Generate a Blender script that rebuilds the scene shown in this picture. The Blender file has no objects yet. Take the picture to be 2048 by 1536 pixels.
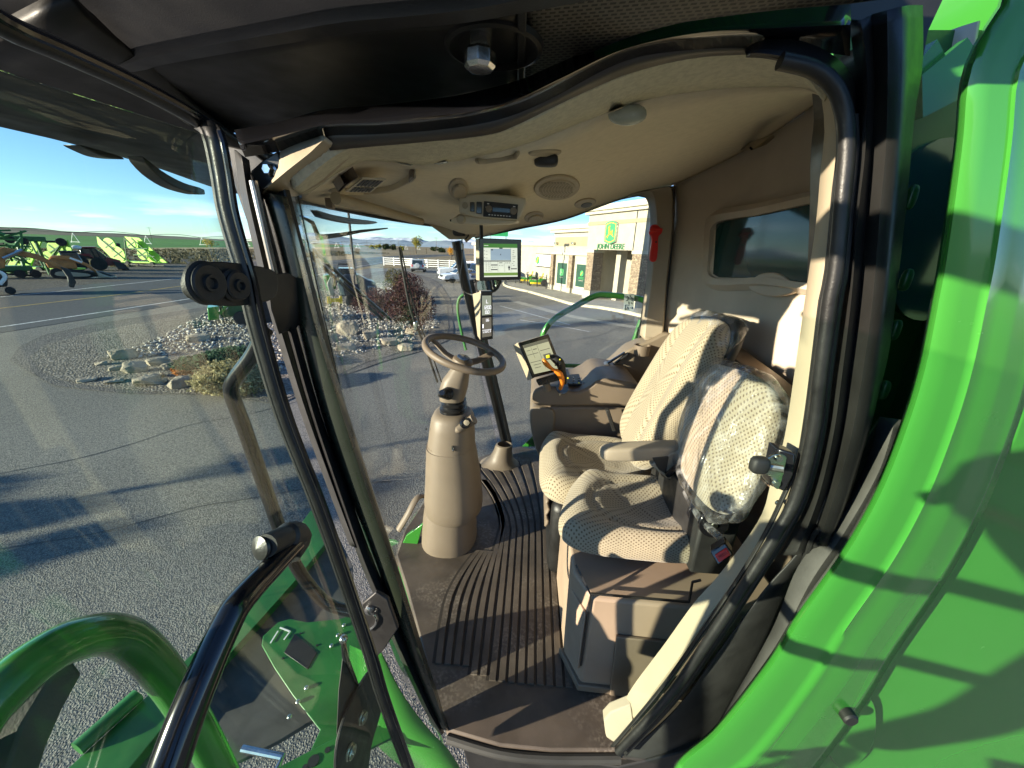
import bpy, bmesh, math, random
from mathutils import Vector, Matrix, Euler
from mathutils import noise as mnoise
random.seed(7)
R = math.radians
PI = math.pi
SC = bpy.context.scene
COL = SC.collection
# ------------------------------------------------------------------ camera model (one place, used to measure the photo)
F = 770.0; PITCH = R(19.2); YAW = R(2.7); ROLL = R(2.0); CZ = 3.5
_f = Vector((-math.sin(YAW)*math.cos(PITCH), math.cos(YAW)*math.cos(PITCH), -math.sin(PITCH)))
_r0 = Vector((math.cos(YAW), math.sin(YAW), 0)); _u0 = _r0.cross(_f)
_r = _r0*math.cos(ROLL) + _u0*math.sin(ROLL); _u = -_r0*math.sin(ROLL) + _u0*math.cos(ROLL)
def W(px, py, X=None, Y=None, Z=None):
    """world point seen at photo pixel (px, py) where it meets the plane X=, Y= or Z="""
    d = _f + _r*((px-1024)/F) - _u*((py-768)/F)
    t = X/d.x if X is not None else (Y/d.y if Y is not None else (Z-CZ)/d.z)
    return Vector((t*d.x, t*d.y, CZ+t*d.z))
def WL(l, **k):
    return [W(a[0], a[1], **(dict(Y=a[2]) if len(a) > 2 else k)) for a in l]
SUN_DIR = Vector((0.88, 0.47, -0.205)).normalized()     # the way the light travels

# ------------------------------------------------------------------ materials
def _nt(name):
    m = bpy.data.materials.new(name); m.use_nodes = True
    nt = m.node_tree; nt.nodes.clear()
    return m, nt, nt.nodes, nt.links
def N(nt, t, **k):
    n = nt.nodes.new('ShaderNode'+t)
    for a, b in k.items(): setattr(n, a, b)
    return n
def rgba(c): return (c[0], c[1], c[2], 1)
def mat(name, base, rough=.5, metal=0, var=.12, vs=6, bump=0, bs=200, coat=0, c2=None, coord='Object', spec=.5, rv=.15, bdist=.002):
    m, nt, nd, L = _nt(name)
    out = N(nt, 'OutputMaterial'); b = N(nt, 'BsdfPrincipled')
    L.new(b.outputs[0], out.inputs[0])
    tc = N(nt, 'TexCoord'); n1 = N(nt, 'TexNoise'); n1.inputs['Scale'].default_value = vs; n1.inputs['Detail'].default_value = 6
    L.new(tc.outputs[coord], n1.inputs['Vector'])
    rp = N(nt, 'ValToRGB'); L.new(n1.outputs[0], rp.inputs[0])
    c2 = c2 or tuple(x*(1-var*2) for x in base)
    rp.color_ramp.elements[0].position = .3; rp.color_ramp.elements[0].color = rgba(c2)
    rp.color_ramp.elements[1].position = .62; rp.color_ramp.elements[1].color = rgba(base)
    L.new(rp.outputs[0], b.inputs['Base Color'])
    mr = N(nt, 'MapRange'); mr.inputs[1].default_value = .3; mr.inputs[2].default_value = .7
    mr.inputs[3].default_value = max(0, rough-rv*rough); mr.inputs[4].default_value = min(1, rough+rv*rough)
    n3 = N(nt, 'TexNoise'); n3.inputs['Scale'].default_value = vs*3.1; n3.inputs['Detail'].default_value = 5
    L.new(tc.outputs[coord], n3.inputs['Vector'])
    L.new(n3.outputs[0], mr.inputs[0]); L.new(mr.outputs[0], b.inputs['Roughness'])
    b.inputs['Metallic'].default_value = metal; b.inputs['Coat Weight'].default_value = coat
    b.inputs['Coat Roughness'].default_value = .06
    b.inputs['Specular IOR Level'].default_value = spec
    if bump:
        n2 = N(nt, 'TexNoise'); n2.inputs['Scale'].default_value = bs; n2.inputs['Detail'].default_value = 3
        L.new(tc.outputs[coord], n2.inputs['Vector'])
        bp = N(nt, 'Bump'); bp.inputs['Strength'].default_value = bump; bp.inputs['Distance'].default_value = bdist
        L.new(n2.outputs[0], bp.inputs['Height']); L.new(bp.outputs[0], b.inputs['Normal'])
    return m
def emit(name, c, s=1.0):
    m, nt, nd, L = _nt(name)
    out = N(nt, 'OutputMaterial'); b = N(nt, 'BsdfPrincipled'); L.new(b.outputs[0], out.inputs[0])
    b.inputs['Base Color'].default_value = rgba(tuple(x*.3 for x in c)); b.inputs['Roughness'].default_value = .25
    b.inputs['Emission Color'].default_value = rgba(c); b.inputs['Emission Strength'].default_value = s
    return m
def schlick(nt, k=1.0, f0=.04):
    # plain Fresnel reflectance of a thin pane, the same from both sides
    L = nt.links; ge = N(nt, 'NewGeometry'); dp = N(nt, 'VectorMath', operation='DOT_PRODUCT'); L.new(ge.outputs['Normal'], dp.inputs[0]); L.new(ge.outputs['Incoming'], dp.inputs[1])
    ab = N(nt, 'Math', operation='ABSOLUTE'); L.new(dp.outputs['Value'], ab.inputs[0])
    om = N(nt, 'Math', operation='SUBTRACT'); om.inputs[0].default_value = 1; L.new(ab.outputs[0], om.inputs[1])
    pw = N(nt, 'Math', operation='POWER'); pw.inputs[1].default_value = 5; L.new(om.outputs[0], pw.inputs[0])
    ma = N(nt, 'Math', operation='MULTIPLY_ADD'); ma.inputs[1].default_value = (1-f0)*k; ma.inputs[2].default_value = f0*k; ma.use_clamp = True
    L.new(pw.outputs[0], ma.inputs[0]); return ma
def glass(name, tint=(.86, .94, .9), dirt=.02, refl=1.0, streak=(3, 3, .6)):
    m, nt, nd, L = _nt(name)
    out = N(nt, 'OutputMaterial'); tr = N(nt, 'BsdfTransparent'); gl = N(nt, 'BsdfGlossy'); mx = N(nt, 'MixShader')
    tr.inputs[0].default_value = rgba(tint); gl.inputs['Roughness'].default_value = 0.0
    mm = schlick(nt, refl)
    L.new(mm.outputs[0], mx.inputs[0]); L.new(tr.outputs[0], mx.inputs[1]); L.new(gl.outputs[0], mx.inputs[2])
    df = N(nt, 'BsdfDiffuse'); df.inputs[0].default_value = (.8, .8, .78, 1); m2 = N(nt, 'MixShader')
    tc = N(nt, 'TexCoord'); mp = N(nt, 'Mapping'); mp.inputs['Scale'].default_value = streak
    n1 = N(nt, 'TexNoise'); n1.inputs['Scale'].default_value = 7; n1.inputs['Detail'].default_value = 8; n1.inputs['Roughness'].default_value = .7
    L.new(tc.outputs['Object'], mp.inputs[0]); L.new(mp.outputs[0], n1.inputs['Vector'])
    mr = N(nt, 'MapRange'); mr.inputs[1].default_value = .45; mr.inputs[2].default_value = .8; mr.inputs[3].default_value = dirt*.25; mr.inputs[4].default_value = dirt*3
    L.new(n1.outputs[0], mr.inputs[0]); L.new(mr.outputs[0], m2.inputs[0])
    L.new(mx.outputs[0], m2.inputs[1]); L.new(df.outputs[0], m2.inputs[2]); L.new(m2.outputs[0], out.inputs[0])
    return m
# ------------------------------------------------------------------ mesh builder
class MB:
    def __init__(s): s.v = []; s.f = []; s.uv = []; s.hasuv = False
    def add(s, vs, fs, uvs=None):
        o = len(s.v); s.v += [Vector(v) for v in vs]; s.f += [tuple(i+o for i in f) for f in fs]
        if uvs: s.hasuv = True
        s.uv += (uvs if uvs else [(0, 0)]*len(vs))
        return s
    def grid(s, P, cu=False, cv=False, uv=None):
        n = len(P); m = len(P[0]); fs = []
        for i in range(n if cu else n-1):
            for j in range(m if cv else m-1):
                i2 = (i+1) % n; j2 = (j+1) % m
                fs.append((i*m+j, i2*m+j, i2*m+j2, i*m+j2))
        return s.add([p for r in P for p in r], fs, [u for r in uv for u in r] if uv else None)
    def tube(s, pts, r, seg=12, caps=True, ell=None, up=None, closed=False):
        pts = [Vector(p) for p in pts]; n = len(pts)
        rr = r if isinstance(r, (list, tuple)) else [r]*n
        T = []
        for i in range(n):
            a = pts[(i-1) % n] if (i > 0 or closed) else pts[0]; b = pts[(i+1) % n] if (i < n-1 or closed) else pts[-1]
            T.append((b-a).normalized())
        u = Vector(up) if up else (Vector((0, 0, 1)) if abs(T[0].z) < .9 else Vector((1, 0, 0)))
        rings = []; nrm = (u - T[0]*u.dot(T[0])).normalized()
        for i in range(n):
            if up: nrm = (Vector(up) - T[i]*Vector(up).dot(T[i])).normalized()
            else: nrm = (nrm - T[i]*nrm.dot(T[i])).normalized()
            b = T[i].cross(nrm); a1, b1 = (ell if ell else (1, 1))
            rings.append([pts[i] + nrm*(math.cos(2*PI*k/seg)*rr[i]*a1) + b*(math.sin(2*PI*k/seg)*rr[i]*b1) for k in range(seg)])
        o = len(s.v); s.grid(rings, cu=closed, cv=True)
        if caps and not closed:
            s.f.append(tuple(o+k for k in range(seg))[::-1]); s.f.append(tuple(o+(n-1)*seg+k for k in range(seg)))
        return s
    def bar(s, a, b, w, h, up=(0, 0, 1)):
        a = Vector(a); b = Vector(b); t = (b-a).normalized(); u = Vector(up); 
        if abs(t.dot(u)) > .98: u = Vector((1, 0, 0))
        sd = t.cross(u).normalized(); u = sd.cross(t).normalized()
        vs = [p + sd*(x*w/2) + u*(y*h/2) for p in (a, b) for x, y in ((-1, -1), (1, -1), (1, 1), (-1, 1))]
        return s.add(vs, [(0, 1, 2, 3), (7, 6, 5, 4), (0, 4, 5, 1), (1, 5, 6, 2), (2, 6, 7, 3), (3, 7, 4, 0)])
    def box(s, c, d, M=None):
        c = Vector(c); M = M or Matrix.Identity(3); M = M.to_3x3()
        vs = [c + M @ Vector((x*d[0]/2, y*d[1]/2, z*d[2]/2)) for x in (-1, 1) for y in (-1, 1) for z in (-1, 1)]
        return s.add(vs, [(0, 1, 3, 2), (4, 6, 7, 5), (0, 4, 5, 1), (2, 3, 7, 6), (0, 2, 6, 4), (1, 5, 7, 3)])
    def prism(s, poly, vec):
        vec = Vector(vec); n = len(poly); a = [Vector(p) for p in poly]; b = [p+vec for p in a]
        fs = [tuple(range(n))[::-1], tuple(range(n, 2*n))] + [(i, (i+1) % n, n+(i+1) % n, n+i) for i in range(n)]
        return s.add(a+b, fs)
    def lathe(s, prof, c, axis=(0, 0, 1), seg=20, up=None):
        ax = Vector(axis).normalized(); u = Vector(up) if up else (Vector((1, 0, 0)) if abs(ax.x) < .9 else Vector((0, 1, 0)))
        u = (u-ax*u.dot(ax)).normalized(); w = ax.cross(u); c = Vector(c)
        o = len(s.v); P = [[c+ax*z+(u*math.cos(2*PI*k/seg)+w*math.sin(2*PI*k/seg))*r for k in range(seg)] for r, z in prof]
        s.grid(P, cv=True)
        s.f.append(tuple(o+k for k in range(seg))[::-1]); s.f.append(tuple(o+(len(prof)-1)*seg+k for k in range(seg)))
        return s
    def ball(s, c, r, seg=12, sq=(1, 1, 1), e=1.0, M=None, nz=0, ns=1, seed=0):
        c = Vector(c); P = []; M = M or Matrix.Identity(3)
        def pw(x): return math.copysign(abs(x)**e, x)
        for i in range(seg+1):
            th = -PI/2+PI*i/seg; row = []
            for k in range(seg*2):
                ph = PI*k/seg
                p = Vector((pw(math.cos(th))*pw(math.cos(ph))*sq[0], pw(math.cos(th))*pw(math.sin(ph))*sq[1], pw(math.sin(th))*sq[2]))*r
                if nz: p = p*(1+nz*mnoise.noise(p*ns/r+Vector((seed, seed*.7, 3))))
                row.append(c+M@p)
            P.append(row)
        return s.grid(P, cv=True)
    def obj(s, name, m, parent=None, smooth=True, solid=0, bevel=0, subsurf=0, off=0, auto=35, bseg=2, weld=True):
        me = bpy.data.meshes.new(name); me.from_pydata([tuple(v) for v in s.v], [], s.f)
        if s.hasuv:
            ul = me.uv_layers.new(name='UVMap')
            for l in me.loops: ul.data[l.index].uv = s.uv[l.vertex_index]
        bm = bmesh.new(); bm.from_mesh(me)
        if weld: bmesh.ops.remove_doubles(bm, verts=bm.verts, dist=1e-5)
        if not solid: bmesh.ops.recalc_face_normals(bm, faces=bm.faces)
        if smooth:
            for f in bm.faces: f.smooth = True
            for e in bm.edges:
                if len(e.link_faces) == 2 and e.calc_face_angle(0) > R(auto): e.smooth = False
        bm.to_mesh(me); bm.free()
        for mm in (m if isinstance(m, (list, tuple)) else [m]): me.materials.append(mm)
        o = bpy.data.objects.new(name, me); COL.objects.link(o)
        if subsurf:
            md = o.modifiers.new('s', 'SUBSURF'); md.levels = subsurf; md.render_levels = subsurf
        if solid:
            md = o.modifiers.new('t', 'SOLIDIFY'); md.thickness = solid; md.offset = off
        if bevel:
            md = o.modifiers.new('b', 'BEVEL'); md.width = bevel; md.segments = bseg; md.limit_method = 'ANGLE'; md.angle_limit = R(40)
        if parent is not None: attach(o, parent)
        return o
def attach(o, parent):
    o.parent = parent
    w = Matrix.Translation(parent.get('_w', (0, 0, 0)))
    if '_w' in parent.keys(): o.matrix_parent_inverse = w.inverted()
def thing(name, label, cat, loc=(0, 0, 0), group=None, rz=0):
    o = bpy.data.objects.new(name, None); COL.objects.link(o); o.location = loc; o.rotation_euler = (0, 0, rz)
    o.empty_display_size = .2; o['label'] = label; o['category'] = cat
    if group: o['group'] = group
    return o
def tag(o, label, cat, group=None, kind=None):
    if label: o['label'] = label
    if cat: o['category'] = cat
    if group: o['group'] = group
    if kind: o['kind'] = kind
    return o
def struct(o): o['kind'] = 'structure'; return o
def cat(pts, n=40, closed=False):
    """Catmull-Rom through the points, resampled to n evenly spaced points"""
    p = [Vector(q) for q in pts]; out = []; m = len(p)
    if m == 2 and not closed: return [p[0].lerp(p[1], i/(n-1)) for i in range(n)]
    for i in range(m if closed else m-1):
        if closed: a, b, c, d = p[i-1], p[i], p[(i+1) % m], p[(i+2) % m]
        else: a, b, c, d = p[max(i-1, 0)], p[i], p[i+1], p[min(i+2, m-1)]
        k = 12
        for j in range(k):
            t = j/k
            out.append(.5*((2*b)+(-a+c)*t+(2*a-5*b+4*c-d)*t*t+(-a+3*b-3*c+d)*t**3))
    out.append(p[0].copy() if closed else p[-1].copy())
    return resample(out, n+1 if closed else n)[:n]
def resample(p, n):
    p = [Vector(q) for q in p]; L = [0]
    for i in range(1, len(p)): L.append(L[-1]+(p[i]-p[i-1]).length)
    out = []; j = 0
    for i in range(n):
        t = L[-1]*i/(n-1)
        while j < len(p)-2 and L[j+1] < t: j += 1
        q = (t-L[j])/max(L[j+1]-L[j], 1e-9); out.append(p[j].lerp(p[j+1], min(max(q, 0), 1)))
    return out
def loft(lines, n=40, smooth=True):
    return [cat(l, n) if smooth else resample(l, n) for l in lines]
def basis(x, y, z=None):
    x = Vector(x).normalized(); y = Vector(y); y = (y-x*y.dot(x)).normalized(); z = x.cross(y)
    return Matrix((x, y, z)).transposed()
def text_mesh(txt, size, M, loc, name, m, parent, depth=.002, align='CENTER', sx=1.0, shear=0):
    cu = bpy.data.curves.new('t', 'FONT'); cu.body = txt; cu.size = size; cu.extrude = depth/2; cu.align_x = align; cu.align_y = 'CENTER'; cu.shear = shear
    cu.resolution_u = 3
    to = bpy.data.objects.new('t', cu); COL.objects.link(to)
    bpy.context.view_layer.update()
    me = bpy.data.meshes.new_from_object(to); bpy.data.objects.remove(to)
    M4 = M.to_4x4(); M4.translation = Vector(loc)
    me.transform(M4 @ Matrix.Diagonal((sx, 1, 1, 1)))
    me.materials.clear(); me.materials.append(m); me.name = name
    o = bpy.data.objects.new(name, me); COL.objects.link(o)
    if parent is not None: attach(o, parent)
    return o
def copy_tree(o, parent=None):
    c = o.copy(); COL.objects.link(c)
    if parent is not None: c.parent = parent
    for ch in list(o.children): copy_tree(ch, c)
    return c
SKY_STRENGTH = .085; SUN_E = 4.6; EXPO = 1.66; CLOUD = (9.5, 9.0, 8.6, 1)
M = {}
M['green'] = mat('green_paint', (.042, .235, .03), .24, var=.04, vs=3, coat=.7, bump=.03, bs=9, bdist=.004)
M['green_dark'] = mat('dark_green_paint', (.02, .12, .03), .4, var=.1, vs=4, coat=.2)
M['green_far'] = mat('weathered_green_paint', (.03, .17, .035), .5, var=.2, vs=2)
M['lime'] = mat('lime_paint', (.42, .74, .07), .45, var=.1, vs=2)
M['green_shaded'] = mat('shaded_green_steel', (.03, .17, .03), .42, var=.2, vs=7, coat=.2, bump=.1, bs=40)  # green darkened to carry the shade under the cab, rougher surface
M['yellow'] = mat('yellow_paint', (.75, .55, .03), .4, var=.1, vs=3)
M['orange_m'] = mat('orange_machine_paint', (.5, .2, .05), .5, var=.25, vs=2)
M['red_m'] = mat('dark_red_paint', (.22, .015, .02), .35, var=.15, vs=2, coat=.3)
M['steel'] = mat('bright_steel', (.62, .63, .62), .22, metal=1, var=.1, vs=30, bump=.05, bs=200)
M['zinc'] = mat('zinc_plate', (.55, .58, .5), .3, metal=1, var=.2, vs=25)
M['black'] = mat('satin_black_frame', (.022, .022, .021), .36, var=.2, vs=8, bump=.06, bs=350, rv=.2)
M['black_gloss'] = mat('gloss_black', (.01, .01, .012), .16, var=.1, vs=8, coat=.3)
M['black_pl'] = mat('black_textured_plastic', (.018, .018, .018), .55, var=.2, vs=9, bump=.25, bs=500)
M['rubber'] = mat('black_rubber_seal', (.016, .016, .016), .42, var=.3, vs=14, bump=.2, bs=260)
M['rubber_grey'] = mat('grey_rubber_sheet', (.085, .083, .078), .75, var=.2, vs=10, bump=.3, bs=300)
M['roof'] = mat('dark_roof_plastic', (.009, .009, .0095), .5, var=.2, vs=5, bump=.12, bs=420, spec=.3)
M['roof_blue'] = mat('sky_tinted_black_fascia', (.004, .0045, .008), .5, var=.15, vs=6, bump=.15, bs=500)  # slight blue stands in for sky reflected in the black fascia
M['tan'] = mat('tan_cab_plastic', (.195, .155, .112), .5, var=.06, vs=5, bump=.12, bs=600)
M['tan_d'] = mat('brown_cab_plastic', (.185, .142, .104), .5, var=.07, vs=5, bump=.12, bs=600)
M['box'] = mat('pinkish_tan_box', (.36, .27, .195), .5, var=.06, vs=5, bump=.12, bs=600)
M['liner_l'] = mat('pale_cream_plastic', (.58, .51, .38), .5, var=.04, vs=6)
M['cream'] = mat('cream_cab_trim', (.38, .32, .225), .55, var=.05, vs=5, bump=.1, bs=500)
M['rear'] = mat('beige_rear_lining', (.57, .48, .37), .75, var=.07, vs=4, bump=.15, bs=500)
M['post'] = mat('grey_beige_post_trim', (.38, .32, .24), .6, var=.05, vs=5, bump=.1, bs=500)
M['liner'] = mat('felt_headliner', (.72, .645, .50), .95, var=.04, vs=45, bump=.35, bs=380, spec=.1, bdist=.003)
M['liner_g'] = mat('fuzzy_headliner_edge', (.64, .61, .48), .98, var=.09, vs=90, bump=.7, bs=300, spec=.1, bdist=.004)
M['floor'] = mat('brown_floor_rubber', (.115, .092, .072), .6, var=.22, vs=7, bump=.2, bs=300, rv=.3)
def dusty(m):
    nt = m.node_tree; L = nt.links; b = next(n for n in nt.nodes if n.type == 'BSDF_PRINCIPLED'); src = b.inputs['Base Color'].links[0].from_socket
    tc = N(nt, 'TexCoord'); n1 = N(nt, 'TexNoise'); n1.inputs['Scale'].default_value = 5; n1.inputs['Detail'].default_value = 3; n2 = N(nt, 'TexNoise'); n2.inputs['Scale'].default_value = 90; n2.inputs['Detail'].default_value = 8
    L.new(tc.outputs['Object'], n1.inputs[0]); L.new(tc.outputs['Object'], n2.inputs[0])
    a = N(nt, 'MapRange'); a.inputs[1].default_value = .52; a.inputs[2].default_value = .66; L.new(n1.outputs[0], a.inputs[0]); c = N(nt, 'MapRange'); c.inputs[1].default_value = .45; c.inputs[2].default_value = .7; c.inputs[4].default_value = .55; L.new(n2.outputs[0], c.inputs[0])
    mu = N(nt, 'Math', operation='MULTIPLY'); L.new(a.outputs[0], mu.inputs[0]); L.new(c.outputs[0], mu.inputs[1])
    mx = N(nt, 'MixRGB'); mx.inputs[2].default_value = (.30, .26, .21, 1); L.new(mu.outputs[0], mx.inputs[0]); L.new(src, mx.inputs[1]); L.new(mx.outputs[0], b.inputs['Base Color'])
dusty(M['floor'])
M['groove'] = mat('groove_shade_brown', (.04, .032, .025), .7, var=.1)
M['orange'] = mat('orange_lever', (.85, .25, .02), .4, var=.04)
M['ylw'] = mat('yellow_button', (.85, .75, .03), .4, var=.03)
M['redp'] = mat('red_plastic', (.7, .03, .025), .35, var=.04)
M['white'] = mat('white_paint', (.8, .8, .78), .4, var=.04)
M['sticker'] = mat('white_sticker', (.8, .8, .8), .5, var=.03)
M['ink'] = mat('black_ink', (.02, .02, .02), .5, var=.05)
M['lens'] = mat('frosted_lamp_lens', (.42, .46, .40), .25, var=.08, vs=20, coat=.3)
M['tyre'] = mat('black_tyre', (.02, .02, .02), .8, var=.3, vs=6)
M['dirt_steel'] = mat('dirty_dark_machinery', (.05, .05, .045), .7, var=.4, vs=2)
M['glass'] = glass('door_glass', (.86, .93, .90), .003, refl=.85)
M['wglass'] = glass('windshield_glass', (.94, .975, .96), .003, refl=1.5, streak=(3, 3, .25))
M['rglass'] = mat('tinted_rear_glass', (.012, .06, .06), .07, var=.1, vs=3, spec=.55)
M['dkglass'] = mat('dark_machine_window', (.02, .03, .035), .08, var=.1, vs=2, coat=.5, spec=.8)
def fabric(name, c1, c2, p=.0103, q=.0088):
    m, nt, nd, L = _nt(name)
    out = N(nt, 'OutputMaterial'); b = N(nt, 'BsdfPrincipled'); L.new(b.outputs[0], out.inputs[0])
    b.inputs['Roughness'].default_value = .95; b.inputs['Specular IOR Level'].default_value = .15
    b.inputs['Sheen Weight'].default_value = .25
    uv = N(nt, 'UVMap'); sp = N(nt, 'SeparateXYZ'); L.new(uv.outputs[0], sp.inputs[0])
    def c(o, k):
        a = N(nt, 'Math', operation='MULTIPLY'); a.inputs[1].default_value = 2*PI/k; L.new(sp.outputs[o], a.inputs[0])
        d = N(nt, 'Math', operation='COSINE'); L.new(a.outputs[0], d.inputs[0]); return d
    x = c(0, p*1.6); y = c(1, q*1.6); mu = N(nt, 'Math', operation='MULTIPLY'); L.new(x.outputs[0], mu.inputs[0]); L.new(y.outputs[0], mu.inputs[1])
    rp = N(nt, 'ValToRGB'); rp.color_ramp.elements[0].position = .28; rp.color_ramp.elements[0].color = rgba(c1)
    rp.color_ramp.elements[1].position = .72; rp.color_ramp.elements[1].color = rgba(c2); L.new(mu.outputs[0], rp.inputs[0])
    tc = N(nt, 'TexCoord'); n = N(nt, 'TexNoise'); n.inputs['Scale'].default_value = 5; n.inputs['Detail'].default_value = 4
    L.new(tc.outputs['Object'], n.inputs['Vector'])
    mx = N(nt, 'MixRGB', blend_type='MULTIPLY'); mx.inputs[0].default_value = .35
    L.new(rp.outputs[0], mx.inputs[1]); L.new(n.outputs[0], mx.inputs[2]); L.new(mx.outputs[0], b.inputs['Base Color'])
    bp = N(nt, 'Bump'); bp.inputs['Strength'].default_value = .8; bp.inputs['Distance'].default_value = .002; bp.invert = True
    L.new(rp.outputs[0], bp.inputs['Height'])
    n2 = N(nt, 'TexNoise'); n2.inputs['Scale'].default_value = 26; L.new(tc.outputs['Object'], n2.inputs['Vector'])
    b2 = N(nt, 'Bump'); b2.inputs['Strength'].default_value = .3; b2.inputs['Distance'].default_value = .006
    L.new(n2.outputs[0], b2.inputs['Height']); L.new(bp.outputs[0], b2.inputs['Normal']); L.new(b2.outputs[0], b.inputs['Normal'])
    bp.inputs['Height'].default_value = 0
    return m
M['fabric'] = fabric('dotted_seat_fabric', (.43, .37, .265), (.17, .125, .075))
def perf(name, sx=.012, sy=.02):
    """dark plate with rows of slots (real pattern of the perforated grille)"""
    m, nt, nd, L = _nt(name)
    out = N(nt, 'OutputMaterial'); b = N(nt, 'BsdfPrincipled'); L.new(b.outputs[0], out.inputs[0]); b.inputs['Roughness'].default_value = .5
    uv = N(nt, 'UVMap'); br = N(nt, 'TexBrick'); br.inputs['Scale'].default_value = 1.0
    br.inputs['Color1'].default_value = (.002, .002, .002, 1); br.inputs['Color2'].default_value = (.003, .003, .003, 1); br.inputs['Mortar'].default_value = (.10, .09, .075, 1)
    br.inputs['Brick Width'].default_value = sx; br.inputs['Row Height'].default_value = sy*.42; br.inputs['Mortar Size'].default_value = .0022; br.inputs['Mortar Smooth'].default_value = .2
    L.new(uv.outputs[0], br.inputs[0]); L.new(br.outputs[0], b.inputs['Base Color'])
    bp = N(nt, 'Bump'); bp.inputs['Strength'].default_value = 1; bp.inputs['Distance'].default_value = .003; L.new(br.outputs['Fac'], bp.inputs['Height']); L.new(bp.outputs[0], b.inputs['Normal'])
    return m
M['perf'] = perf('perforated_grille')
def plastic_film(name):
    m, nt, nd, L = _nt(name)
    out = N(nt, 'OutputMaterial'); tr = N(nt, 'BsdfTransparent'); tr.inputs[0].default_value = (.97, .97, .97, 1)
    gl = N(nt, 'BsdfGlossy'); gl.inputs['Roughness'].default_value = .12; df = N(nt, 'BsdfDiffuse'); df.inputs[0].default_value = (.85, .86, .86, 1)
    tc = N(nt, 'TexCoord'); mp = N(nt, 'Mapping'); mp.inputs['Scale'].default_value = (9, 9, 5); L.new(tc.outputs['Object'], mp.inputs[0])
    n = N(nt, 'TexNoise'); n.inputs['Scale'].default_value = 1.6; n.inputs['Detail'].default_value = 6; n.inputs['Distortion'].default_value = 1.6; L.new(mp.outputs[0], n.inputs['Vector'])
    bp = N(nt, 'Bump'); bp.inputs['Strength'].default_value = 1; bp.inputs['Distance'].default_value = .02; L.new(n.outputs[0], bp.inputs['Height']); L.new(bp.outputs[0], gl.inputs['Normal'])
    fr = schlick(nt, 1.6)
    m1 = N(nt, 'MixShader'); L.new(fr.outputs[0], m1.inputs[0]); L.new(tr.outputs[0], m1.inputs[1]); L.new(gl.outputs[0], m1.inputs[2])
    mr = N(nt, 'MapRange'); mr.inputs[1].default_value = .5; mr.inputs[2].default_value = .75; mr.inputs[3].default_value = .02; mr.inputs[4].default_value = .20; L.new(n.outputs[0], mr.inputs[0])
    m2 = N(nt, 'MixShader'); L.new(mr.outputs[0], m2.inputs[0]); L.new(m1.outputs[0], m2.inputs[1]); L.new(df.outputs[0], m2.inputs[2]); L.new(m2.outputs[0], out.inputs[0])
    return m
M['film'] = plastic_film('clear_plastic_film')
# =================================================================== the combine harvester: one thing, many parts
FZ = 2.03                                   # cab floor height
CB = thing('combine_harvester', 'large green combine harvester seen through its open cab door, tan seats and steering wheel inside', 'combine harvester', (.3, 1.6, 0))
CB['_w'] = (.3, 1.6, 0)
def part(mb, name, m, parent=None, **k): return mb.obj(name, m, parent if parent is not None else CB, **k)

# ---- opening ring, traced on the door plane (Y about .75)
ring_r = [(1494,105,.76),(1545,112,.76),(1600,133,.76),(1640,162,.76),(1658,187,.76),(1672,234,.75),(1676,300,.745),(1666,390,.74),(1651,547,.74),(1640,600,.74),(1622,746,.74),(1609,844,.74),(1594,925,.74),(1565,991,.74),(1534,1056,.74),(1482,1145,.74),(1400,1265,.745),(1321,1376,.75),(1223,1493,.75)]
ring_t = [(560,300,.78),(620,272,.78),(691,262,.77),(826,255,.76),(914,245,.76),(1001,226,.76),(1089,190,.76),(1180,142,.76),(1250,108,.76),(1384,98,.76),(1494,96,.76)]
# rubber bulb seal down the B post and along the bottom of the opening
def off(l, dx, dy=0, dY=0): return [(a+dx, b+dy, c+dY) for a, b, c in l]
sealc = [(1560,122,.735),(1625,138,.735),(1668,172,.735),(1690,230,.735),(1694,300,.73),(1686,390,.725),(1672,540,.72),(1661,600,.72),(1641,746,.72),(1630,844,.72),(1613,925,.72),(1590,1000,.72),(1555,1065,.72),(1502,1150,.72),(1425,1268,.72),(1340,1390,.73),(1236,1503,.74)]
frame = part(MB().grid(loft([WL(off(ring_r, -2)), WL([(a,b,c) for a,b,c in ring_r]), WL(off(ring_r, 6, 0, -.01))], 70)), 'door_frame', M['black'], solid=.004)
s = MB().tube(cat(WL(sealc), 110), .0118, 14); part(s, 'bulb_seal', M['rubber'], frame)
s = MB().tube(cat(WL(off(sealc[3:], 15, 2, .012)), 100), .008, 10); part(s, 'seal_lip', M['rubber'], frame)
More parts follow.
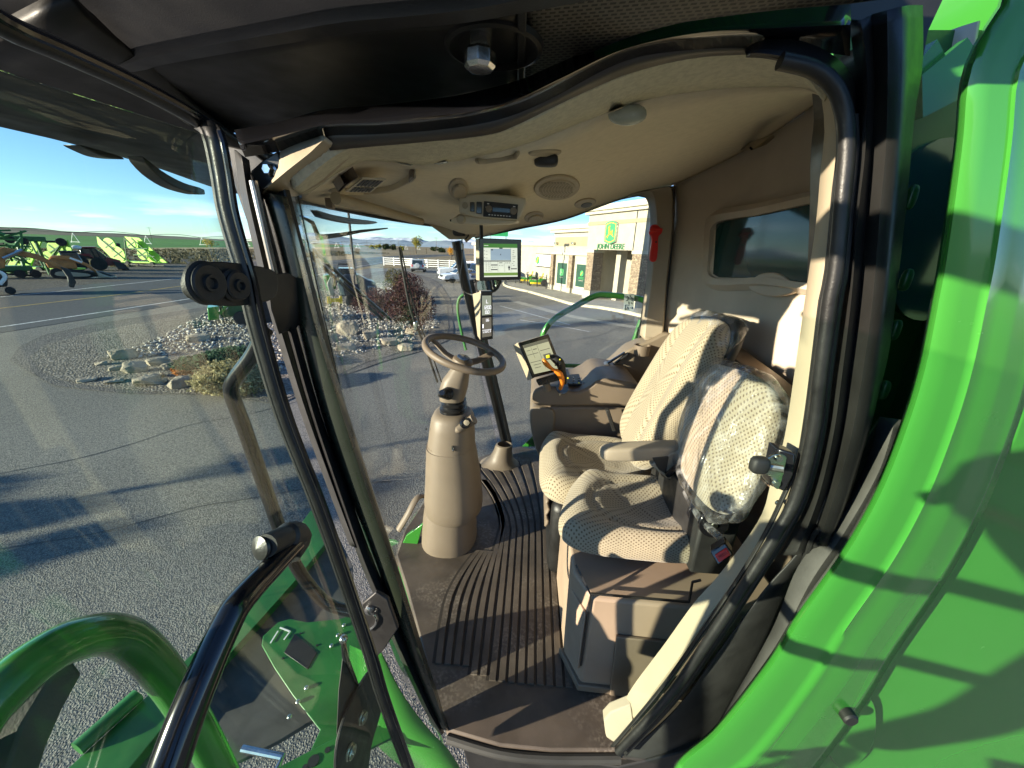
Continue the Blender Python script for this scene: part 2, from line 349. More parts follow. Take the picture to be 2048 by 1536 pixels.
# B post: profile of lines from the seal to its outer edge (gives the grooves their depth)
def B(dx, Yv, extra=None):
    ys = [40, 129, 234, 390, 547, 600, 681, 795, 870]
    return ys
bp_lines = [
  [(1700,40,.75),(1714,160,.75),(1712,300,.745),(1700,430,.74),(1686,600,.74),(1666,746,.74),(1650,860,.74),(1628,960,.74),(1604,1030,.74),(1560,1110,.74)],
  [(1722,40,.73),(1734,160,.73),(1730,300,.725),(1716,430,.72),(1702,600,.72),(1684,746,.72),(1668,860,.72),(1646,960,.72),(1624,1030,.72),(1590,1110,.72)],
  [(1742,30,.75),(1748,160,.75),(1743,300,.745),(1733,430,.745),(1718,600,.745),(1700,746,.745),(1684,860,.745),(1662,960,.745),(1644,1020,.745),(1618,1100,.745)],
  [(1775,20,.72),(1776,160,.72),(1772,300,.715),(1760,430,.71),(1746,600,.71),(1726,746,.71),(1706,860,.71),(1680,960,.71),(1664,1010,.71),(1636,1092,.71)],
  [(1800,15,.72),(1800,160,.72),(1792,300,.715),(1780,430,.71),(1764,600,.71),(1742,746,.71),(1722,860,.71),(1696,960,.71),(1680,1016,.71),(1650,1092,.71)],
  [(1815,12,.75),(1812,160,.75),(1802,300,.745),(1792,430,.745),(1774,600,.745),(1754,746,.745),(1734,860,.745),(1708,960,.745),(1690,1020,.745),(1662,1092,.745)],
  [(1842,12,.78),(1842,129,.79),(1826,234,.79),(1812,390,.79),(1795,547,.79),(1776,700,.79),(1752,800,.79),(1735,870,.79),(1706,960,.79),(1672,1092,.79)],
  [(1842,12,.98),(1842,129,.98),(1826,234,.98),(1812,390,.98),(1795,547,.98),(1776,700,.98),(1752,800,.98),(1735,870,.98),(1706,960,.98),(1672,1092,.98)]]
bl = [WL(l) for l in bp_lines]
bl[-1] = [p+Vector((0, .25, 0)) for p in bl[-2]]
part(MB().grid(loft(bl, 60)), 'rear_post', M['black'], solid=.004, auto=60)
for (px, py) in ((1822, 395), (1812, 560), (1790, 660), (1768, 780)):
    part(MB().ball(W(px, py, Y=.80), .008, 8, (1, 1, 2.6), .7), 'hinge_boss', M['green_dark'])
# lower rear quarter: black inner skirt between seal and grey rubber
part(MB().grid(loft([WL([(1690,900,.76),(1640,1020,.74),(1600,1100,.74),(1530,1180,.74),(1440,1300,.75),(1350,1420,.76),(1245,1515,.77)]),
                     WL([(1715,900,.80),(1672,1030,.79),(1640,1090,.79),(1590,1150,.79),(1520,1280,.80),(1440,1430,.80),(1380,1540,.80)]),
                     WL([(1760,836,.82),(1728,942,.80),(1656,1056,.80),(1594,1139,.80),(1543,1265,.80),(1462,1420,.80),(1400,1560,.80)])], 50)), 'lower_frame_skirt', M['black_pl'], solid=.004)
part(MB().tube(cat(WL([(1606,1130,.74),(1625,1075,.73),(1640,1058,.725),(1656,1062,.73),(1650,1085,.74),(1625,1150,.75)]), 24), .006, 8), 'cable_loop', M['rubber'])
# grey rubber fender sheet
part(MB().grid(loft([WL([(1760,834,.80),(1728,942,.76),(1656,1056,.74),(1594,1139,.73),(1543,1265,.73),(1448,1430,.74),(1400,1500,.75)]),
                     WL([(1790,838,.78),(1758,942,.73),(1690,1062,.71),(1620,1165,.70),(1550,1300,.70),(1450,1450,.71),(1400,1520,.72)]),
                     WL([(1830,845,.80),(1800,925,.75),(1730,1088,.72),(1640,1227,.71),(1570,1328,.71),(1470,1458,.72),(1410,1540,.73)])], 50)), 'fender_rubber', M['rubber_grey'], solid=.005)
# ---- green side panel (flange with rolled ridges, then the big recessed sheet)
edge = [(2040,-160),(2010,0),(1975,59),(1944,117),(1928,176),(1920,273),(1905,390),(1885,527),(1871,600),(1845,730),(1812,841),(1760,974),(1692,1097),(1600,1227),(1537,1328),(1435,1458),(1360,1525),(1330,1600)]
prof = [(-5,.650),(0,.630),(7,.620),(18,.6165),(40,.6155),(62,.6145),(74,.6135),(80,.6095),(88,.6135),(100,.6145),(122,.6155),(130,.6175),(150,.626),(162,.629),(176,.630)]
def goff(dx, Yv):
    out = []
    for i, (a, b) in enumerate(edge):
        t = min(max((b-500)/1000, 0), 1)
        out.append((a+dx*(1+.3*(1-t)), b+dx*(.62*t), Yv))
    return out
part(MB().grid(loft([WL(goff(a, b)) for a, b in prof], 90)), 'side_panel_flange', M['green'], solid=.004, auto=70)
pl = [WL(goff(172, .6305)), WL(goff(260, .633)), WL(goff(420, .636)), WL(goff(700, .64)), WL(goff(1100, .65))]
G0 = loft(pl, 170); G = [cat([G0[k][i] for k in range(5)], 110) for i in range(170)]
def _poly(l): return [(p.x, p.z) for p in WL([(a, b, .64) for a, b in l])]
REC = [(_poly([(1690,1300),(1745,1190),(1790,1092),(1832,1012),(1858,991),(1884,987),(1936,1004),(2048,1056),(2300,1180),(2500,2200),(1200,2200),(1532,1514),(1600,1417)]), .016, .012),
       (_poly([(1748,1110),(1826,991),(1858,925),(1907,890),(1956,883),(1995,886),(2048,920),(2300,1000),(2500,1300),(2500,2200),(1200,2200),(1560,1470)]), .010, .03)]
def _segd(px, pz, P_):
    best = 9; ins = False; j = len(P_)-1
    for i in range(len(P_)):
        ax, az = P_[j]; bx_, bz = P_[i]
        if (az > pz) != (bz > pz) and px < (ax-bx_)*(pz-bz)/(az-bz)+bx_: ins = not ins
        dx, dz = bx_-ax, bz-az; t = max(0, min(1, ((px-ax)*dx+(pz-az)*dz)/(dx*dx+dz*dz))); best = min(best, math.hypot(px-ax-dx*t, pz-az-dz*t)); j = i
    return best if ins else -best
for row in G:
    for p in row:
        if p.x < 1.5:
            for P_, dep, wd_ in REC:
                s_ = _segd(p.x, p.z, P_); t = min(max((s_+wd_*.5)/wd_, 0), 1); p.y += dep*t*t*(3-2*t)
part(MB().grid(G), 'side_panel', M['green'], solid=.004, auto=70)
# round-ended access cover low on the panel, with its black knob
pts = [(1605,1430),(1640,1480),(1665,1520),(1690,1540),(1720,1520),(1745,1480),(1750,1430),(1740,1395),(1690,1335),(1670,1320)]
part(MB().prism(cat(WL([(a, b, .643) for a, b in pts]), 40, closed=True), (0, -.004, 0)), 'access_cover', M['green'], bevel=.0015)
kn = W(1680, 1408, Y=.640)
part(MB().lathe([(.001, -.03), (.013, -.03), (.016, -.026), (.016, 0), (.012, .004), (.001, .004)], kn+Vector((0, -.006, 0)), (0, 1, 0), 20), 'panel_knob', M['black_pl'])

# ---- body behind the side panel, grain tank and the dark machine window in the gap
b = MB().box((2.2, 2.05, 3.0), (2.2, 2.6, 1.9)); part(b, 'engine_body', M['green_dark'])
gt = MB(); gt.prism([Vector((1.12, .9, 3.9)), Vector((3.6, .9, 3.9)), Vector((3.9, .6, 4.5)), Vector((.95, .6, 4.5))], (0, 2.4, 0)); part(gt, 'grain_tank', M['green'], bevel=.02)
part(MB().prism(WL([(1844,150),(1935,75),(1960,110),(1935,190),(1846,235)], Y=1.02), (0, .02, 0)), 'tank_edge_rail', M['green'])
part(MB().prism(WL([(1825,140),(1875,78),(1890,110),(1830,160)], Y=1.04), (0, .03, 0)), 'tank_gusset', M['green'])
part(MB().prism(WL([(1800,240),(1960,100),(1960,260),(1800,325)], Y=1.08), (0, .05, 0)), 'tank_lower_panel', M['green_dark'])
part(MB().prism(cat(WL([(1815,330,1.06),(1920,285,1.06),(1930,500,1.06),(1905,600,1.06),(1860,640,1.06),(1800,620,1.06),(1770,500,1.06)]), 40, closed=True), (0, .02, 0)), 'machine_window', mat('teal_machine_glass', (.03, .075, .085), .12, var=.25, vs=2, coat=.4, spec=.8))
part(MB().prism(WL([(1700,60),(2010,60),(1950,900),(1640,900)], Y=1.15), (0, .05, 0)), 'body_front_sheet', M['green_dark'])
from mathutils.bvhtree import BVHTree
ARC_T = [(-.50,.86),(-.66,1.05),(-.78,1.3),(-.84,1.65),(-.80,2.0),(-.68,2.25),(-.46,2.42)]
ARC_B = [(-.22,.80),(-.42,.98),(-.55,1.3),(-.62,1.6),(-.60,1.95),(-.42,2.3),(-.17,2.55)]
at_ = cat([(a, b, 3.6) for a, b in ARC_T], 60); ab_ = cat([(a, b, 1.95) for a, b in ARC_B], 60)
def on_arc(px, py):
    d = W(px, py, Y=1); q = d.x
    p = min(at_, key=lambda v: abs(v.x/v.y-q)); return W(px, py, Y=p.y)
# ---- windshield
tops = []
for i, p in enumerate(at_):
    tops.append(Vector((p.x, p.y, 3.60+.03*math.sin(PI*i/59))))
P = [[tops[i].lerp(ab_[i], j/16)+Vector((-.03*math.sin(PI*j/16), 0, 0)) for j in range(17)] for i in range(60)]
ws = part(MB().grid(P), 'windshield', M['wglass'], solid=.005)
part(MB().tube([t+Vector((0, 0, .012)) for t in tops], .012, 8), 'windshield_seal', M['rubber'], ws)
# ---- headliner
A = [(585,378),(691,298),(826,284),(972,270),(1060,240),(1150,194),(1267,144),(1384,116),(1500,108),(1600,140),(1650,200)]
Bm = [(612,388),(720,322),(850,328),(985,304),(1075,278),(1165,242),(1290,198),(1400,180),(1500,172),(1622,176),(1668,220)]
lA = WL(A, Y=.80); lA2 = [W(a, b+2, Y=.78)+Vector((0, 0, .03)) for a, b in A]
lM = [((W(A[i][0], A[i][1], Y=.84)+W(Bm[i][0], Bm[i][1], Y=.92))/2)+Vector((0, 0, -.004)) for i in range(len(A))]
lB = WL(Bm, Y=.96)
D = [on_arc(603,400), on_arc(740,428), on_arc(868,450), W(940,474,Y=2.40), W(1040,453,Y=2.44), W(1130,435,Y=2.46), W(1250,393,Y=2.46), W(1345,370,Y=2.45), W(1480,305,X=.93), W(1600,228,X=.93), W(1690,160,X=.93)]
C1 = [lB[i].lerp(D[i], .33)+Vector((0, 0, .012)) for i in range(11)]; C2 = [lB[i].lerp(D[i], .66)+Vector((0, 0, .012)) for i in range(11)]
g1 = loft([lA2, lA, lM, lB], 70); part(MB().grid(g1), 'headliner_edge', M['liner_g'], solid=.004)
g2 = loft([lB, C1, C2, D], 70)
cols = [cat([g2[k][i] for k in range(4)], 14) for i in range(70)]
hl = part(MB().grid(cols), 'headliner', M['liner'], solid=.006)
_b = MB().grid(cols); bvh = BVHTree.FromPolygons([tuple(v) for v in _b.v], _b.f)
def onl(px, py, d=.0):
    dr = (W(px, py, Y=1)-Vector((0, 0, CZ))).normalized()
    h = bvh.ray_cast(Vector((0, 0, CZ)), dr)
    if h[0] is None: return W(px, py, Y=1.5)
    n = h[1] if h[1].dot(dr) < 0 else -h[1]
    return h[0]+n*d
def lnorm(px, py):
    a, b, c = onl(px, py), onl(px+6, py), onl(px, py+6); n = (b-a).cross(c-a).normalized()
    return n if n.z < 0 else -n
def liner_plate(pts, name, m, t=.012, parent=None, bevel=.004, d=0, smooth=True, k=None):
    n = lnorm(sum(p[0] for p in pts)/len(pts), sum(p[1] for p in pts)/len(pts))
    q = [onl(a, b, d) for a, b in pts]
    if smooth: q = cat(q, k or 36, closed=True)
    return part(MB().prism(q, n*t), name, m, parent or hl, bevel=bevel)
# dark inner rail between the seal and the felt
rail_a = [(650,270),(745,268),(826,262),(914,254),(1001,238),(1089,202),(1180,152),(1250,118),(1384,98),(1500,94)]
rail_b = [(660,300),(745,292),(826,285),(972,269),(1030,250),(1100,216),(1180,178),(1267,143),(1384,115),(1500,107)]
part(MB().grid(loft([WL(rail_a, Y=.77), WL(rail_b, Y=.79)], 60)), 'inner_rail', mat('brown_grey_rail', (.06, .052, .045), .4), frame, solid=.003)
# top frame: thick black tube-like band above the rail
tb1 = [(470,262),(560,246),(650,222),(760,213),(870,200),(950,186),(1040,162),(1120,128),(1250,74),(1400,36),(1560,16),(1700,12)]
tb2 = [(480,290),(560,272),(650,250),(760,244),(870,232),(950,222),(1040,196),(1120,158),(1250,98),(1400,66),(1560,56),(1700,50)]
tb3 = [(490,312),(560,300),(650,271),(760,266),(870,258),(950,247),(1020,230),(1100,196),(1250,119),(1400,96),(1560,94),(1700,110)]
part(MB().grid(loft([WL(tb1, Y=.78), WL(tb2, Y=.735), WL(tb3, Y=.77)], 70)), 'top_frame_rail', M['black_gloss'], frame, solid=.004, auto=70)
part(MB().grid(loft([WL([(1490,100),(1520,84),(1580,80),(1650,104),(1700,150),(1712,215),(1712,290)], Y=.755), WL([(1492,108),(1525,106),(1590,118),(1650,150),(1680,190),(1690,240),(1690,300)], Y=.74), WL([(1492,112),(1530,114),(1590,128),(1640,160),(1664,200),(1676,250),(1676,310)], Y=.765)], 30)), 'corner_seal', M['rubber'], frame, solid=.004)
# ---- rear wall with window
rw_t = [W(1345,370,Y=2.45)+Vector((0,0,.03)), W(1480,305,X=.93)+Vector((0,0,.03)), W(1600,228,X=.93)+Vector((0,0,.03)), Vector((.93, 1.25, 4.02)), Vector((.93, 1.10, 4.0))]
rw_b = [W(1325,680,Y=2.45), W(1420,680,X=.93), W(1560,760,X=.95), Vector((.95, 1.2, 3.05)), Vector((.95, 1.04, 3.05))]
def wallpt(px, py, d=0): return W(px, py, X=.93-d)
rows = []
tt = cat(rw_t, 40); bb = cat(rw_b, 40)
for i in range(40):
    row = []
    for j in range(18):
        p = tt[i].lerp(bb[i], j/17)
        row.append(p+Vector((.02*math.sin(j/17*PI*2), 0, 0)))
    rows.append(row)
def inwin(p):
    return 1.42 < p.y < 2.22 and 3.42 < p.z < 3.66
rwm = MB(); rwm.grid(rows)
rw = part(rwm, 'rear_wall', M['rear'], solid=.006)
part(MB().grid([[Vector((p.x+.0, p.y, p.z)) for p in (bb[i], bb[i]+Vector((0, 0, -1.05)))] for i in range(40)]), 'rear_wall_lower', M['tan_d'], rw, solid=.006)
# window set into the wall: raised rounded surround, tinted pane
wl = cat([W(a, b, X=.90) for a, b in [(1432,448),(1520,430),(1640,404),(1740,385),(1740,570),(1620,566),(1560,558),(1520,555),(1425,553),(1423,500)]], 60, closed=True)
wo = cat([W(a, b, X=.915) for a, b in [(1405,432),(1520,405),(1640,378),(1760,355),(1760,600),(1620,590),(1560,583),(1520,580),(1405,575),(1400,500)]], 60, closed=True)
part(MB().grid([wo, [a.lerp(b, .5)+Vector((-.022, 0, 0)) for a, b in zip(wo, wl)], [p+Vector((-.012, 0, 0)) for p in wl], [p+Vector((.01, 0, 0)) for p in wl]], cv=True), 'window_surround', M['rear'], rw)
part(MB().prism([p+Vector((.004, 0, 0)) for p in resample([W(a, b, X=.90) for a, b in [(1431,447),(1520,429),(1640,403),(1740,384),(1740,572),(1620,568),(1560,560),(1520,556),(1424,554),(1431,447)]], 30)[:-1]], (.004, 0, 0)), 'rear_window', M['rglass'], rw, smooth=False)
part(MB().prism(cat([W(a, b, X=.895) for a, b in [(1495,572),(1515,550),(1545,545),(1570,556),(1590,580),(1560,592),(1520,590)]], 24, closed=True), (.02, 0, 0)), 'window_sill_bump', M['rear'], rw, bevel=.005)
# ledge under the wall, dark brown
lg = [W(1440,665,X=.90), W(1500,715,X=.90), W(1590,785,X=.90), Vector((.9, 1.05, 3.0))]
part(MB().grid(loft([[p+Vector((0, 0, .01)) for p in lg], [p+Vector((-.07, 0, 0)) for p in lg], [p+Vector((-.09, 0, -.03)) for p in lg], [p+Vector((-.05, 0, -.12)) for p in lg]], 24)), 'rear_ledge', M['tan_d'], rw, solid=.004)
# ---- right rear corner post trim, red rescue tool on it
cp1 = [(1250,396,2.46),(1283,390,2.44),(1298,410,2.44),(1301,450,2.44),(1296,520,2.43),(1291,580,2.42),(1284,640,2.41),(1280,670,2.40)]
cp2 = [(1262,388,2.40),(1300,380,2.38),(1312,410,2.36),(1314,460,2.36),(1308,520,2.36),(1302,580,2.36),(1294,640,2.36),(1290,680,2.36)]
cp3 = [(1330,374,2.36),(1342,378,2.36),(1344,410,2.36),(1342,460,2.36),(1336,520,2.36),(1330,580,2.36),(1326,640,2.36),(1322,680,2.36)]
cp4 = [(1350,372,2.44),(1350,380,2.44),(1350,410,2.44),(1348,460,2.44),(1342,520,2.44),(1336,580,2.44),(1332,640,2.44),(1328,680,2.44)]
post = part(MB().grid(loft([WL(cp1), WL(cp2), WL(cp3), WL(cp4)], 40)), 'corner_post_trim', M['post'], solid=.004, auto=50)
part(MB().tube(cat(WL([(1346,376,2.37),(1346,420,2.40),(1342,500,2.40),(1334,590,2.40),(1326,670,2.40)]), 30), .006, 6), 'trim_gap', M['ink'], post)
rt = [(1299,466),(1302,452),(1313,449),(1322,457),(1324,466),(1317,474),(1316,500),(1313,520),(1306,524),(1300,519),(1301,500),(1304,478)]
tool = part(MB().prism(cat(WL(rt, Y=2.34), 44, closed=True), (0, .02, 0)), 'rescue_tool', M['redp'], bevel=.003)
part(MB().box(W(1312, 460, Y=2.335), (.07, .012, .02)), 'tool_clip', M['redp'], tool, bevel=.004)
part(MB().lathe([(.001, 0), (.005, 0), (.005, .003), (.001, .003)], W(1312, 484, Y=2.34), (0, -1, 0), 8), 'hole', M['ink'], tool)
# ---- right side glass, its frame, green outside hand rail with the warning plate
rgt = [W(950,476,Y=2.47), W(1040,457,Y=2.48), W(1130,438,Y=2.48), W(1250,396,Y=2.48), W(1300,405,Y=2.47)]
rgb = [Vector((-.15, 2.56, 1.98)), Vector((.05, 2.62, 1.98)), Vector((.3, 2.63, 1.98)), Vector((.6, 2.60, 1.98)), Vector((.8, 2.5, 1.98))]
rg = part(MB().grid(loft([rgt, [a.lerp(b, .5)+Vector((0, .03, 0)) for a, b in zip(rgt, rgb)], rgb], 24)), 'right_window', M['wglass'], solid=.005)
part(MB().tube(cat([p+Vector((0, -.01, .006)) for p in rgt]+[W(1302, 500, Y=2.46), W(1290, 600, Y=2.46), W(1276, 690, Y=2.46)], 40), .011, 8), 'window_seal', M['rubber'], rg)
hr = part(MB().tube(cat(WL([(1083,735),(1085,690),(1088,664),(1110,637),(1150,613),(1190,592),(1215,590),(1262,595),(1285,600),(1300,612)], Y=2.80), 50), .021, 12), 'right_hand_rail', M['green'])
part(MB().tube(cat(WL([(1060,729),(1130,731),(1200,733),(1290,735)], Y=2.82), 10), .016, 10).tube(cat(WL([(1282,640),(1262,700),(1240,760)], Y=2.80), 10), .018, 10), 'right_lower_rail', M['green'], hr)
q = [W(1249, 588, Y=2.76), W(1269, 588, Y=2.76), W(1267, 622, Y=2.76), W(1247, 621, Y=2.76)]
plate = part(MB().prism(q, (0, .004, 0)), 'warning_plate', M['sticker'], hr, smooth=False)
# pictograms of the plate: leaning figure, arrow and framed figure
def on_q(q, u, v, d=.002):
    p = (q[0].lerp(q[1], u)).lerp(q[3].lerp(q[2], u), v); n = (q[1]-q[0]).cross(q[3]-q[0]).normalized()
    if n.dot(p-Vector((0, 0, CZ))) > 0: n = -n
    return p+n*d
def stroke(mb, q, pts, w=.05, d=.002):
    for a, b in zip(pts[:-1], pts[1:]):
        A_, B_ = on_q(q, *a, d), on_q(q, *b, d); n = (q[1]-q[0]).cross(q[3]-q[0]).normalized()
        mb.bar(A_, B_, (q[1]-q[0]).length*w, .0012, up=n)
ink = MB()
for st in ([(.55,.05),(.62,.18),(.82,.25)], [(.7,.28),(.85,.22),(.9,.32),(.75,.38)], [(.25,.12),(.4,.2),(.35,.35),(.2,.4)], [(.45,.45),(.5,.6)], [(.7,.5),(.82,.58)], [(.15,.66),(.55,.66)], [(.15,.66),(.15,.95),(.55,.95)], [(.3,.75),(.42,.8),(.3,.9)], [(.42,.8),(.5,.9)], [(.6,.82),(.92,.82)], [(.8,.76),(.92,.82),(.8,.88)]):
    stroke(ink, q, st, .06)
part(ink, 'pictogram', M['ink'], hr, smooth=False)
# ---- front right pillar with tan boot
fp = cat(WL([(914,482,2.44),(930,560,2.46),(960,680,2.50),(990,800,2.54),(1010,885,2.56)]), 20)
pil = part(MB().tube(fp, [.040-.004*i/19 for i in range(20)], 10, ell=(1.1, .8), up=(0, -1, 0)), 'front_pillar', M['black'])
part(MB().tube(cat([p+Vector((.045, -.03, 0)) for p in fp[3:]], 14), .012, 6), 'pillar_seal', M['rubber'], pil)
bt = W(1010, 878, Y=2.5); bz = []
for k, (zz, rx, ry, dx) in enumerate([(.0, .145, .12, .0), (.012, .125, .10, 0), (.05, .085, .075, 0), (.11, .066, .062, 0), (.155, .060, .056, 0), (.16, .05, .046, 0)]):
    c = Vector((bt.x+.0-.03*(1-zz/.16), 2.45, FZ+zz)); bz.append([c+Vector((rx*math.cos(2*PI*i/24), ry*math.sin(2*PI*i/24), 0)) for i in range(24)])
part(MB().grid(bz, cv=True), 'pillar_boot', M['tan'], pil)
# windshield corner cable
part(MB().tube(cat(WL([(924,476,2.38),(925,520,2.36),(921,552,2.36),(926,580,2.36),(945,590,2.34),(960,588,2.3)]), 30), .0035, 6), 'cable', M['rubber'], pil)
part(MB().tube(WL([(925,487,2.35),(925,499,2.35)]), .008, 8), 'cable_plug', M['white'], pil)
cam_ = part(MB().ball(W(916, 460, Y=2.3), .03, 8, (1, .8, 1.1), .6).box(W(925, 457, Y=2.3), (.03, .03, .08)), 'mirror_mount', M['black_pl'], pil)
part(MB().tube(cat(WL([(925,455,2.3),(932,462,2.3),(937,470,2.3),(931,478,2.3)]), 12), .004, 6), 'mount_cable', M['rubber'], cam_)
# cream corner trim above the pillar
part(MB().prism(WL([(845,440,2.3),(905,452,2.3),(960,452,2.3),(961,462,2.3),(932,486,2.3),(928,479,2.3),(898,479,2.3)]), (0, .05, .01)), 'pillar_corner_trim', M['cream'], hl, bevel=.004)
# ---- A post (wide dark tube), inner strips, corner cover
pr = [(574,394),(600,490),(640,650),(680,775),(720,900),(760,1025),(800,1150),(840,1280),(870,1370),(897,1462)]
plf = [(523,383),(552,480),(592,640),(622,760),(655,870),(702,1000),(745,1110),(795,1250),(835,1360),(878,1455)]
def mid(a, b, t): return [(p[0]+(q_[0]-p[0])*t, p[1]+(q_[1]-p[1])*t) for p, q_ in zip(a, b)]
ap = part(MB().grid(loft([WL(plf, Y=.83), WL(mid(plf, pr, .05), Y=.775), WL(mid(plf, pr, .35), Y=.75), WL(mid(plf, pr, .75), Y=.755), WL(mid(plf, pr, .96), Y=.785), WL(pr, Y=.84)], 60)), 'front_post', mat('dark_olive_black_post', (.02, .027, .018), .28, var=.2, vs=5, bump=.05, bs=300, coat=.2), solid=.003, auto=70)
s1 = [(500,345),(515,420),(540,530),(580,680),(622,830),(678,1000),(720,1120),(755,1205),(790,1290),(850,1420),(882,1470)]
s2 = [(523,383),(536,440),(560,530),(598,680),(648,850),(702,1000),(742,1110),(775,1190),(808,1280),(860,1400),(888,1466)]
part(MB().grid(loft([WL(s1, Y=.75), WL(mid(s1, s2, .3), Y=.735), WL(mid(s1, s2, .7), Y=.76), WL(s2, Y=.775)], 60)), 'post_rubber', M['rubber'], ap, solid=.003)
s3 = [(470,300),(482,380),(505,480),(528,580),(560,690),(604,830),(660,985),(700,1090)]
s4 = [(497,320),(508,400),(530,500),(560,620),(590,720),(628,840),(682,990),(722,1100)]
part(MB().grid(loft([WL(s3, Y=.765), WL(mid(s3, s4, .5), Y=.74), WL(s4, Y=.765)], 50)), 'post_outer_strip', M['black_pl'], ap, solid=.003)
part(MB().tube(cat(WL([(507,362),(520,420),(543,520),(556,575)], Y=.742), 20), .007, 8), 'edge_glint', mat('edge_glint_metal', (.5, .48, .45), .25, metal=.9, var=.2), ap)  # pale metal strip stands in for the bright reflection down the post edge
cc = MB()
u = WL([(562,347,.775),(562,299,.775),(578,281,.775),(646,271,.77)]); rdg = WL([(528,380,.75),(575,340,.75),(620,305,.75),(652,275,.755)])
lo = WL([(523,386,.77),(590,392,.86),(646,362,.93),(700,312,.86)])
cc.grid(loft([u, rdg, lo], 14, smooth=False)); part(cc, 'corner_cover', M['cream'], hl, solid=.004, auto=20)
part(MB().prism(WL([(497,345,.775),(522,322,.775),(556,300,.775),(566,345,.775),(530,385,.775),(512,380,.775)]), (0, .02, 0)), 'corner_gusset', M['black'], ap, bevel=.003)
part(MB().lathe([(.001, -.012), (.008, -.012), (.008, 0), (.012, .002), (.001, .002)], W(541, 340, Y=.77), (.1, 1, 0), 6), 'screw', M['steel'], ap)
part(MB().prism(WL([(452,290),(500,300),(560,345),(592,470),(640,650),(668,760),(640,780),(600,700),(556,600),(520,500),(492,440),(468,370)], Y=.80), (0, .02, 0)), 'post_backing', M['black'], ap, bevel=.003)
# ---- B side cream trim
bi = [(1638,150),(1652,250),(1643,350),(1634,450),(1612,600),(1592,740),(1570,880),(1545,960),(1520,1040),(1440,1150),(1391,1205),(1334,1284),(1252,1400),(1266,1450)]
bo = [(1668,170),(1680,250),(1674,350),(1664,450),(1645,600),(1626,740),(1604,880),(1580,980),(1548,1056),(1490,1150),(1440,1225),(1380,1310),(1300,1420),(1262,1462)]
part(MB().grid(loft([[p+Vector((.05, .03, 0)) for p in WL(bi, Y=.82)], WL(bi, Y=.82), [(a*.35+b*.65)+Vector((0, -.006, 0)) for a, b in zip(WL(bi, Y=.80), WL(bo, Y=.765))], WL(bo, Y=.765)], 60)), 'rear_post_trim', M['cream'], solid=.004, auto=50)
part(MB().prism(WL([(1208,1440,.80),(1222,1425,.80),(1262,1408,.80),(1268,1448,.77),(1228,1486,.76),(1212,1475,.77)]), (0, .03, 0)), 'sill_end_cap', M['post'], bevel=.004)
# =================================================================== fittings on the headliner
def slit(q, u0, v0, u1, v1, mb, d=.003, w=None):
    a, b, c, e = on_q(q, u0, v0, d), on_q(q, u1, v0, d), on_q(q, u1, v1, d), on_q(q, u0, v1, d)
    n = (b-a).cross(e-a).normalized(); mb.prism([a, b, c, e], n*.0008)
v = liner_plate([(646,360),(668,338),(700,318),(760,314),(805,320),(832,334),(806,356),(775,370),(720,377),(664,373)], 'air_vent', M['liner_l'], .020)
vq = [onl(a, b, .025) for a, b in [(716,331),(772,334),(738,365),(682,362)]]
part(MB().prism(vq, lnorm(725, 348)*.003), 'vent_grille', M['liner_l'], v, smooth=False)
sm = MB()
for k in range(6):
    for r0, r1 in ((.06, .48), (.58, .92)):
        slit(vq, .10+k*.145, r0, .19+k*.145, r1, sm, .0045)
part(sm, 'vent_slots', M['ink'], v, smooth=False)
dk = liner_plate([(664,362),(676,345),(700,328),(704,330),(680,348),(670,362)], 'vent_shadow_gap', M['tan_d'], .026, v, smooth=False, bevel=0)
# roller blind with its slats
ra, rb = onl(662, 374, .03), onl(842, 430, .03)
rb_ = part(MB().tube([ra, rb], .017, 12), 'blind_roller', M['cream'], hl)
for k in range(4):
    part(MB().bar(onl(664+k*2, 380+k*5, .02), onl(775+k*14, 420+k*4, .02), .010, .006, up=(0, 0, 1)), 'blind_slat', M['cream'], rb_, bevel=.002)
part(MB().bar(onl(650, 385, .03), onl(657, 390, .03), .02, .03), 'blind_bracket', M['tan_d'], rb_, bevel=.002)
# dome lamps
d1 = liner_plate([(1198,222),(1220,200),(1262,187),(1302,184),(1290,196),(1250,214),(1215,226)], 'dome_lamp', M['cream'], .010)
part(MB().ball(onl(1252, 213, .015), .03, 10, (1.35, .6, .65), .9), 'lamp_lens', M['lens'], d1)
d2 = liner_plate([(776,314),(800,310),(850,311),(885,316),(898,324),(870,330),(830,332),(795,326)], 'wrapped_dome_lamp', M['lens'], .014)
part(MB().ball(onl(838, 322, .018), .04, 10, (1.25, .4, .3), .9, nz=.1, ns=3), 'plastic_wrap', M['film'], d2)
liner_plate([(949,316),(980,305),(1020,292),(1042,288),(1038,298),(1024,309),(1000,312),(975,316)], 'coat_hook', M['cream'], .012)
sk1 = liner_plate([(1058,300),(1085,296),(1120,297),(1116,304),(1090,308),(1060,306)], 'switch_bezel', M['cream'], .008)
part(MB().ball(onl(1090, 311, .012), .028, 8, (1.1, .7, .5), .5), 'switch', M['ink'], sk1)
liner_plate([(820,336),(832,338),(828,346),(818,349)], 'lamp_clip', M['tan_d'], .02)
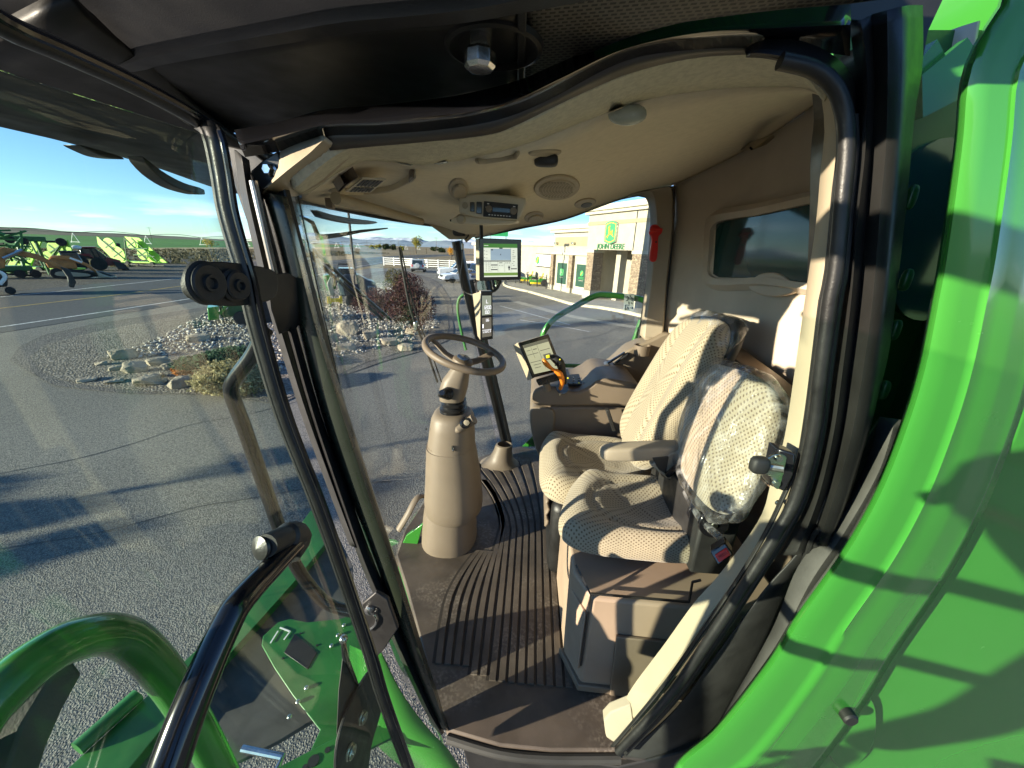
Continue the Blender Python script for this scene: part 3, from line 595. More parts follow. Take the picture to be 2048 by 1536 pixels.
# loudspeaker
def ell(cx, cy, rx, ry, n=28, rot=0):
    return [(cx+rx*math.cos(2*PI*k/n)*math.cos(rot)-ry*math.sin(2*PI*k/n)*math.sin(rot), cy+rx*math.cos(2*PI*k/n)*math.sin(rot)+ry*math.sin(2*PI*k/n)*math.cos(rot)) for k in range(n)]
sp = liner_plate(ell(1113, 371, 46, 25, rot=-.08), 'loudspeaker', M['cream'], .010, k=48)
liner_plate(ell(1113, 372, 37, 19.5, rot=-.08), 'speaker_plate', M['cream'], .013, sp, k=40)
sm = MB()
for r_ in range(-6, 7):
    yy = 372+r_*2.7; hw = 34*math.sqrt(max(0, 1-(r_*2.7/19)**2)); x = 1113-hw
    while x < 1113+hw-4:
        a, b = onl(x, yy, .0145), onl(x+3.6, yy-.4, .0145); sm.bar(a, b, .0022, .001); x += 6
part(sm, 'speaker_slots', M['ink'], sp, smooth=False)
for (cx, cy, rx, ry) in ((917,374,20,22),(1068,432,20,11)):
    nv = liner_plate(ell(cx, cy, rx, ry, 20, -.2), 'round_vent', M['cream'], .008)
    liner_plate(ell(cx+2, cy+2, rx*.72, ry*.72, 20, -.2), 'vent_disc', M['cream'], .016, nv)
nv = liner_plate(ell(1170, 404, 22, 9, 20, -.2), 'round_vent', M['cream'], .01)
liner_plate(ell(1172, 406, 12, 5, 20, -.2), 'vent_mouth', M['ink'], .012, nv)
liner_plate(ell(1200, 321, 10, 3, 12, 0), 'felt_button', M['liner'], .004)
hb = liner_plate([(1480,300),(1500,284),(1543,271),(1546,276),(1530,290),(1500,302)], 'roof_bracket', M['post'], .008, smooth=False)
for a, b in ((1499,294),(1521,278)): liner_plate(ell(a, b, 3, 1.6, 10), 'screw_hole', M['ink'], .010, hb)
# radio console hanging at the front corner
YR = 1.36
rc = part(MB().prism(cat(WL([(918,398),(922,389),(935,386),(991,388),(1040,394),(1053,400),(1050,415),(1040,436),(1030,440),(967,436),(925,429),(918,425)], Y=YR), 60, closed=True), (-.02, .30, .02)), 'overhead_console', M['liner_l'], hl, bevel=.006)
part(MB().prism(WL([(900,440),(918,428),(1035,440),(1030,447),(960,450),(905,447)], Y=YR+.03), (0, .2, .01)), 'console_base', M['liner_l'], rc, bevel=.006)
rq = WL([(968,402),(1036,409),(1034,438),(966,433)], Y=YR-.004)
rd = part(MB().prism(rq, (0, .006, 0)), 'radio', M['black_pl'], rc, bevel=.001)
rs = MB(); slit(rq, .27, .35, .78, .62, rs, .002)
part(rs, 'radio_display', mat('dark_display', (.015, .02, .025), .1), rc, smooth=False)
for u in (.17, .88): part(MB().lathe([(.001, 0), (.011, 0), (.010, .012), (.001, .013)], on_q(rq, u, .48, 0), (0, -1, 0), 16), 'radio_knob', M['tan'], rc)
rs = MB()
for k in range(8): slit(rq, .16+k*.085, .83, .21+k*.085, .88, rs, .002)
for r4 in ((.1, .12, .16, .18), (.86, .14, .93, .2), (.06, .36, .12, .4)):
    m4 = MB(); slit(rq, *r4, m4, .002); part(m4, 'radio_symbol', M['sticker'], rc, smooth=False)
part(rs, 'radio_legend', M['sticker'], rc, smooth=False)
for a in ([(940,404),(949,404),(949,424),(940,423)], [(953,403),(964,404),(964,428),(952,427)]):
    part(MB().prism(WL(a, Y=YR-.005), (0, .006, 0)), 'rocker_switch', M['black_gloss'], rc, bevel=.002)
part(MB().lathe([(.001, 0), (.016, 0), (.012, .012), (.001, .014)], W(922, 438, Y=YR-.01), (0, -1, -.2), 14), 'dial', M['cream'], rc)
part(MB().lathe([(.001, 0), (.010, 0), (.009, .003), (.001, .003)], W(930, 411, Y=YR-.002), (0, -1, 0), 14), 'blank_cap', M['cream'], rc)
# ---- corner monitor
def monitor(name, bez, scr, side, thick, parent=None):
    q = bez; n = (q[1]-q[0]).cross(q[3]-q[0]).normalized()
    if n.dot(q[0]-Vector((0, 0, CZ))) > 0: n = -n
    body = part(MB().prism([p-n*.012 for p in q], -n*thick), name, M['cream'], parent, bevel=.006)
    mb = MB()
    fr_ = part(MB().prism(q, -n*.012), 'bezel', M['black_gloss'], body, bevel=.003)
    return body, n
bz_ = [W(958, 476, Y=1.80), W(1043, 479, Y=1.84), W(1042, 559, Y=1.84), W(959, 562, Y=1.80)]
mon, nm = monitor('corner_monitor', bz_, None, None, .05)
part(MB().prism([W(951,478,Y=1.86), W(962,476,Y=1.805), W(962,562,Y=1.805), W(952,560,Y=1.86)], (.01, .03, 0)), 'monitor_side', M['cream'], mon, bevel=.002)
SQ = [W(967, 487, Y=1.80), W(1034, 488, Y=1.83), W(1035, 553, Y=1.83), W(968, 554, Y=1.80)]
def scr_rects(q, rects, name, m, parent, d):
    mb = MB()
    for r_ in rects: slit(q, *r_, mb, d)
    return part(mb, name, m, parent, smooth=False)
eg = lambda n, c, s=1: emit(n, c, s)
E_ = dict(green=eg('screen_green', (.02, .07, .01), .9), olive=eg('screen_olive', (.06, .10, .02), .9), light=eg('screen_grey', (.32, .34, .28), .75), map=eg('screen_map', (.12, .16, .19), .8), dark=eg('screen_dark', (.02, .02, .02), 1), mid=eg('screen_mid', (.12, .13, .10), .8))
so_ = .005
scr_rects(SQ, [(0, 0, 1, 1)], 'screen', E_['light'], mon, so_)
scr_rects(SQ, [(0, 0, 1, .12)], 'screen_title', E_['green'], mon, so_+.001)
scr_rects(SQ, [(0, .87, 1, .96)], 'screen_footer', E_['olive'], mon, so_+.001)
scr_rects(SQ, [(.20, .15, .80, .49)], 'screen_map', E_['map'], mon, so_+.001)
dr = [(0, .50, .80, .53), (.2, .53, .205, .85), (.41, .53, .415, .85), (.6, .53, .605, .85), (.8, .12, .805, .85), (.21, .62, .40, .65), (.21, .76, .40, .79), (.8, .74, .98, .77), (.73, .66, .76, .80), (.715, .69, .775, .74), (.45, .56, .55, .58), (.49, .30, .51, .34), (.22, .16, .27, .2), (.46, .12, .56, .15)]
rnd = random.Random(3)
for c in range(2):
    for r_ in range(5): dr.append((.05+c*.08, .565+r_*.06, .08+c*.08+rnd.random()*.015, .58+r_*.06))
for r_ in range(3): dr += [(.06, .22+r_*.1, .11, .23+r_*.1), (.01, .2+r_*.1, .03, .22+r_*.1)]
for r_ in range(9): dr.append((.83+rnd.random()*.03, .2+r_*.055, .87+rnd.random()*.09, .212+r_*.055))
for c in range(3): dr += [(.24+c*.05, .69, .265+c*.05, .71), (.45+c*.05, .64, .465+c*.05, .66), (.64+c*.05, .56, .665+c*.05, .585)]
scr_rects(SQ, dr, 'screen_marks', E_['dark'], mon, so_+.002)
scr_rects(SQ, [(.01, .05, .14, .065)], 'screen_words', E_['light'], mon, so_+.002)
part(MB().tube([W(962, 440, Y=1.86), W(963, 478, Y=1.86)], .008, 8), 'monitor_stalk', M['black_pl'], mon)
part(MB().bar(W(900, 441, Y=1.78), W(1030, 442, Y=1.82), .012, .008), 'monitor_rail', M['black_pl'], mon)
# ---- display on the front right post
cq = [W(961,582,Y=2.10), W(985,582,Y=2.12), W(986,678,Y=2.12), W(961,682,Y=2.10)]
cl, nc = monitor('post_display', cq, None, None, .035)
part(MB().prism([W(945,588,Y=2.18), W(961,583,Y=2.11), W(961,681,Y=2.11), W(955,672,Y=2.18)], (.01, .03, 0)), 'display_side', M['cream'], cl, bevel=.002)
scr_rects(cq, [(.12, .09, .88, .48)], 'screen', E_['mid'], cl, .002)
scr_rects(cq, [(.12, .53, .88, .93)], 'screen', eg('screen_brown', (.05, .045, .035), 1), cl, .002)
def seg7(mb, q, txt, u0, v0, w, h, gap, d):
    S = {'0': 'abcdef', '1': 'bc', '2': 'abdeg', '3': 'abcdg', '6': 'acdefg', '8': 'abcdefg', 'L': 'def', 'C': 'adef', 'E': 'adefg', 'U': 'bcdef'}
    for ch in txt:
        if ch == '.': slit(q, u0-gap*.6, v0+h*.88, u0-gap*.2, v0+h, mb, d); continue
        for sg in S.get(ch, 'g'):
            t = w*.16; th = h*.09
            r_ = dict(a=(0, 0, w, th), g=(0, h/2-th/2, w, h/2+th/2), d=(0, h-th, w, h), f=(0, 0, t, h/2), e=(0, h/2, t, h), b=(w-t, 0, w, h/2), c=(w-t, h/2, w, h))[sg]
            slit(q, u0+r_[0], v0+r_[1], u0+r_[2], v0+r_[3], mb, d)
        u0 += w+gap
wmat = eg('digit_white', (.75, .75, .8), .7)
for args in (('L', .46, .17, .16, .07, .04), ('1200', .22, .29, .13, .07, .04), ('0.0', .38, .39, .14, .06, .05), ('36', .42, .56, .11, .05, .04), ('L02C3', .2, .80, .09, .04, .04)):
    wm = MB(); seg7(wm, cq, *args, .003); part(wm, 'display_digits', wmat, cl, smooth=False)
scr_rects(cq, [(.16, .66, .24, .74)], 'display_bar', wmat, cl, .003); scr_rects(cq, [(.14, .78, .86, .785)], 'display_line', wmat, cl, .003)
# ---- roof: underside plates, fascia, grille, bolt
def roofz(px): return 3.79+.05*max(0, (px-1000))/900
ui = [(444,268),(480,258),(560,246),(650,222),(760,213),(870,200),(950,186),(1038,163)]
uo = [(219,132),(300,116),(380,100),(460,86),(540,72),(620,58),(700,44),(1038,2)]
pa = [W(a, b, Z=3.79) for a, b in ui]; po = [W(a, b, Z=3.79) for a, b in [(236,129),(330,110),(460,86),(580,65),(700,44),(820,33),(943,20),(1038,2)]]
roof = part(MB().grid([resample([a, a.lerp(b, .5), b], 10) for a, b in zip(cat(pa, 30), cat(po, 30))]), 'roof', M['roof'], solid=.012)
gi = [W(a, b, Z=3.80+.04*(a-1045)/800) for a, b in [(1050,160),(1100,144),(1170,108),(1250,74),(1330,50),(1400,36),(1560,16),(1700,4),(1860,-20)]]
go = [W(a, b, Z=3.80+.04*(a-1045)/800) for a, b in [(1052,-10),(1110,-30),(1180,-50),(1250,-70),(1350,-90),(1450,-110),(1600,-130),(1760,-150),(1900,-160)]]
ga, gb = cat(gi, 40), cat(go, 40); P = []; UV = []
for a, b in zip(ga, gb):
    row = resample([a, b], 12); P.append(row); UV.append([(p.x, p.y) for p in row])
part(MB().grid(P, uv=UV), 'roof_grille', M['perf'], roof, solid=.004)
part(MB().bar(W(1042, 168, Z=3.785), W(1045, -20, Z=3.785), .012, .012), 'panel_joint', M['roof'], roof, bevel=.002)
# dish with the bright bolt
dc = W(988, 92, Z=3.785)
part(MB().lathe([(.074, .002), (.072, -.005), (.066, -.007), (.060, -.003), (.052, -.0005), (.001, .0)], dc, (0, 0, 1), 40), 'bolt_dish', M['roof'], roof)
bc = W(960, 70, Z=3.785)
bo_ = part(MB().lathe([(.001, 0), (.016, 0), (.016, -.018), (.001, -.018)], bc, (0, 0, 1), 8), 'roof_bolt', M['steel'], roof, smooth=False, bevel=.001)
part(MB().lathe([(.001, -.016), (.019, -.016), (.023, -.021), (.023, -.036), (.019, -.041), (.001, -.041)], bc, (0, 0, 1), 8), 'roof_bolt_head', M['steel'], roof, smooth=False, bevel=.0015)
part(MB().tube(cat([W(a, b, Z=3.787) for a, b in [(865,128),(880,138),(895,150),(920,160),(945,168),(965,166)]], 20), .0015, 6), 'moulded_line', M['roof'], roof)
for a, b in ((866,128),(882,138),(966,166)): part(MB().lathe([(.001, 0), (.007, 0), (.006, -.003), (.001, -.003)], W(a, b, Z=3.789), (0, 0, 1), 12), 'moulded_boss', M['roof'], roof)
# fascia (side of the roof) leaning outwards
fo = [W(a, b, Z=3.79)+Vector((0, -.002, 0)) for a, b in [(236,129),(330,110),(460,86),(580,65),(700,44),(820,33),(943,20),(1038,2),(1200,-30),(1450,-80),(1800,-120)]]
fm = [p+Vector((0, -.035, .0)) for p in fo]; _e = fo[0]; fo = [_e+Vector((-1.1, .06, 0)), _e+Vector((-.7, .04, 0)), _e+Vector((-.3, .015, 0))]+fo; fm = [p+Vector((0, -.035, 0)) for p in fo]; ext = [Vector((0, .20*max(0, min(1, (i-9)/3)), .0)) for i in range(len(fo))]; ft = [p+Vector((0, -.26, .045))+e for p, e in zip(fo, ext)]; ft2 = [p+Vector((0, -.30, .14))+e for p, e in zip(fo, ext)]; ft3 = [p+Vector((0, -.1, .30-(.12 if e.y > .1 else 0)))+e for p, e in zip(fo, ext)]
part(MB().grid(loft([fo, [p+Vector((0, -.004, -.012)) for p in fo], [p+Vector((0, -.028, -.012)) for p in fo], fm, ft, ft2, ft3], 60)), 'roof_fascia', M['roof_blue'], roof, solid=.006, auto=60)
part(MB().prism(WL([(1700,-60),(1905,-60),(1885,0),(1856,62),(1843,132),(1830,60),(1700,40)], Y=.83), (0, .03, 0)), 'roof_corner', M['black'], roof)
# front overhang of the roof, in front of the windshield
fr0 = [W(a, b, Z=3.74) for a, b in [(-260,190),(-120,215),(0,245),(90,266),(180,290),(300,325)]]+[Vector((-1.50, 2.0, 3.73)), Vector((-1.45, 2.5, 3.73)), Vector((-1.2, 2.75, 3.74))]
fr1 = [Vector((-.62, .60, 3.79)), Vector((-.66, .68, 3.79)), Vector((-.68, .76, 3.79)), Vector((-.72, .84, 3.79)), Vector((-.76, .98, 3.76)), Vector((-.8, 1.2, 3.74)), Vector((-.88, 1.7, 3.73)), Vector((-.8, 2.2, 3.73)), Vector((-.4, 2.6, 3.75))]
e0, e1 = cat(fr0, 40), cat(fr1, 40)
part(MB().grid([resample([a, b], 8) for a, b in zip(e0, e1)]), 'roof_visor', M['roof'], roof, solid=.02)
part(MB().grid([[a+Vector((.0, 0, -.004)), a+Vector((-.03, 0, .03)), a+Vector((-.02, 0, .12)), a+Vector((.12, 0, .2))] for a in e0]), 'visor_edge', M['roof'], roof, solid=.006)
# roof top skin
rt_ = [p for p in e0]; part(MB().prism([(-1.5, .7, 3.99), (-1.5, 2.7, 3.99), (.75, 2.7, 4.0), (.55, .80, 4.0), (.1, .66, 4.0), (-.6, .66, 4.0)], (0, 0, .12)), 'roof_skin', M['green'], roof, bevel=.03)
# work lamps hanging under the visor (seen from inside as dark crescents)
for a in ([(160,290),(190,306),(215,315),(250,319),(240,312),(200,300)], [(285,312),(300,335),(325,358),(360,378),(408,390),(408,378),(370,366),(330,345)]):
    part(MB().prism(cat([W(x, y, X=-1.15) for x, y in a], 24, closed=True), (-.05, 0, 0)), 'work_lamp_rim', M['black'], roof, bevel=.003)
part(MB().prism(cat([W(x, y, X=-1.1) for x, y in [(634,420),(660,428),(700,436),(740,441),(758,445),(735,449),(700,447),(665,440),(640,432)]], 24, closed=True), (-.04, 0, 0)), 'visor_lamp_bar', M['black'], roof, bevel=.003)
# =================================================================== floor, steering column, seats, console
fo_ = [W(896,1460,Z=FZ), W(868,1380,Z=FZ), W(815,1180,Z=FZ), W(793,1110,Z=FZ), Vector((-.64,1.7,FZ)), W(850,1000,Z=FZ), W(900,945,Z=FZ), W(955,915,Z=FZ), W(990,903,Z=FZ), W(1040,892,Z=FZ), Vector((.2, 2.64, FZ)), Vector((.9, 2.6, FZ)), Vector((.95, .8, FZ)), W(1240,1500,Z=FZ), W(1100,1500,Z=FZ), W(1000,1490,Z=FZ)]
fl = part(MB().prism([p+Vector((0, 0, -.05)) for p in fo_], (0, 0, .05)), 'cab_floor', M['floor'], bevel=.006)
part(MB().tube(cat([p+Vector((0, -.012, -.02)) for p in [fo_[0], fo_[15], fo_[14], fo_[13]]], 30), .014, 10), 'door_sill', M['dirt_steel'], fl)
# ribs of the mat, and dark strips painting shade into the gaps
ribs = MB(); dark = MB(); NR = 15
for i in range(NR):
    x0 = -.298+.0345*i
    def gx(y):
        b = 0
        if i < 6: b = -(.075-.0125*i)*math.sin(PI*min(max((y-1.0)/.62, 0), 1))*.35 + (.11-.02*i)*max(0, (y-1.25)/.4)**1.6*(1 if y < 1.66 else 1)
        if y > 1.75: b += (x0-.16)*1.15*((y-1.75)/.6)**1.5
        return x0 + b*(.9 if i < 6 else 1)
    def seg(y0, y1):
        n = 14; a = []; c = []
        for k in range(n+1):
            y = y0+(y1-y0)*k/n; a.append(Vector((gx(y), y, FZ))); c.append(Vector((gx(y)+.0245*(1+.9*max(0, (y-1.75)/.6)**1.5), y, FZ)))
        top = Vector((0, 0, .0065)); lo = Vector((0, 0, -.001)); dark.grid([[p+Vector((-.012, 0, .0012)) for p in a], [p+Vector((.001, 0, .0012)) for p in a]])
        ribs.grid([[p+lo for p in a], [p+top+Vector((.0012, 0, 0)) for p in a], [p+top-Vector((.0012, 0, 0)) for p in c], [p+lo for p in c]])
        for row in (0, n):
            o = len(ribs.v); ribs.add([a[row]+lo, a[row]+top, c[row]+top, c[row]+lo], [(0, 1, 2, 3)])
    if i < 4: seg(1.0, 1.58)
    elif i < 6: seg(.97, 2.22)
    else: seg(.955, 2.36 if i < 9 else 2.5)
part(ribs, 'mat_ribs', M['floor'], fl, auto=50); part(dark, 'groove_shade_strips', M['groove'], fl, smooth=False)
# ---- steering column
YC = 1.68
def sec(rows, yv=YC, n=32, ey=1.15, e=.85):
    out = []
    for (cx, cy, hw, *dy) in rows:
        c = W(cx, cy, Y=yv+(dy[0] if dy else 0)); r_ = (W(cx+hw, cy, Y=c.y)-c).x
        ring = []
        for k in range(n):
            a = 2*PI*k/n; ca, sa = math.cos(a), math.sin(a)
            ring.append(c+Vector((math.copysign(abs(ca)**e, ca)*r_, math.copysign(abs(sa)**e, sa)*r_*ey, 0)))
        out.append(ring)
    return out
def loftsolid(rings, name, m, parent=None, **k):
    mb = MB(); o = 0; mb.grid(rings, cv=True); n = len(rings[0])
    mb.f.append(tuple(range(n))[::-1]); mb.f.append(tuple((len(rings)-1)*n+i for i in range(n)))
    return part(mb, name, m, parent, **k)
sc_ = loftsolid(sec([(900,1073,53,.0),(900,1040,52),(901,1012,50),(902,1003,49)]), 'steering_column', M['tan'], auto=50)
loftsolid(sec([(903,1012,46),(903,994,46)]), 'column_gap', M['tan_d'], sc_)
loftsolid(sec([(907,1016,50),(909,1008,55),(908,990,56),(907,950,53),(904,905,49),(902,887,47)]), 'column_lower_cover', M['tan'], sc_, auto=50)
loftsolid(sec([(902,889,45),(902,882,45)]), 'column_gap', M['tan_d'], sc_)
loftsolid(sec([(903,887,46),(904,875,45),(905,850,43),(906,832,41),(906,824,37),(906,820,30)]), 'column_upper_cover', M['tan'], sc_, auto=50)
bl_ = []
for k in range(9): bl_.append((906+k*.6, 823-k*4.2, 29-1.1*k-(4 if k % 2 else 0)))
loftsolid(sec(bl_), 'column_boot', M['rubber'], sc_)
hd = loftsolid(sec([(905,802,14),(905,796,24),(908,775,27),(912,757,25),(916,748,22),(922,735,18),(928,722,15)], e=.7), 'column_head', M['tan'], sc_, auto=40)
part(MB().tube(cat(WL([(948,838,1.60),(936,846,1.60),(915,860,1.58),(905,872,1.58)]), 10), [.024]*3+[.022]*4+[.012]*3, 12), 'stalk_housing', M['tan'], sc_)
part(MB().lathe([(.001, -.01), (.024, -.01), (.026, 0), (.024, .016), (.016, .02), (.001, .02)], W(930, 846, Y=1.58), (.2, -.9, .3), 18), 'knob_ring', M['black_gloss'], sc_)
part(MB().lathe([(.001, 0), (.013, 0), (.012, .014), (.001, .016)], W(933, 845, Y=1.558), (.2, -.9, .3), 16), 'knob_cap', M['cream'], sc_)
bell = []
for k in range(8): bell.append(((.030-.0022*k) if k % 2 == 0 else (.024-.0018*k), .009*k))
part(MB().lathe([(.001, 0)]+bell+[(.001, .07)], W(896, 787, Y=1.60), (-.35, -.85, .25), 18), 'stalk_boot', M['rubber'], sc_)
part(MB().tube([W(890, 786, Y=1.55), W(884, 785, Y=1.50)], [.010, .012], 12), 'stalk_tip', M['black_gloss'], sc_)
kq = W(908, 886, Y=1.59)
part(MB().lathe([(.001, 0), (.013, 0), (.013, .008), (.001, .01)], kq, (0, -1, .1), 16), 'key_switch', M['steel'], sc_)
part(MB().box(kq+Vector((0, -.025, -.004)), (.006, .03, .018)).lathe([(.001, 0), (.011, 0), (.011, .003), (.001, .003)], kq+Vector((.004, -.042, -.012)), (1, 0, 0), 12), 'key', M['steel'], sc_)
for a in ((890,842),(853,858),(910,870),(943,982)): part(MB().lathe([(.001, 0), (.0045, 0), (.0045, .002), (.001, .002)], W(a[0], a[1], Y=1.60), (0, -1, 0), 10), 'screw_hole', M['ink'], sc_)
# wheel
nw = Vector((.28, -.075, .95)).normalized(); wc = W(930, 706, Y=1.66)
ux = Vector((1, 0, 0)); ux = (ux-nw*ux.dot(nw)).normalized(); uy = nw.cross(ux)
RW = .178
wh = part(MB().tube([wc+ux*math.cos(2*PI*k/64)*RW+uy*math.sin(2*PI*k/64)*RW for k in range(64)], .0155, 14, closed=True), 'steering_wheel', M['tan_d'], CB)
hub = wc-nw*.045
part(MB().lathe([(.001, -.06), (.03, -.06), (.036, -.03), (.047, 0), (.045, .012), (.034, .02), (.001, .022)], hub, nw, 24), 'wheel_hub', M['tan_d'], wh)
part(MB().lathe([(.001, 0), (.030, 0), (.028, .005), (.001, .006)], hub+nw*.021, nw, 24), 'wheel_badge', mat('blue_grey_badge', (.03, .05, .09), .2, coat=.4), wh)
for ang in (165, 45, -55):
    a = R(ang); d = ux*math.cos(a)+uy*math.sin(a)
    part(MB().tube([hub+d*.03-nw*.005, hub+d*.09+nw*.005, wc+d*(RW-.03)-nw*.012, wc+d*(RW-.004)], [.022, .018, .016, .014], 10, ell=(.45, 1.2), up=nw), 'wheel_spoke', M['tan_d'], wh)
# pedal and tilt lever at the column foot
part(MB().tube(cat(WL([(855,993,1.72),(835,995,1.66),(815,1030,1.60),(797,1060,1.58)]), 14), .011, 10, ell=(1, 1.6)), 'foot_lever', M['tan'], sc_)
part(MB().prism(WL([(945,925,1.85),(962,935,1.83),(958,962,1.80),(943,950,1.82)]), (0, .02, .01)), 'pedal', M['rubber'], sc_, bevel=.003)
# ---- cushions
def pillow(c, T, e=.5, ew=.75, bump=None, nu=44, nv=22, name='cushion', m=None, parent=None, nz=0, **k):
    """c: four corners of the mid surface, FN, BN, BF, FF"""
    c = [Vector(p) for p in c]; Lu = (c[1]-c[0]).length; Lv = (c[3]-c[0]).length
    nn = (c[1]-c[0]).cross(c[3]-c[0]).normalized()
    if k.pop('flip', False): nn = -nn
    def pw(x, q): return math.copysign(abs(x)**q, x)
    P = []; UV = []
    for i in range(nv+1):
        th = -PI/2+PI*i/nv; row = []; ur = []
        for j in range(nu+1):
            ph = 2*PI*j/nu; r_ = pw(math.cos(th), ew)
            u_ = r_*pw(math.cos(ph), e); v_ = r_*pw(math.sin(ph), e); w_ = pw(math.sin(th), ew)
            # even the rings so that the top is well sampled
            p = (c[0].lerp(c[1], .5+u_/2)).lerp(c[3].lerp(c[2], .5+u_/2), .5+v_/2)
            h = w_*T/2
            if bump and w_ > 0: h += bump(u_, v_)*min(1, w_*1.6)
            p = p+nn*h
            if nz: p = p+nn*nz*mnoise.noise(p*9)+Vector((1, 1, 1))*nz*.6*mnoise.noise(p*23)
            wu, wv = math.cos(ph), math.sin(ph); row.append(p); ur.append((u_*Lu/2-w_*T*.75*r_*math.copysign(wu**4, wu), v_*Lv/2-w_*T*.75*r_*math.copysign(wv**4, wv)))
        P.append(row); UV.append(ur)
    return MB().grid(P, uv=UV)
def sstep(a, b, x): t = min(max((x-a)/(b-a), 0), 1); return t*t*(3-2*t)
def seatbump(u_, v_):
    d = math.sqrt((u_*.9-.15)**2+(v_*1.05)**2)
    return -.030*(1-sstep(.25, .75, d)) + .012*sstep(.55, .8, abs(v_))*(1-sstep(.8, 1, abs(v_))) + .02*sstep(-.3, -.75, u_)*(1-sstep(.75, 1, -u_)) - .012*math.exp(-((d-.72)/.05)**2)
def nest(a, m=10): return a
os_ = part(pillow([(.065,1.40,2.50),(.62,1.42,2.48),(.62,1.98,2.48),(.075,1.96,2.50)], .14, .5, .6, seatbump, 72, 40), 'operator_seat', M['fabric'])
bs_c = [W(1098,1092,Z=2.55), W(1468,1128,Z=2.55), W(1395,972,Z=2.55), W(1148,952,Z=2.55)]
bs = part(pillow(bs_c, .115, .55, .6, seatbump, 72, 40), 'passenger_seat', M['fabric'])
def backbump(u_, v_): return .02*sstep(.5, .85, abs(v_))*(1-sstep(.85, 1, abs(v_))) - .01*math.exp(-((abs(v_)-.45)/.05)**2)
# operator backrest: corners bottom near, top near, top far, bottom far
ob = [(.50,1.44,2.58),(.745,1.44,3.275),(.745,1.835,3.25),(.51,1.92,2.58)]
part(pillow(ob, .13, .55, .6, backbump, 72, 40), 'backrest', M['fabric'], os_)
sh_ = part(pillow([(p[0]+.062, p[1]+.0, p[2]+.01) for p in ob], .06, .5, .5), 'backrest_shell', M['black_pl'], os_)
part(pillow([(.70,1.43,3.12),(.775,1.42,3.29),(.775,1.82,3.27),(.70,1.82,3.12)], .12, .6, .8, nz=.03), 'plastic_cover', M['film'], os_)
# passenger backrest wrapped in clear film
pb = [W(1462,1070,X=.56), W(1590,770,X=.70), W(1392,716,X=.72), W(1352,935,X=.58)]
bk = part(pillow(pb, .085, .62, .6, lambda u_, v_: .006*math.cos(u_*3), 72, 40), 'backrest', M['fabric'], bs)
ctr = sum(pb, Vector())/4
pf = [ctr+(p-ctr)*1.10 for p in pb]
part(pillow(pf, .115, .6, .7, None, 90, 50, nz=.016), 'plastic_cover', M['film'], bs)
part(MB().tube(cat([W(1440,1075,X=.56)+Vector((.0, 0, 0)), W(1400, 1035, X=.56), W(1372, 985, X=.56)], 10), .012, 8), 'cover_knot', M['film'], bs)
# hinge plates, recliner and seat belt buckle between the seats
for a in ((1400,1025,.60),(1425,1045,.58)):
    c0 = W(a[0], a[1], X=a[2]); part(MB().lathe([(.001, 0), (.045, 0), (.045, .012), (.001, .012)], c0, (0, -1, .1), 24), 'recliner_plate', M['black_gloss'], bs, bevel=.002)
    part(MB().lathe([(.001, .012), (.009, .012), (.008, .018), (.001, .018)], c0, (0, -1, .1), 8), 'recliner_bolt', M['zinc'], bs)
part(MB().bar(W(1330, 955, Y=1.34), W(1385, 905, Y=1.40), .05, .02), 'seat_bracket', M['black_pl'], bs, bevel=.004)
part(MB().box((.62, 1.28, 2.62), (.12, .5, .22)), 'hinge_box', M['black_pl'], bs, bevel=.01)
part(MB().tube(cat(WL([(1335,950,1.30),(1352,935,1.28),(1368,915,1.27)]), 8), .012, 8), 'adjuster_lever', M['black_gloss'], bs)
bq = [W(1420,1105,Y=.88), W(1450,1086,Y=.88), W(1467,1110,Y=.86), W(1436,1131,Y=.86)]
bu = part(MB().prism(bq, (.012, .03, .0)), 'belt_buckle', M['black_gloss'], bs, bevel=.003)
rq_ = [on_q(bq, .18, .28, .001), on_q(bq, .92, .28, .001), on_q(bq, .92, .80, .001), on_q(bq, .18, .80, .001)]
part(MB().prism(rq_, (-.002, -.006, 0)), 'release_button', M['redp'], bs, bevel=.0015)
nq = (bq[1]-bq[0]).cross(bq[3]-bq[0]).normalized()
if nq.y > 0: nq = -nq
Mb = basis(bq[1]-bq[0], -(bq[3]-bq[0]))
text_mesh('PRESS', .010, Mb, on_q(bq, .55, .55, .0085), 'button_word', mat('red_raised_letters', (.35, .01, .01), .5), bs, .0008)
# armrest
ar = MB(); a0, a1 = W(1200, 905, Y=1.32), W(1395, 897, Y=1.36)
arm = part(MB().ball((a0+a1)/2, 1, 14, ((a1-a0).length/2, .035, .030), .45, M=basis(a1-a0, (0, 1, .02))), 'armrest', M['post'], os_)
ab = part(MB().prism(WL([(1300,930),(1345,905),(1385,900),(1380,960),(1335,958)], Y=1.31), (0, .03, 0)), 'armrest_bracket', M['post'], os_, bevel=.006)
part(MB().prism(WL([(1304,915),(1338,914),(1332,948),(1318,940)], Y=1.305), (0, .01, 0)), 'armrest_opening', M['black_pl'], os_, bevel=.002)
# suspension boot under operator seat
part(MB().box((.36, 1.70, 2.23), (.46, .5, .4)), 'suspension_boot', M['rubber'], os_, bevel=.04)
part(MB().grid([[Vector((.115-.007*math.sin(k*1.5), 1.50+j*.04, 2.42-.016*k)) for j in range(11)] for k in range(10)]), 'suspension_bellows', M['tan_d'], os_, solid=.01)
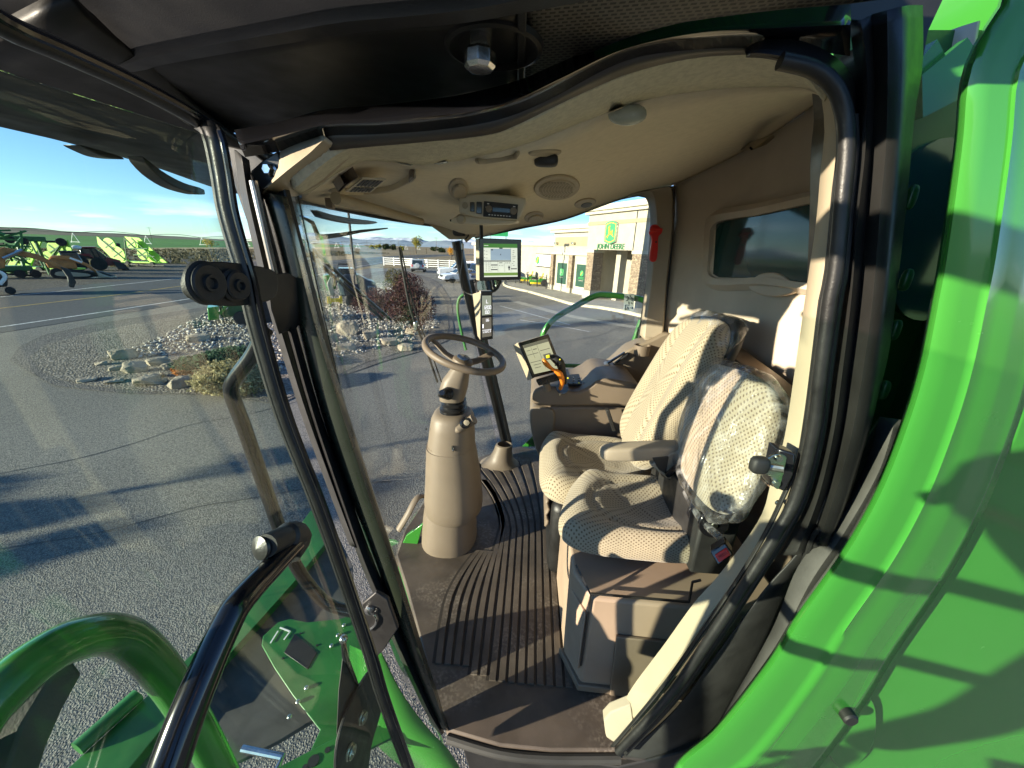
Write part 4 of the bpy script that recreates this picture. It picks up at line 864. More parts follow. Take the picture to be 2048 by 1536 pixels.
# passenger seat base box
zt = 2.455
pl_ = [(.185, 1.06), (.235, .955), (.86, .94), (.86, 1.42), (.175, 1.44)]
bx = part(MB().prism([(a, b, 2.035) for a, b in pl_], (0, 0, zt-2.035)), 'seat_base', M['box'], bevel=.012, bseg=3)
part(MB().prism([(.20, 1.035, 2.10), (.228, .965, 2.12), (.228, .965, 2.38), (.192, 1.06, 2.38)], (-.008, -.006, 0)), 'base_end_panel', M['box'], bx, bevel=.003)
part(MB().prism(WL([(1232,1268),(1400,1285),(1400,1400),(1218,1384)], Y=.949), (0, -.012, 0)), 'base_kick_panel', M['tan'], bx, bevel=.003)
part(MB().bar(W(1182,1187,Y=.952), W(1378,1204,Y=.945), .006, .005).bar(W(1378,1204,Y=.945), W(1385,1164,Y=.945), .006, .005, up=(1,0,0)).bar(W(1385,1164,Y=.945), W(1402,1160,Y=.945), .006, .005), 'lid_seam', M['ink'], bx, smooth=False)
part(MB().bar(W(1182,1190,Y=.955), W(1162,1330,Y=.955), .006, .006, up=(1, 0, 0)).bar(W(1182,1190,Y=.955), W(1152,1130,Y=.99), .006, .006, up=(1, 0, 0)), 'corner_seam', M['ink'], bx, smooth=False)
part(MB().prism([(.165, 1.075, 2.035), (.225, .943, 2.035), (.40, .938, 2.035), (.40, .96, 2.035), (.2, 1.08, 2.035)], (0, 0, .03)), 'base_skirt', M['tan'], bx, bevel=.004)
# ---- armrest console on the right
Y0, Y1 = 1.98, 2.42
def pz(l, y0, y1, name, m, parent=None, bevel=.01, smooth=True, n=40):
    q = WL(l, Y=y0)
    if smooth: q = cat(q, n, closed=True)
    return part(MB().prism(q, (0, y1-y0, 0)), name, m, parent, bevel=bevel, bseg=3)
con = pz([(1064,816),(1080,812),(1140,812),(1275,812),(1280,860),(1278,905),(1200,905),(1140,900),(1085,925),(1074,900),(1066,860)], 2.0, 2.36, 'armrest_console', M['tan_d'], smooth=False, bevel=.02)
pz([(1061,800),(1064,786),(1078,776),(1110,774),(1150,785),(1181,772),(1202,759),(1240,762),(1280,771),(1282,790),(1280,812),(1200,812),(1096,813),(1066,809)], 1.96, 2.40, 'console_deck', M['tan_d'], con, bevel=.014)
pz([(1062,818),(1085,815),(1110,826),(1105,880),(1090,930),(1078,915),(1066,880),(1060,845)], 1.985, 2.3, 'console_nose', M['tan'], con, bevel=.02)
part(MB().prism(cat([W(a, b, Z=2.795) for a, b in [(1120,758),(1145,752),(1180,752),(1200,760),(1196,770),(1160,772),(1125,770)]], 30, closed=True), (0, 0, .012)), 'key_panel', M['black_pl'], con, bevel=.003)
for k in range(5):
    for j in range(3): part(MB().box(W(1136+k*11, 756+j*5, Z=2.812), (.010, .010, .006)), 'button', M['black_gloss'] if (k+j) % 4 else M['ylw'], con, bevel=.0015)
pz([(1176,764),(1213,727),(1218,742),(1206,762)], 2.25, 2.30, 'blue_grey_cover', mat('blue_grey_plastic', (.09, .10, .12), .3), con, bevel=.004)
pz([(1205,765),(1213,738),(1230,725),(1252,704),(1262,697),(1300,682),(1345,670),(1350,760),(1345,800),(1280,790),(1250,765)], 2.32, 2.48, 'side_ledge', M['tan'], con, bevel=.012)
part(MB().bar(W(1214,727,Y=2.30), W(1250,705,Y=2.30), .02, .012), 'ledge_strip', M['black_gloss'], con, bevel=.003)
part(MB().bar(W(1216,737,Y=2.30), W(1258,707,Y=2.30), .012, .012), 'ledge_button_row', M['black_pl'], con, bevel=.003)
cu = W(1285, 690, Y=2.30); part(MB().lathe([(.001, -.05), (.036, -.05), (.042, .0), (.048, .0), (.044, -.06), (.001, -.06)], cu, (0, 0, 1), 24), 'cup_holder', M['tan_d'], con)
# seat belt socket beside the seat
part(MB().bar(W(1214, 818, Y=1.93), W(1228, 860, Y=1.93), .035, .02), 'belt_socket', M['black_pl'], con, bevel=.004)
# display on the console, facing the seat and a little toward the door
aq = [W(1037,686,Y=1.90), W(1097,668,Y=1.98), W(1126,740,Y=1.96), W(1066,756,Y=1.88)]
am, an = monitor('armrest_display', aq, None, None, .035, con)
part(MB().prism([W(1026,691,Y=1.94), W(1037,685,Y=1.905), W(1066,757,Y=1.885), W(1055,761,Y=1.92)], (.01, .02, 0)), 'display_side', M['cream'], am, bevel=.002)
s2 = [W(1045,691,Y=1.895), W(1094,677,Y=1.965), W(1117,737,Y=1.95), W(1068,748,Y=1.88)]
am2 = CB
scr_rects(s2, [(0, 0, 1, 1)], 'screen', eg('screen_beige', (.16, .16, .10), 1.0), con, .004)
rects = [(0, 0, 1, .10)]+[(.02, .34, .45, .36), (.25, .12, .26, .5), (.5, .12, .51, .9), (.02, .6, .45, .62), (.55, .3, .95, .32), (.1, .7, .4, .72), (.1, .8, .35, .82), (.6, .45, .9, .65), (.05, .2, .2, .22), (.3, .2, .45, .23)]
scr_rects(s2, rects, 'screen_marks', eg('screen_beige_dark', (.05, .05, .035), 1.0), con, .0055)
kb = part(MB().prism(WL([(1072,762,1.86),(1120,748,1.90),(1122,760,1.90),(1078,772,1.86)]), (0, .03, 0)), 'keypad', M['black_pl'], con, bevel=.003)
for k in range(6):
    for j in range(2): part(MB().ball(W(1083+k*6.2, 760+j*6-k*1.6, Y=1.858), .0045, 5, (1, .6, .8)), 'keypad_key', M['black_gloss'], con)
part(MB().tube([W(1095, 780, Y=1.93), W(1092, 765, Y=1.92)], .02, 10), 'display_foot', M['tan'], con)
# drive lever with orange grip
lv = part(MB().tube([W(1119, 790, Y=1.93), W(1120, 776, Y=1.92)], .006, 8), 'drive_lever', M['steel'], con)
op = cat(WL([(1086,718,1.84),(1092,727,1.84),(1103,737,1.85),(1113,741,1.86)]), 12)
part(MB().tube(op, [.010, .019, .023, .024, .023, .021, .019, .017, .015, .014, .013, .012], 14, ell=(1, .55), up=(0, -1, .3)), 'lever_paddle', M['orange'], con)
part(MB().tube(cat(WL([(1110,741,1.855),(1119,748,1.86),(1124,760,1.88),(1123,770,1.89),(1120,778,1.90)]), 12), [.012, .014, .0155, .016, .0155, .015, .014, .013, .012, .011, .010, .009], 12), 'lever_grip', M['orange'], con)
part(MB().tube(cat(WL([(1098,713,1.88),(1108,716,1.88),(1120,726,1.88),(1124,738,1.89),(1129,752,1.91),(1130,768,1.92)]), 14), [.010, .016, .021, .023, .023, .022, .02, .018, .015, .013, .012, .011, .010, .008], 12), 'lever_head', M['black_pl'], con)
part(MB().box(W(1096, 713, Y=1.855), (.018, .014, .012), basis((1, 0, .3), (0, 1, .2))), 'yellow_button', M['ylw'], con, bevel=.002)
part(MB().ball(W(1120, 719, Y=1.852), .004, 6), 'yellow_button', M['ylw'], con)
for a in ((1113,724),(1119,729),(1116,734),(1122,738),(1111,730)): part(MB().ball(W(a[0], a[1], Y=1.856), .005, 6), 'thumb_button', M['black_gloss'], con)
part(MB().prism(cat([W(a, b, Z=2.81) for a, b in [(1112,778),(1120,766),(1134,768),(1136,782),(1124,790)]], 20, closed=True), (0, 0, .004)), 'lever_slot', M['ink'], con)
# ---- latch striker on the seal
lk = part(MB().prism(WL([(1556,897,.74),(1592,908,.72),(1588,950,.72),(1570,985,.72),(1540,972,.74),(1548,930,.74)]), (0, .035, 0)), 'latch_block', M['black_gloss'], bevel=.004)
part(MB().prism(cat(WL([(1548,906,.735),(1566,908,.735),(1578,925,.735),(1572,950,.735),(1558,974,.735),(1546,972,.735),(1538,950,.735),(1512,942,.73),(1510,922,.73),(1530,915,.735)]), 40, closed=True), (0, -.006, 0)), 'striker_plate', M['zinc'], lk, bevel=.0015)
part(MB().tube([W(1514, 930, Y=.725), W(1568, 938, Y=.70)], .008, 10), 'striker_pin', M['zinc'], lk)
part(MB().ball(W(1519, 930, Y=.71), .018, 8, (1, .7, 1), .6), 'striker_nose', M['black_pl'], lk)
for a in ((1557,916),(1551,966)): part(MB().lathe([(.001, 0), (.008, 0), (.007, .006), (.001, .006)], W(a[0], a[1], Y=.729), (0, -1, 0), 12), 'bolt', M['zinc'], lk)
part(MB().lathe([(.001, 0), (.007, 0), (.006, .005), (.001, .005)], W(1556, 1005, Y=.75), (0, -1, 0), 12), 'bolt', M['zinc'], lk)
# =================================================================== the open door, rails and platform in front of it
rl = [(432,278),(447,350),(458,420),(480,500),(498,560),(517,650),(570,830),(636,1000),(686,1140),(740,1300),(770,1400),(828,1560)]
rp = WL(rl, Y=.60)
tr_ = [W(-160,-60,X=-.47), W(0,46,X=-.47), W(120,100,X=-.475), W(260,165,X=-.48), W(360,218,X=-.485), W(410,250,X=-.488)]
loop = cat(tr_+[rp[0]+Vector((0, 0, .004))]+rp[1:], 130)
# glass: between the rail and the outer edge (toward the viewer), slightly bowed
hin = cat([W(a, b, Y=.60) for a, b in rl], 40)
P = []
for p in hin:
    row = []
    for j in range(14):
        t = j/13
        row.append(Vector((p.x-.02*math.sin(PI*t)-.03*t, p.y-.95*t, p.z)))
    P.append(row)
topz = max(p.z for p in hin)
# upper rows follow the top rail
dr = part(MB().grid(P), 'door_glass', M['glass'], solid=.005)
part(MB().tube(loop, .0105, 12, ell=(1, 1.1)), 'door_edge_rail', M['rubber'], dr)
part(MB().tube([p+Vector((.012, -.004, .0)) for p in loop], .005, 8), 'door_seal', M['black_gloss'], dr)
part(MB().tube([p+Vector((-.014, .002, .0)) for p in loop], .0065, 8), 'door_trim', M['black_pl'], dr)
def xp(l, X, t, name, m, parent, smooth=True, bevel=.002, n=44):
    q = WL(l) if len(l[0]) > 2 else [W(a, b, X=X) for a, b in l]
    if smooth: q = cat(q, n, closed=True)
    return part(MB().prism(q, (t, 0, 0)), name, m, parent, bevel=bevel)
h1 = xp([(359,568),(366,543),(388,527),(430,523),(490,529),(540,541),(548,568),(540,596),(500,608),(440,612),(395,604),(368,592)], -.455, .008, 'hinge_plate', M['black_pl'], dr)
h2 = xp([(675,1570),(668,1500),(690,1420),(728,1350),(752,1332),(764,1360),(758,1420),(738,1490),(724,1570)], -.40, .008, 'hinge_plate', M['black_pl'], dr)
for (a, b, X, r_) in ((407,566,-.443,.026),(466,571,-.443,.021),(722,1435,-.39,.0145),(698,1503,-.39,.016)):
    c = W(a, b, X=X)
    part(MB().lathe([(.001, 0), (r_*1.12, 0), (r_*1.12, .004), (r_*.95, .006), (r_, .010), (r_*.9, .012), (r_*.45, .011), (r_*.42, .015), (r_*.3, .015), (r_*.25, .010), (.001, .010)], c, (1, -.1, 0), 28), 'hinge_bolt', M['black_pl'] if b < 1000 else M['zinc'], dr)
part(MB().prism(WL([(530,545,.66),(560,560,.70),(578,600,.72),(574,650,.72),(556,672,.71),(540,620,.68)]), (.0, .06, 0)), 'hinge_arm', M['black_pl'], dr, bevel=.006)
bkt = part(MB().prism(WL([(723,1209),(751,1185),(775,1199),(796,1258),(768,1300),(751,1318),(738,1280)], Y=.70), (0, .012, 0)), 'door_check_plate', M['black_pl'], frame, bevel=.003)
part(MB().lathe([(.001, 0), (.013, 0), (.012, .006), (.006, .009), (.001, .009)], W(740, 1219, Y=.698), (0, -1, .1), 18), 'check_bolt', M['steel'], bkt)
part(MB().tube(cat(WL([(748,1230,.695),(753,1238,.695),(750,1250,.695),(737,1262,.695)]), 12), .003, 8), 'check_hook', M['steel'], bkt)
st = part(MB().ball(W(687, 1278, X=-.40), .010, 8), 'ball_stud', M['steel'], dr)
part(MB().tube([W(687, 1284, X=-.40), W(690, 1312, X=-.40), W(716, 1372, X=-.40)], [.006, .007, .003], 10), 'stud_shank', M['black_gloss'], st)
xp([(684,1314),(716,1374),(700,1440),(672,1470),(676,1380)], -.41, .004, 'stud_plate', M['dirt_steel'], st, smooth=False)
# black grab handle on the inside of the door
gp = cat([W(a, b, X=-.36) for a, b in [(318,1590),(370,1440),(420,1320),(458,1240),(474,1212),(505,1175),(545,1133),(590,1088)]], 50)
gh = part(MB().tube(gp, [.0195-.004*i/49 for i in range(50)], 14), 'grab_handle', M['black_gloss'], dr)
part(MB().tube(cat([W(a, b, X=-.365) for a, b in [(577,1105),(590,1088),(597,1076),(588,1070),(570,1074),(545,1085),(532,1092)]], 24), [.020]*8+[.021]*6+[.017]*10, 14), 'handle_elbow', M['black_pl'], gh)
part(MB().lathe([(.001, 0), (.016, 0), (.018, .003), (.017, .007), (.001, .012)], W(528, 1093, X=-.372), W(505, 1103, X=-.38)-W(545, 1088, X=-.37), 22), 'handle_flange', M['rubber'], gh)
# black outside rail beyond the door glass
part(MB().tube(cat(WL([(530,660),(505,710),(472,755),(463,785),(490,860),(530,975),(568,1080),(600,1145),(640,1195),(670,1214),(712,1224)], Y=.80), 60), .0165, 12), 'outside_hand_rail', M['black_gloss'])
# big green landing rail, close to the viewer
part(MB().tube(cat([W(a, b, X=-.53) for a, b in [(-120,1560),(-60,1450),(0,1385),(60,1332),(130,1288),(205,1268),(262,1282),(318,1335),(370,1410),(430,1520),(470,1600)]], 60), .0245, 16), 'landing_rail', M['green'])
lg_ = [[W(a, b, X=-.56) for a, b in [(50,1322),(12,1385),(-30,1460),(-60,1560)]], [W(a, b, X=-.53) for a, b in [(137,1308),(92,1374),(42,1455),(8,1560)]], [W(a, b, X=-.53) for a, b in [(162,1348),(125,1415),(92,1490),(64,1580)]], [W(a, b, X=-.62) for a, b in [(150,1352),(112,1415),(80,1490),(55,1580)]], [W(a, b, X=-.64) for a, b in [(70,1330),(20,1385),(-20,1460),(-50,1560)]]]
G_ = [resample(l, 20) for l in lg_]; mb = MB().grid(G_, cu=True)
for e in (0, 19): o = len(mb.v); mb.add([G_[k][e] for k in range(5)], [(0, 1, 2, 3, 4)])
part(mb, 'rubber_step_edge', M['rubber_grey'], bevel=.003)
# platform and ladder steelwork below the landing
def zp(l, Z, t, name, m, parent=None, smooth=False, bevel=.003, n=40):
    q = [W(a, b, Z=Z) for a, b in l]
    if smooth: q = cat(q, n, closed=True)
    return part(MB().prism(q, (0, 0, -t)), name, m, parent, bevel=bevel)
pf_ = zp([(283,1402),(500,1200),(648,1052),(672,1060),(600,1150),(480,1285),(330,1450),(240,1560),(110,1560)], 1.76, .05, 'platform_beam', M['green_shaded'])
part(MB().tube([W(154, 1498, Z=1.78), W(276, 1390, Z=1.78)], .028, 12, ell=(.9, 1.1)), 'ladder_pivot_tube', M['green_shaded'], pf_)
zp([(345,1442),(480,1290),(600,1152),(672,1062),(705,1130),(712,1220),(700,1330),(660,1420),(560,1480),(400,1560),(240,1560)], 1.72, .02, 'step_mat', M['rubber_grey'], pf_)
part(MB().bar(W(335, 1450, Z=1.765), W(600, 1152, Z=1.765), .006, .02), 'beam_lip', M['green_shaded'], pf_)
br_ = zp([(523,1290),(526,1272),(556,1244),(580,1237),(615,1244),(681,1237),(723,1223),(760,1300),(760,1400),(740,1480),(690,1540),(600,1545),(640,1460),(585,1390),(548,1335)], 1.82, .006, 'bracket_plate', M['green_shaded'], pf_)
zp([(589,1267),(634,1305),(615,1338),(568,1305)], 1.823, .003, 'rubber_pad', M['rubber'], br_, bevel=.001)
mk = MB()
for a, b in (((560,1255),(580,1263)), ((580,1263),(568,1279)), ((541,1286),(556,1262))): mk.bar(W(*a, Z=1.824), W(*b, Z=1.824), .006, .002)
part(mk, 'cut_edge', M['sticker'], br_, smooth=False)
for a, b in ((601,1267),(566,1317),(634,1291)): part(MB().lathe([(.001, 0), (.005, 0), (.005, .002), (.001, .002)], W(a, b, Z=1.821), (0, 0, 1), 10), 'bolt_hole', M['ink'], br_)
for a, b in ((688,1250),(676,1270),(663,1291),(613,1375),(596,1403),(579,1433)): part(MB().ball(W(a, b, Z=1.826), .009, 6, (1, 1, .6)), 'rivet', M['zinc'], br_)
zp([(500,1560),(560,1532),(664,1478),(762,1450),(800,1468),(720,1508),(680,1560)], 1.86, .01, 'flat_brace', M['green_shaded'], pf_)
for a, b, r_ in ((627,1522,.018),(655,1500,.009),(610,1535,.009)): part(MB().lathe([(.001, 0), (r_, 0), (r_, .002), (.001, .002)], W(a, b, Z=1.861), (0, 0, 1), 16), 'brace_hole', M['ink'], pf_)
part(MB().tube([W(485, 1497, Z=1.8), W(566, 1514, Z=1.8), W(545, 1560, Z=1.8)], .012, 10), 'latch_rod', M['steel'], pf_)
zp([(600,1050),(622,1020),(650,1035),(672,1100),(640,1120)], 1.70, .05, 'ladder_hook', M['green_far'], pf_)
# lower front corner skin of the cab, bright green, and cab base
part(MB().grid(loft([WL([(700,1290,.98),(704,1370,.98),(728,1450,.96),(765,1500,.94),(820,1545,.92),(870,1590,.9)]),
                     WL([(722,1300,.90),(728,1370,.90),(756,1440,.88),(795,1486,.88),(845,1525,.88),(890,1570,.88)]),
                     WL([(760,1300,.86),(795,1372,.86),(826,1420,.86),(862,1465,.86),(896,1500,.86),(925,1545,.86)])], 24)), 'cab_corner_skin', M['green'], solid=.004)
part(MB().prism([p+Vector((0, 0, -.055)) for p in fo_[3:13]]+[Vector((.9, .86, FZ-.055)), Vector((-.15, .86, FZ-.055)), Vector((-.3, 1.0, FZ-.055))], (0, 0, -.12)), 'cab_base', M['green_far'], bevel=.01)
part(MB().prism(WL([(796,1105,1.6),(812,1072,1.6),(846,1048,1.6),(835,1090,1.6),(800,1150,1.6)]), (0, .02, 0)), 'front_base_edge', M['green'], bevel=.003)
part(MB().prism([(-.16, .79, 1.97), (.34, .77, 1.97), (.75, .77, 2.2), (.75, .77, 1.7), (-.1, .77, 1.7)], (0, .03, 0)), 'sill_skirt', M['black_pl'], bevel=.004)
part(MB().prism(WL([(1045,893),(1070,868),(1070,893)], Y=2.66), (0, .01, 0)), 'right_platform_corner', M['green'])
# front windshield wipers, outside the glass
wp = part(MB().tube(cat([on_arc(585,408)+Vector((-.05,-.01,0)), on_arc(640,500)+Vector((-.06,0,0)), on_arc(700,560)+Vector((-.06,0,0)), on_arc(790,640)+Vector((-.07,0,0))], 20), .0085, 8), 'wiper_arm', M['black'], ws)
part(MB().tube(cat([on_arc(598,408)+Vector((-.05,-.01,0)), on_arc(655,500)+Vector((-.06,0,0)), on_arc(715,560)+Vector((-.06,0,0)), on_arc(805,640)+Vector((-.07,0,0))], 20), .0085, 8), 'wiper_arm', M['black'], ws)
part(MB().tube([on_arc(655,476)+Vector((-.04,0,0)), on_arc(700,470)+Vector((-.04,0,0)), on_arc(738,463)+Vector((-.04,0,0)), on_arc(790,457)+Vector((-.04,0,0))], [.011, .009, .007, .003], 8), 'wiper_motor_link', M['black'], ws)
part(MB().tube([on_arc(622,432)+Vector((-.04,0,0)), on_arc(645,446)+Vector((-.04,0,0)), on_arc(656,474)+Vector((-.04,0,0))], [.004, .008, .010], 8), 'wiper_link', M['black'], ws)
for dx in (0, 8):
    part(MB().tube(cat([on_arc(812+dx*.5,495)+Vector((-.04,0,0)), on_arc(838+dx,620)+Vector((-.05,0,0)), on_arc(868+dx,700)+Vector((-.05,0,0)), on_arc(890+dx,765)+Vector((-.05,0,0))], 20), .0045+.003*(dx == 0), 8), 'wiper_blade', M['black_pl'], ws)
part(MB().box(on_arc(848, 652)+Vector((-.05, 0, 0)), (.02, .03, .05)), 'wiper_joint', M['zinc'], ws, bevel=.004)
# right outside mirror and small green rail
mr_ = part(MB().prism(cat([W(a, b, Y=3.0) for a, b in [(955,560),(1000,556),(998,575),(988,585),(970,587),(952,583)]], 24, closed=True), (0, .05, 0)), 'outside_mirror', M['black_pl'])
part(MB().prism(cat([W(a, b, Y=2.99) for a, b in [(958,562),(996,559),(993,574),(985,582),(970,584),(956,580)]], 24, closed=True), (0, .004, 0)), 'mirror_glass', mat('mirror_silver', (.7, .72, .72), .03, metal=1, var=.01), mr_)
part(MB().tube(cat([W(a, b, Y=3.0) for a, b in [(930,588),(918,598),(916,625),(924,668),(932,700)]], 24), .011, 10), 'front_hand_rail', M['green_far'])
# =================================================================== ground, road, yard
def gmat(name, c1, c2, s1=3., speck=None, rough=.9, bump=.5, bs=60, c3=None, bd=.01, s2=.25, am=.5):
    m, nt, nd, L = _nt(name); out = N(nt, 'OutputMaterial'); b = N(nt, 'BsdfPrincipled'); L.new(b.outputs[0], out.inputs[0]); b.inputs['Roughness'].default_value = rough
    b.inputs['Specular IOR Level'].default_value = .25
    tc = N(nt, 'TexCoord'); n1 = N(nt, 'TexNoise'); n1.inputs['Scale'].default_value = s1; n1.inputs['Detail'].default_value = 10; n1.inputs['Roughness'].default_value = .65; L.new(tc.outputs['Object'], n1.inputs['Vector'])
    rp = N(nt, 'ValToRGB'); rp.color_ramp.elements[0].position = .35; rp.color_ramp.elements[1].position = .65
    rp.color_ramp.elements[0].color = rgba(c1); rp.color_ramp.elements[1].color = rgba(c2); L.new(n1.outputs[0], rp.inputs[0]); cur = rp.outputs[0]
    n2 = N(nt, 'TexNoise'); n2.inputs['Scale'].default_value = s2; n2.inputs['Detail'].default_value = 5; L.new(tc.outputs['Object'], n2.inputs['Vector'])
    mr = N(nt, 'MapRange'); mr.inputs[1].default_value = .3; mr.inputs[2].default_value = .7; mr.inputs[3].default_value = 1-am*.5; mr.inputs[4].default_value = 1+am*.4; L.new(n2.outputs[0], mr.inputs[0])
    mm = N(nt, 'VectorMath', operation='SCALE'); L.new(cur, mm.inputs[0]); L.new(mr.outputs[0], mm.inputs['Scale']); cur = mm.outputs[0]
    h = n1.outputs[0]
    if speck:
        vo = N(nt, 'TexVoronoi'); vo.inputs['Scale'].default_value = speck; L.new(tc.outputs['Object'], vo.inputs['Vector'])
        r2 = N(nt, 'ValToRGB'); r2.color_ramp.elements[0].position = .15; r2.color_ramp.elements[0].color = (1, 1, 1, 1); r2.color_ramp.elements[1].position = .6; r2.color_ramp.elements[1].color = (0, 0, 0, 1); L.new(vo.outputs['Distance'], r2.inputs[0])
        rc = N(nt, 'SeparateXYZ'); L.new(vo.outputs['Color'], rc.inputs[0]); cmpn = N(nt, 'Math', operation='GREATER_THAN'); cmpn.inputs[1].default_value = .42; L.new(rc.outputs[0], cmpn.inputs[0])
        mu = N(nt, 'Math', operation='MULTIPLY'); L.new(r2.outputs[0], mu.inputs[0]); L.new(cmpn.outputs[0], mu.inputs[1])
        mx = N(nt, 'MixRGB'); mx.inputs[2].default_value = rgba(c3 or (.4, .38, .34)); L.new(mu.outputs[0], mx.inputs[0]); L.new(cur, mx.inputs[1]); cur = mx.outputs[0]
        ad = N(nt, 'Math', operation='ADD'); L.new(r2.outputs[0], ad.inputs[0]); L.new(n1.outputs[0], ad.inputs[1]); h = ad.outputs[0]
    L.new(cur, b.inputs['Base Color'])
    if bump:
        bp = N(nt, 'Bump'); bp.inputs['Strength'].default_value = bump; bp.inputs['Distance'].default_value = bd; L.new(h, bp.inputs['Height']); L.new(bp.outputs[0], b.inputs['Normal'])
    return m
GM = dict(dry=gmat('dry_grass_field', (.20, .15, .08), (.36, .27, .14), .35, bump=.3, bd=.2, s2=.03),
          lot=gmat('asphalt_lot', (.11, .108, .104), (.24, .23, .205), 22, speck=62, c3=(.46, .435, .38), bump=1, bd=.016, s2=.3, am=.45),
          road=gmat('asphalt_road', (.065, .066, .07), (.10, .10, .10), 8, bump=.25, s2=.12, am=.3),
          shoulder=gmat('gravel_shoulder', (.07, .066, .062), (.17, .155, .14), 14, speck=25, c3=(.32, .29, .25), bump=.8, bd=.02, s2=.3),
          yard=gmat('gravel_yard', (.045, .04, .036), (.12, .10, .082), 3, speck=14, c3=(.28, .25, .2), bump=.6, bd=.03, s2=.1),
          scrub=gmat('dark_scrub', (.06, .065, .04), (.17, .15, .09), .8, bump=.5, bd=.3, s2=.06),
          crop=gmat('green_crop', (.055, .17, .025), (.10, .25, .04), .1, bump=.1, s2=.02),
          tan=gmat('tan_stubble', (.36, .28, .15), (.5, .4, .22), .3, bump=.3, s2=.03),
          lawn=gmat('lawn_grass', (.09, .15, .03), (.2, .25, .07), .8, bump=.3, s2=.1),
          soil=gmat('landscape_soil', (.10, .09, .075), (.22, .19, .15), 5, speck=18, c3=(.4, .37, .32), bump=.9, bd=.03),
          walk=gmat('concrete_walk', (.30, .28, .23), (.42, .39, .32), 3, bump=.1, s2=.4, am=.3),
          line=gmat('road_paint_white', (.35, .35, .34), (.75, .75, .72), 9, bump=.1, s2=2),
          yline=gmat('road_paint_yellow', (.35, .25, .08), (.6, .42, .1), 9, bump=.1, s2=2))
def sheet(name, pts, z, m, px=True, kind='structure', smooth=False, n=60):
    q = [W(a, b, Z=z) for a, b in pts] if px else [Vector((a, b, z)) for a, b in pts]
    if smooth: q = cat(q, n, closed=True)
    mb = MB(); mb.add(q, [tuple(range(len(q)))]); me = mb.obj(name, m, None, smooth=False, weld=False)
    # flat polygons may be concave: triangulate cleanly
    bm = bmesh.new(); bm.from_mesh(me.data); bmesh.ops.triangulate(bm, faces=bm.faces, ngon_method='EAR_CLIP')
    for f in bm.faces:
        if f.normal.z < 0: f.normal_flip()
    bm.to_mesh(me.data); bm.free(); me['kind'] = kind; return me
sheet('ground', [(-9000, -4000), (9000, -4000), (9000, 15000), (-9000, 15000)], 0, GM['dry'], px=False)
# the lot around the machine (one big apron)
sheet('parking_lot', [(-28, -40), (60, -40), (60, 70), (14, 72), (-6, 74), (-16, 70), (-26, 62), (-22, 30), (-20.5, 18), (-20.3, 10), (-24, -8)], .006, GM['lot'], px=False)
def along(l, z, w):      # ribbon of width w along pixel polyline on the ground
    p = cat([W(a, b, Z=0) for a, b in l] if len(l[0]) == 2 else l, 90)
    A_, B_ = [], []
    for i, q in enumerate(p):
        t = (p[min(i+1, 89)]-p[max(i-1, 0)]).normalized(); s_ = Vector((-t.y, t.x, 0)); A_.append(q+s_*w/2+Vector((0, 0, z))); B_.append(q-s_*w/2+Vector((0, 0, z)))
    return A_, B_
def ribbon(name, l, z, w, m):
    a, b = along(l, z, w); o = MB().grid([a, b]).obj(name, m, None, smooth=False); o['kind'] = 'structure'; return o
cl = [Vector(p) for p in [(-25.5, -60, 0), (-25.6, -20, 0), (-25.8, 17.3, 0), (-27.5, 30, 0), (-31, 48, 0), (-35.5, 70, 0), (-40, 100, 0), (-45, 150, 0), (-42, 210, 0), (-20, 290, 0), (40, 380, 0)]]
ribbon('yard_gravel', [p+Vector((-18, 0, 0)) for p in cl[:6]], .0185, 23, GM['yard'])
ribbon('road', cl, .016, 12.5, GM['road'])
def offl(d):
    out = []
    for i, q in enumerate(cl):
        t = (cl[min(i+1, len(cl)-1)]-cl[max(i-1, 0)]).normalized(); out.append(q+Vector((t.y, -t.x, 0))*d)
    return out
ribbon('edge_line', offl(5.1), .020, .16, GM['line']); ribbon('edge_line', offl(-4.2), .020, .16, GM['line']); ribbon('centre_line', offl(.1), .020, .14, GM['yline'])
# landscaping bed
isl = [(60,712),(82,738),(130,764),(250,778),(330,786),(420,784),(560,800),(700,735),(800,705),(888,675),(896,640),(885,590),(850,560),(780,548),(720,560),(640,590),(560,600),(470,610),(400,622),(280,646),(150,672),(90,690)]
sheet('gravel_verge', [(20,720),(60,745),(110,772),(240,786),(330,792),(420,790),(570,806),(700,742),(806,712),(900,680),(905,640),(895,590),(860,556),(780,540),(620,575),(470,604),(300,630),(150,655),(60,680)], .024, GM['shoulder'], smooth=True)
sheet('landscape_bed', isl, .034, GM['soil'], smooth=True)
# fields in bands on the far side of the road
def band(name, x0, x1, y0, y1, z, m): sheet(name, [(x0, y0), (x1, y0), (x1, y1), (x0, y1)], z, m, px=False)
sheet('scrub_strip', [(-420, -60), (-52, -60), (-50, 60), (-62, 110), (-78, 170), (-120, 230), (-420, 230)], .012, GM['scrub'], px=False)
sheet('stubble_strip', [(-112, -60), (-86, -60), (-86, 70), (-104, 140), (-150, 300), (-190, 320), (-140, 150), (-112, 75)], .018, GM['tan'], px=False)
sheet('green_field', [(-6000, -600), (-112, -60), (-112, 75), (-140, 150), (-190, 320), (-400, 1000), (-1500, 1600), (-6000, 3000)], .030, GM['crop'], px=False)
sheet('lawn', [W(880,534,Z=0)[:2], W(955,527,Z=0)[:2], W(1010,530,Z=0)[:2], W(1010,545,Z=0)[:2], W(930,540,Z=0)[:2]], .010, GM['lawn'], px=False)
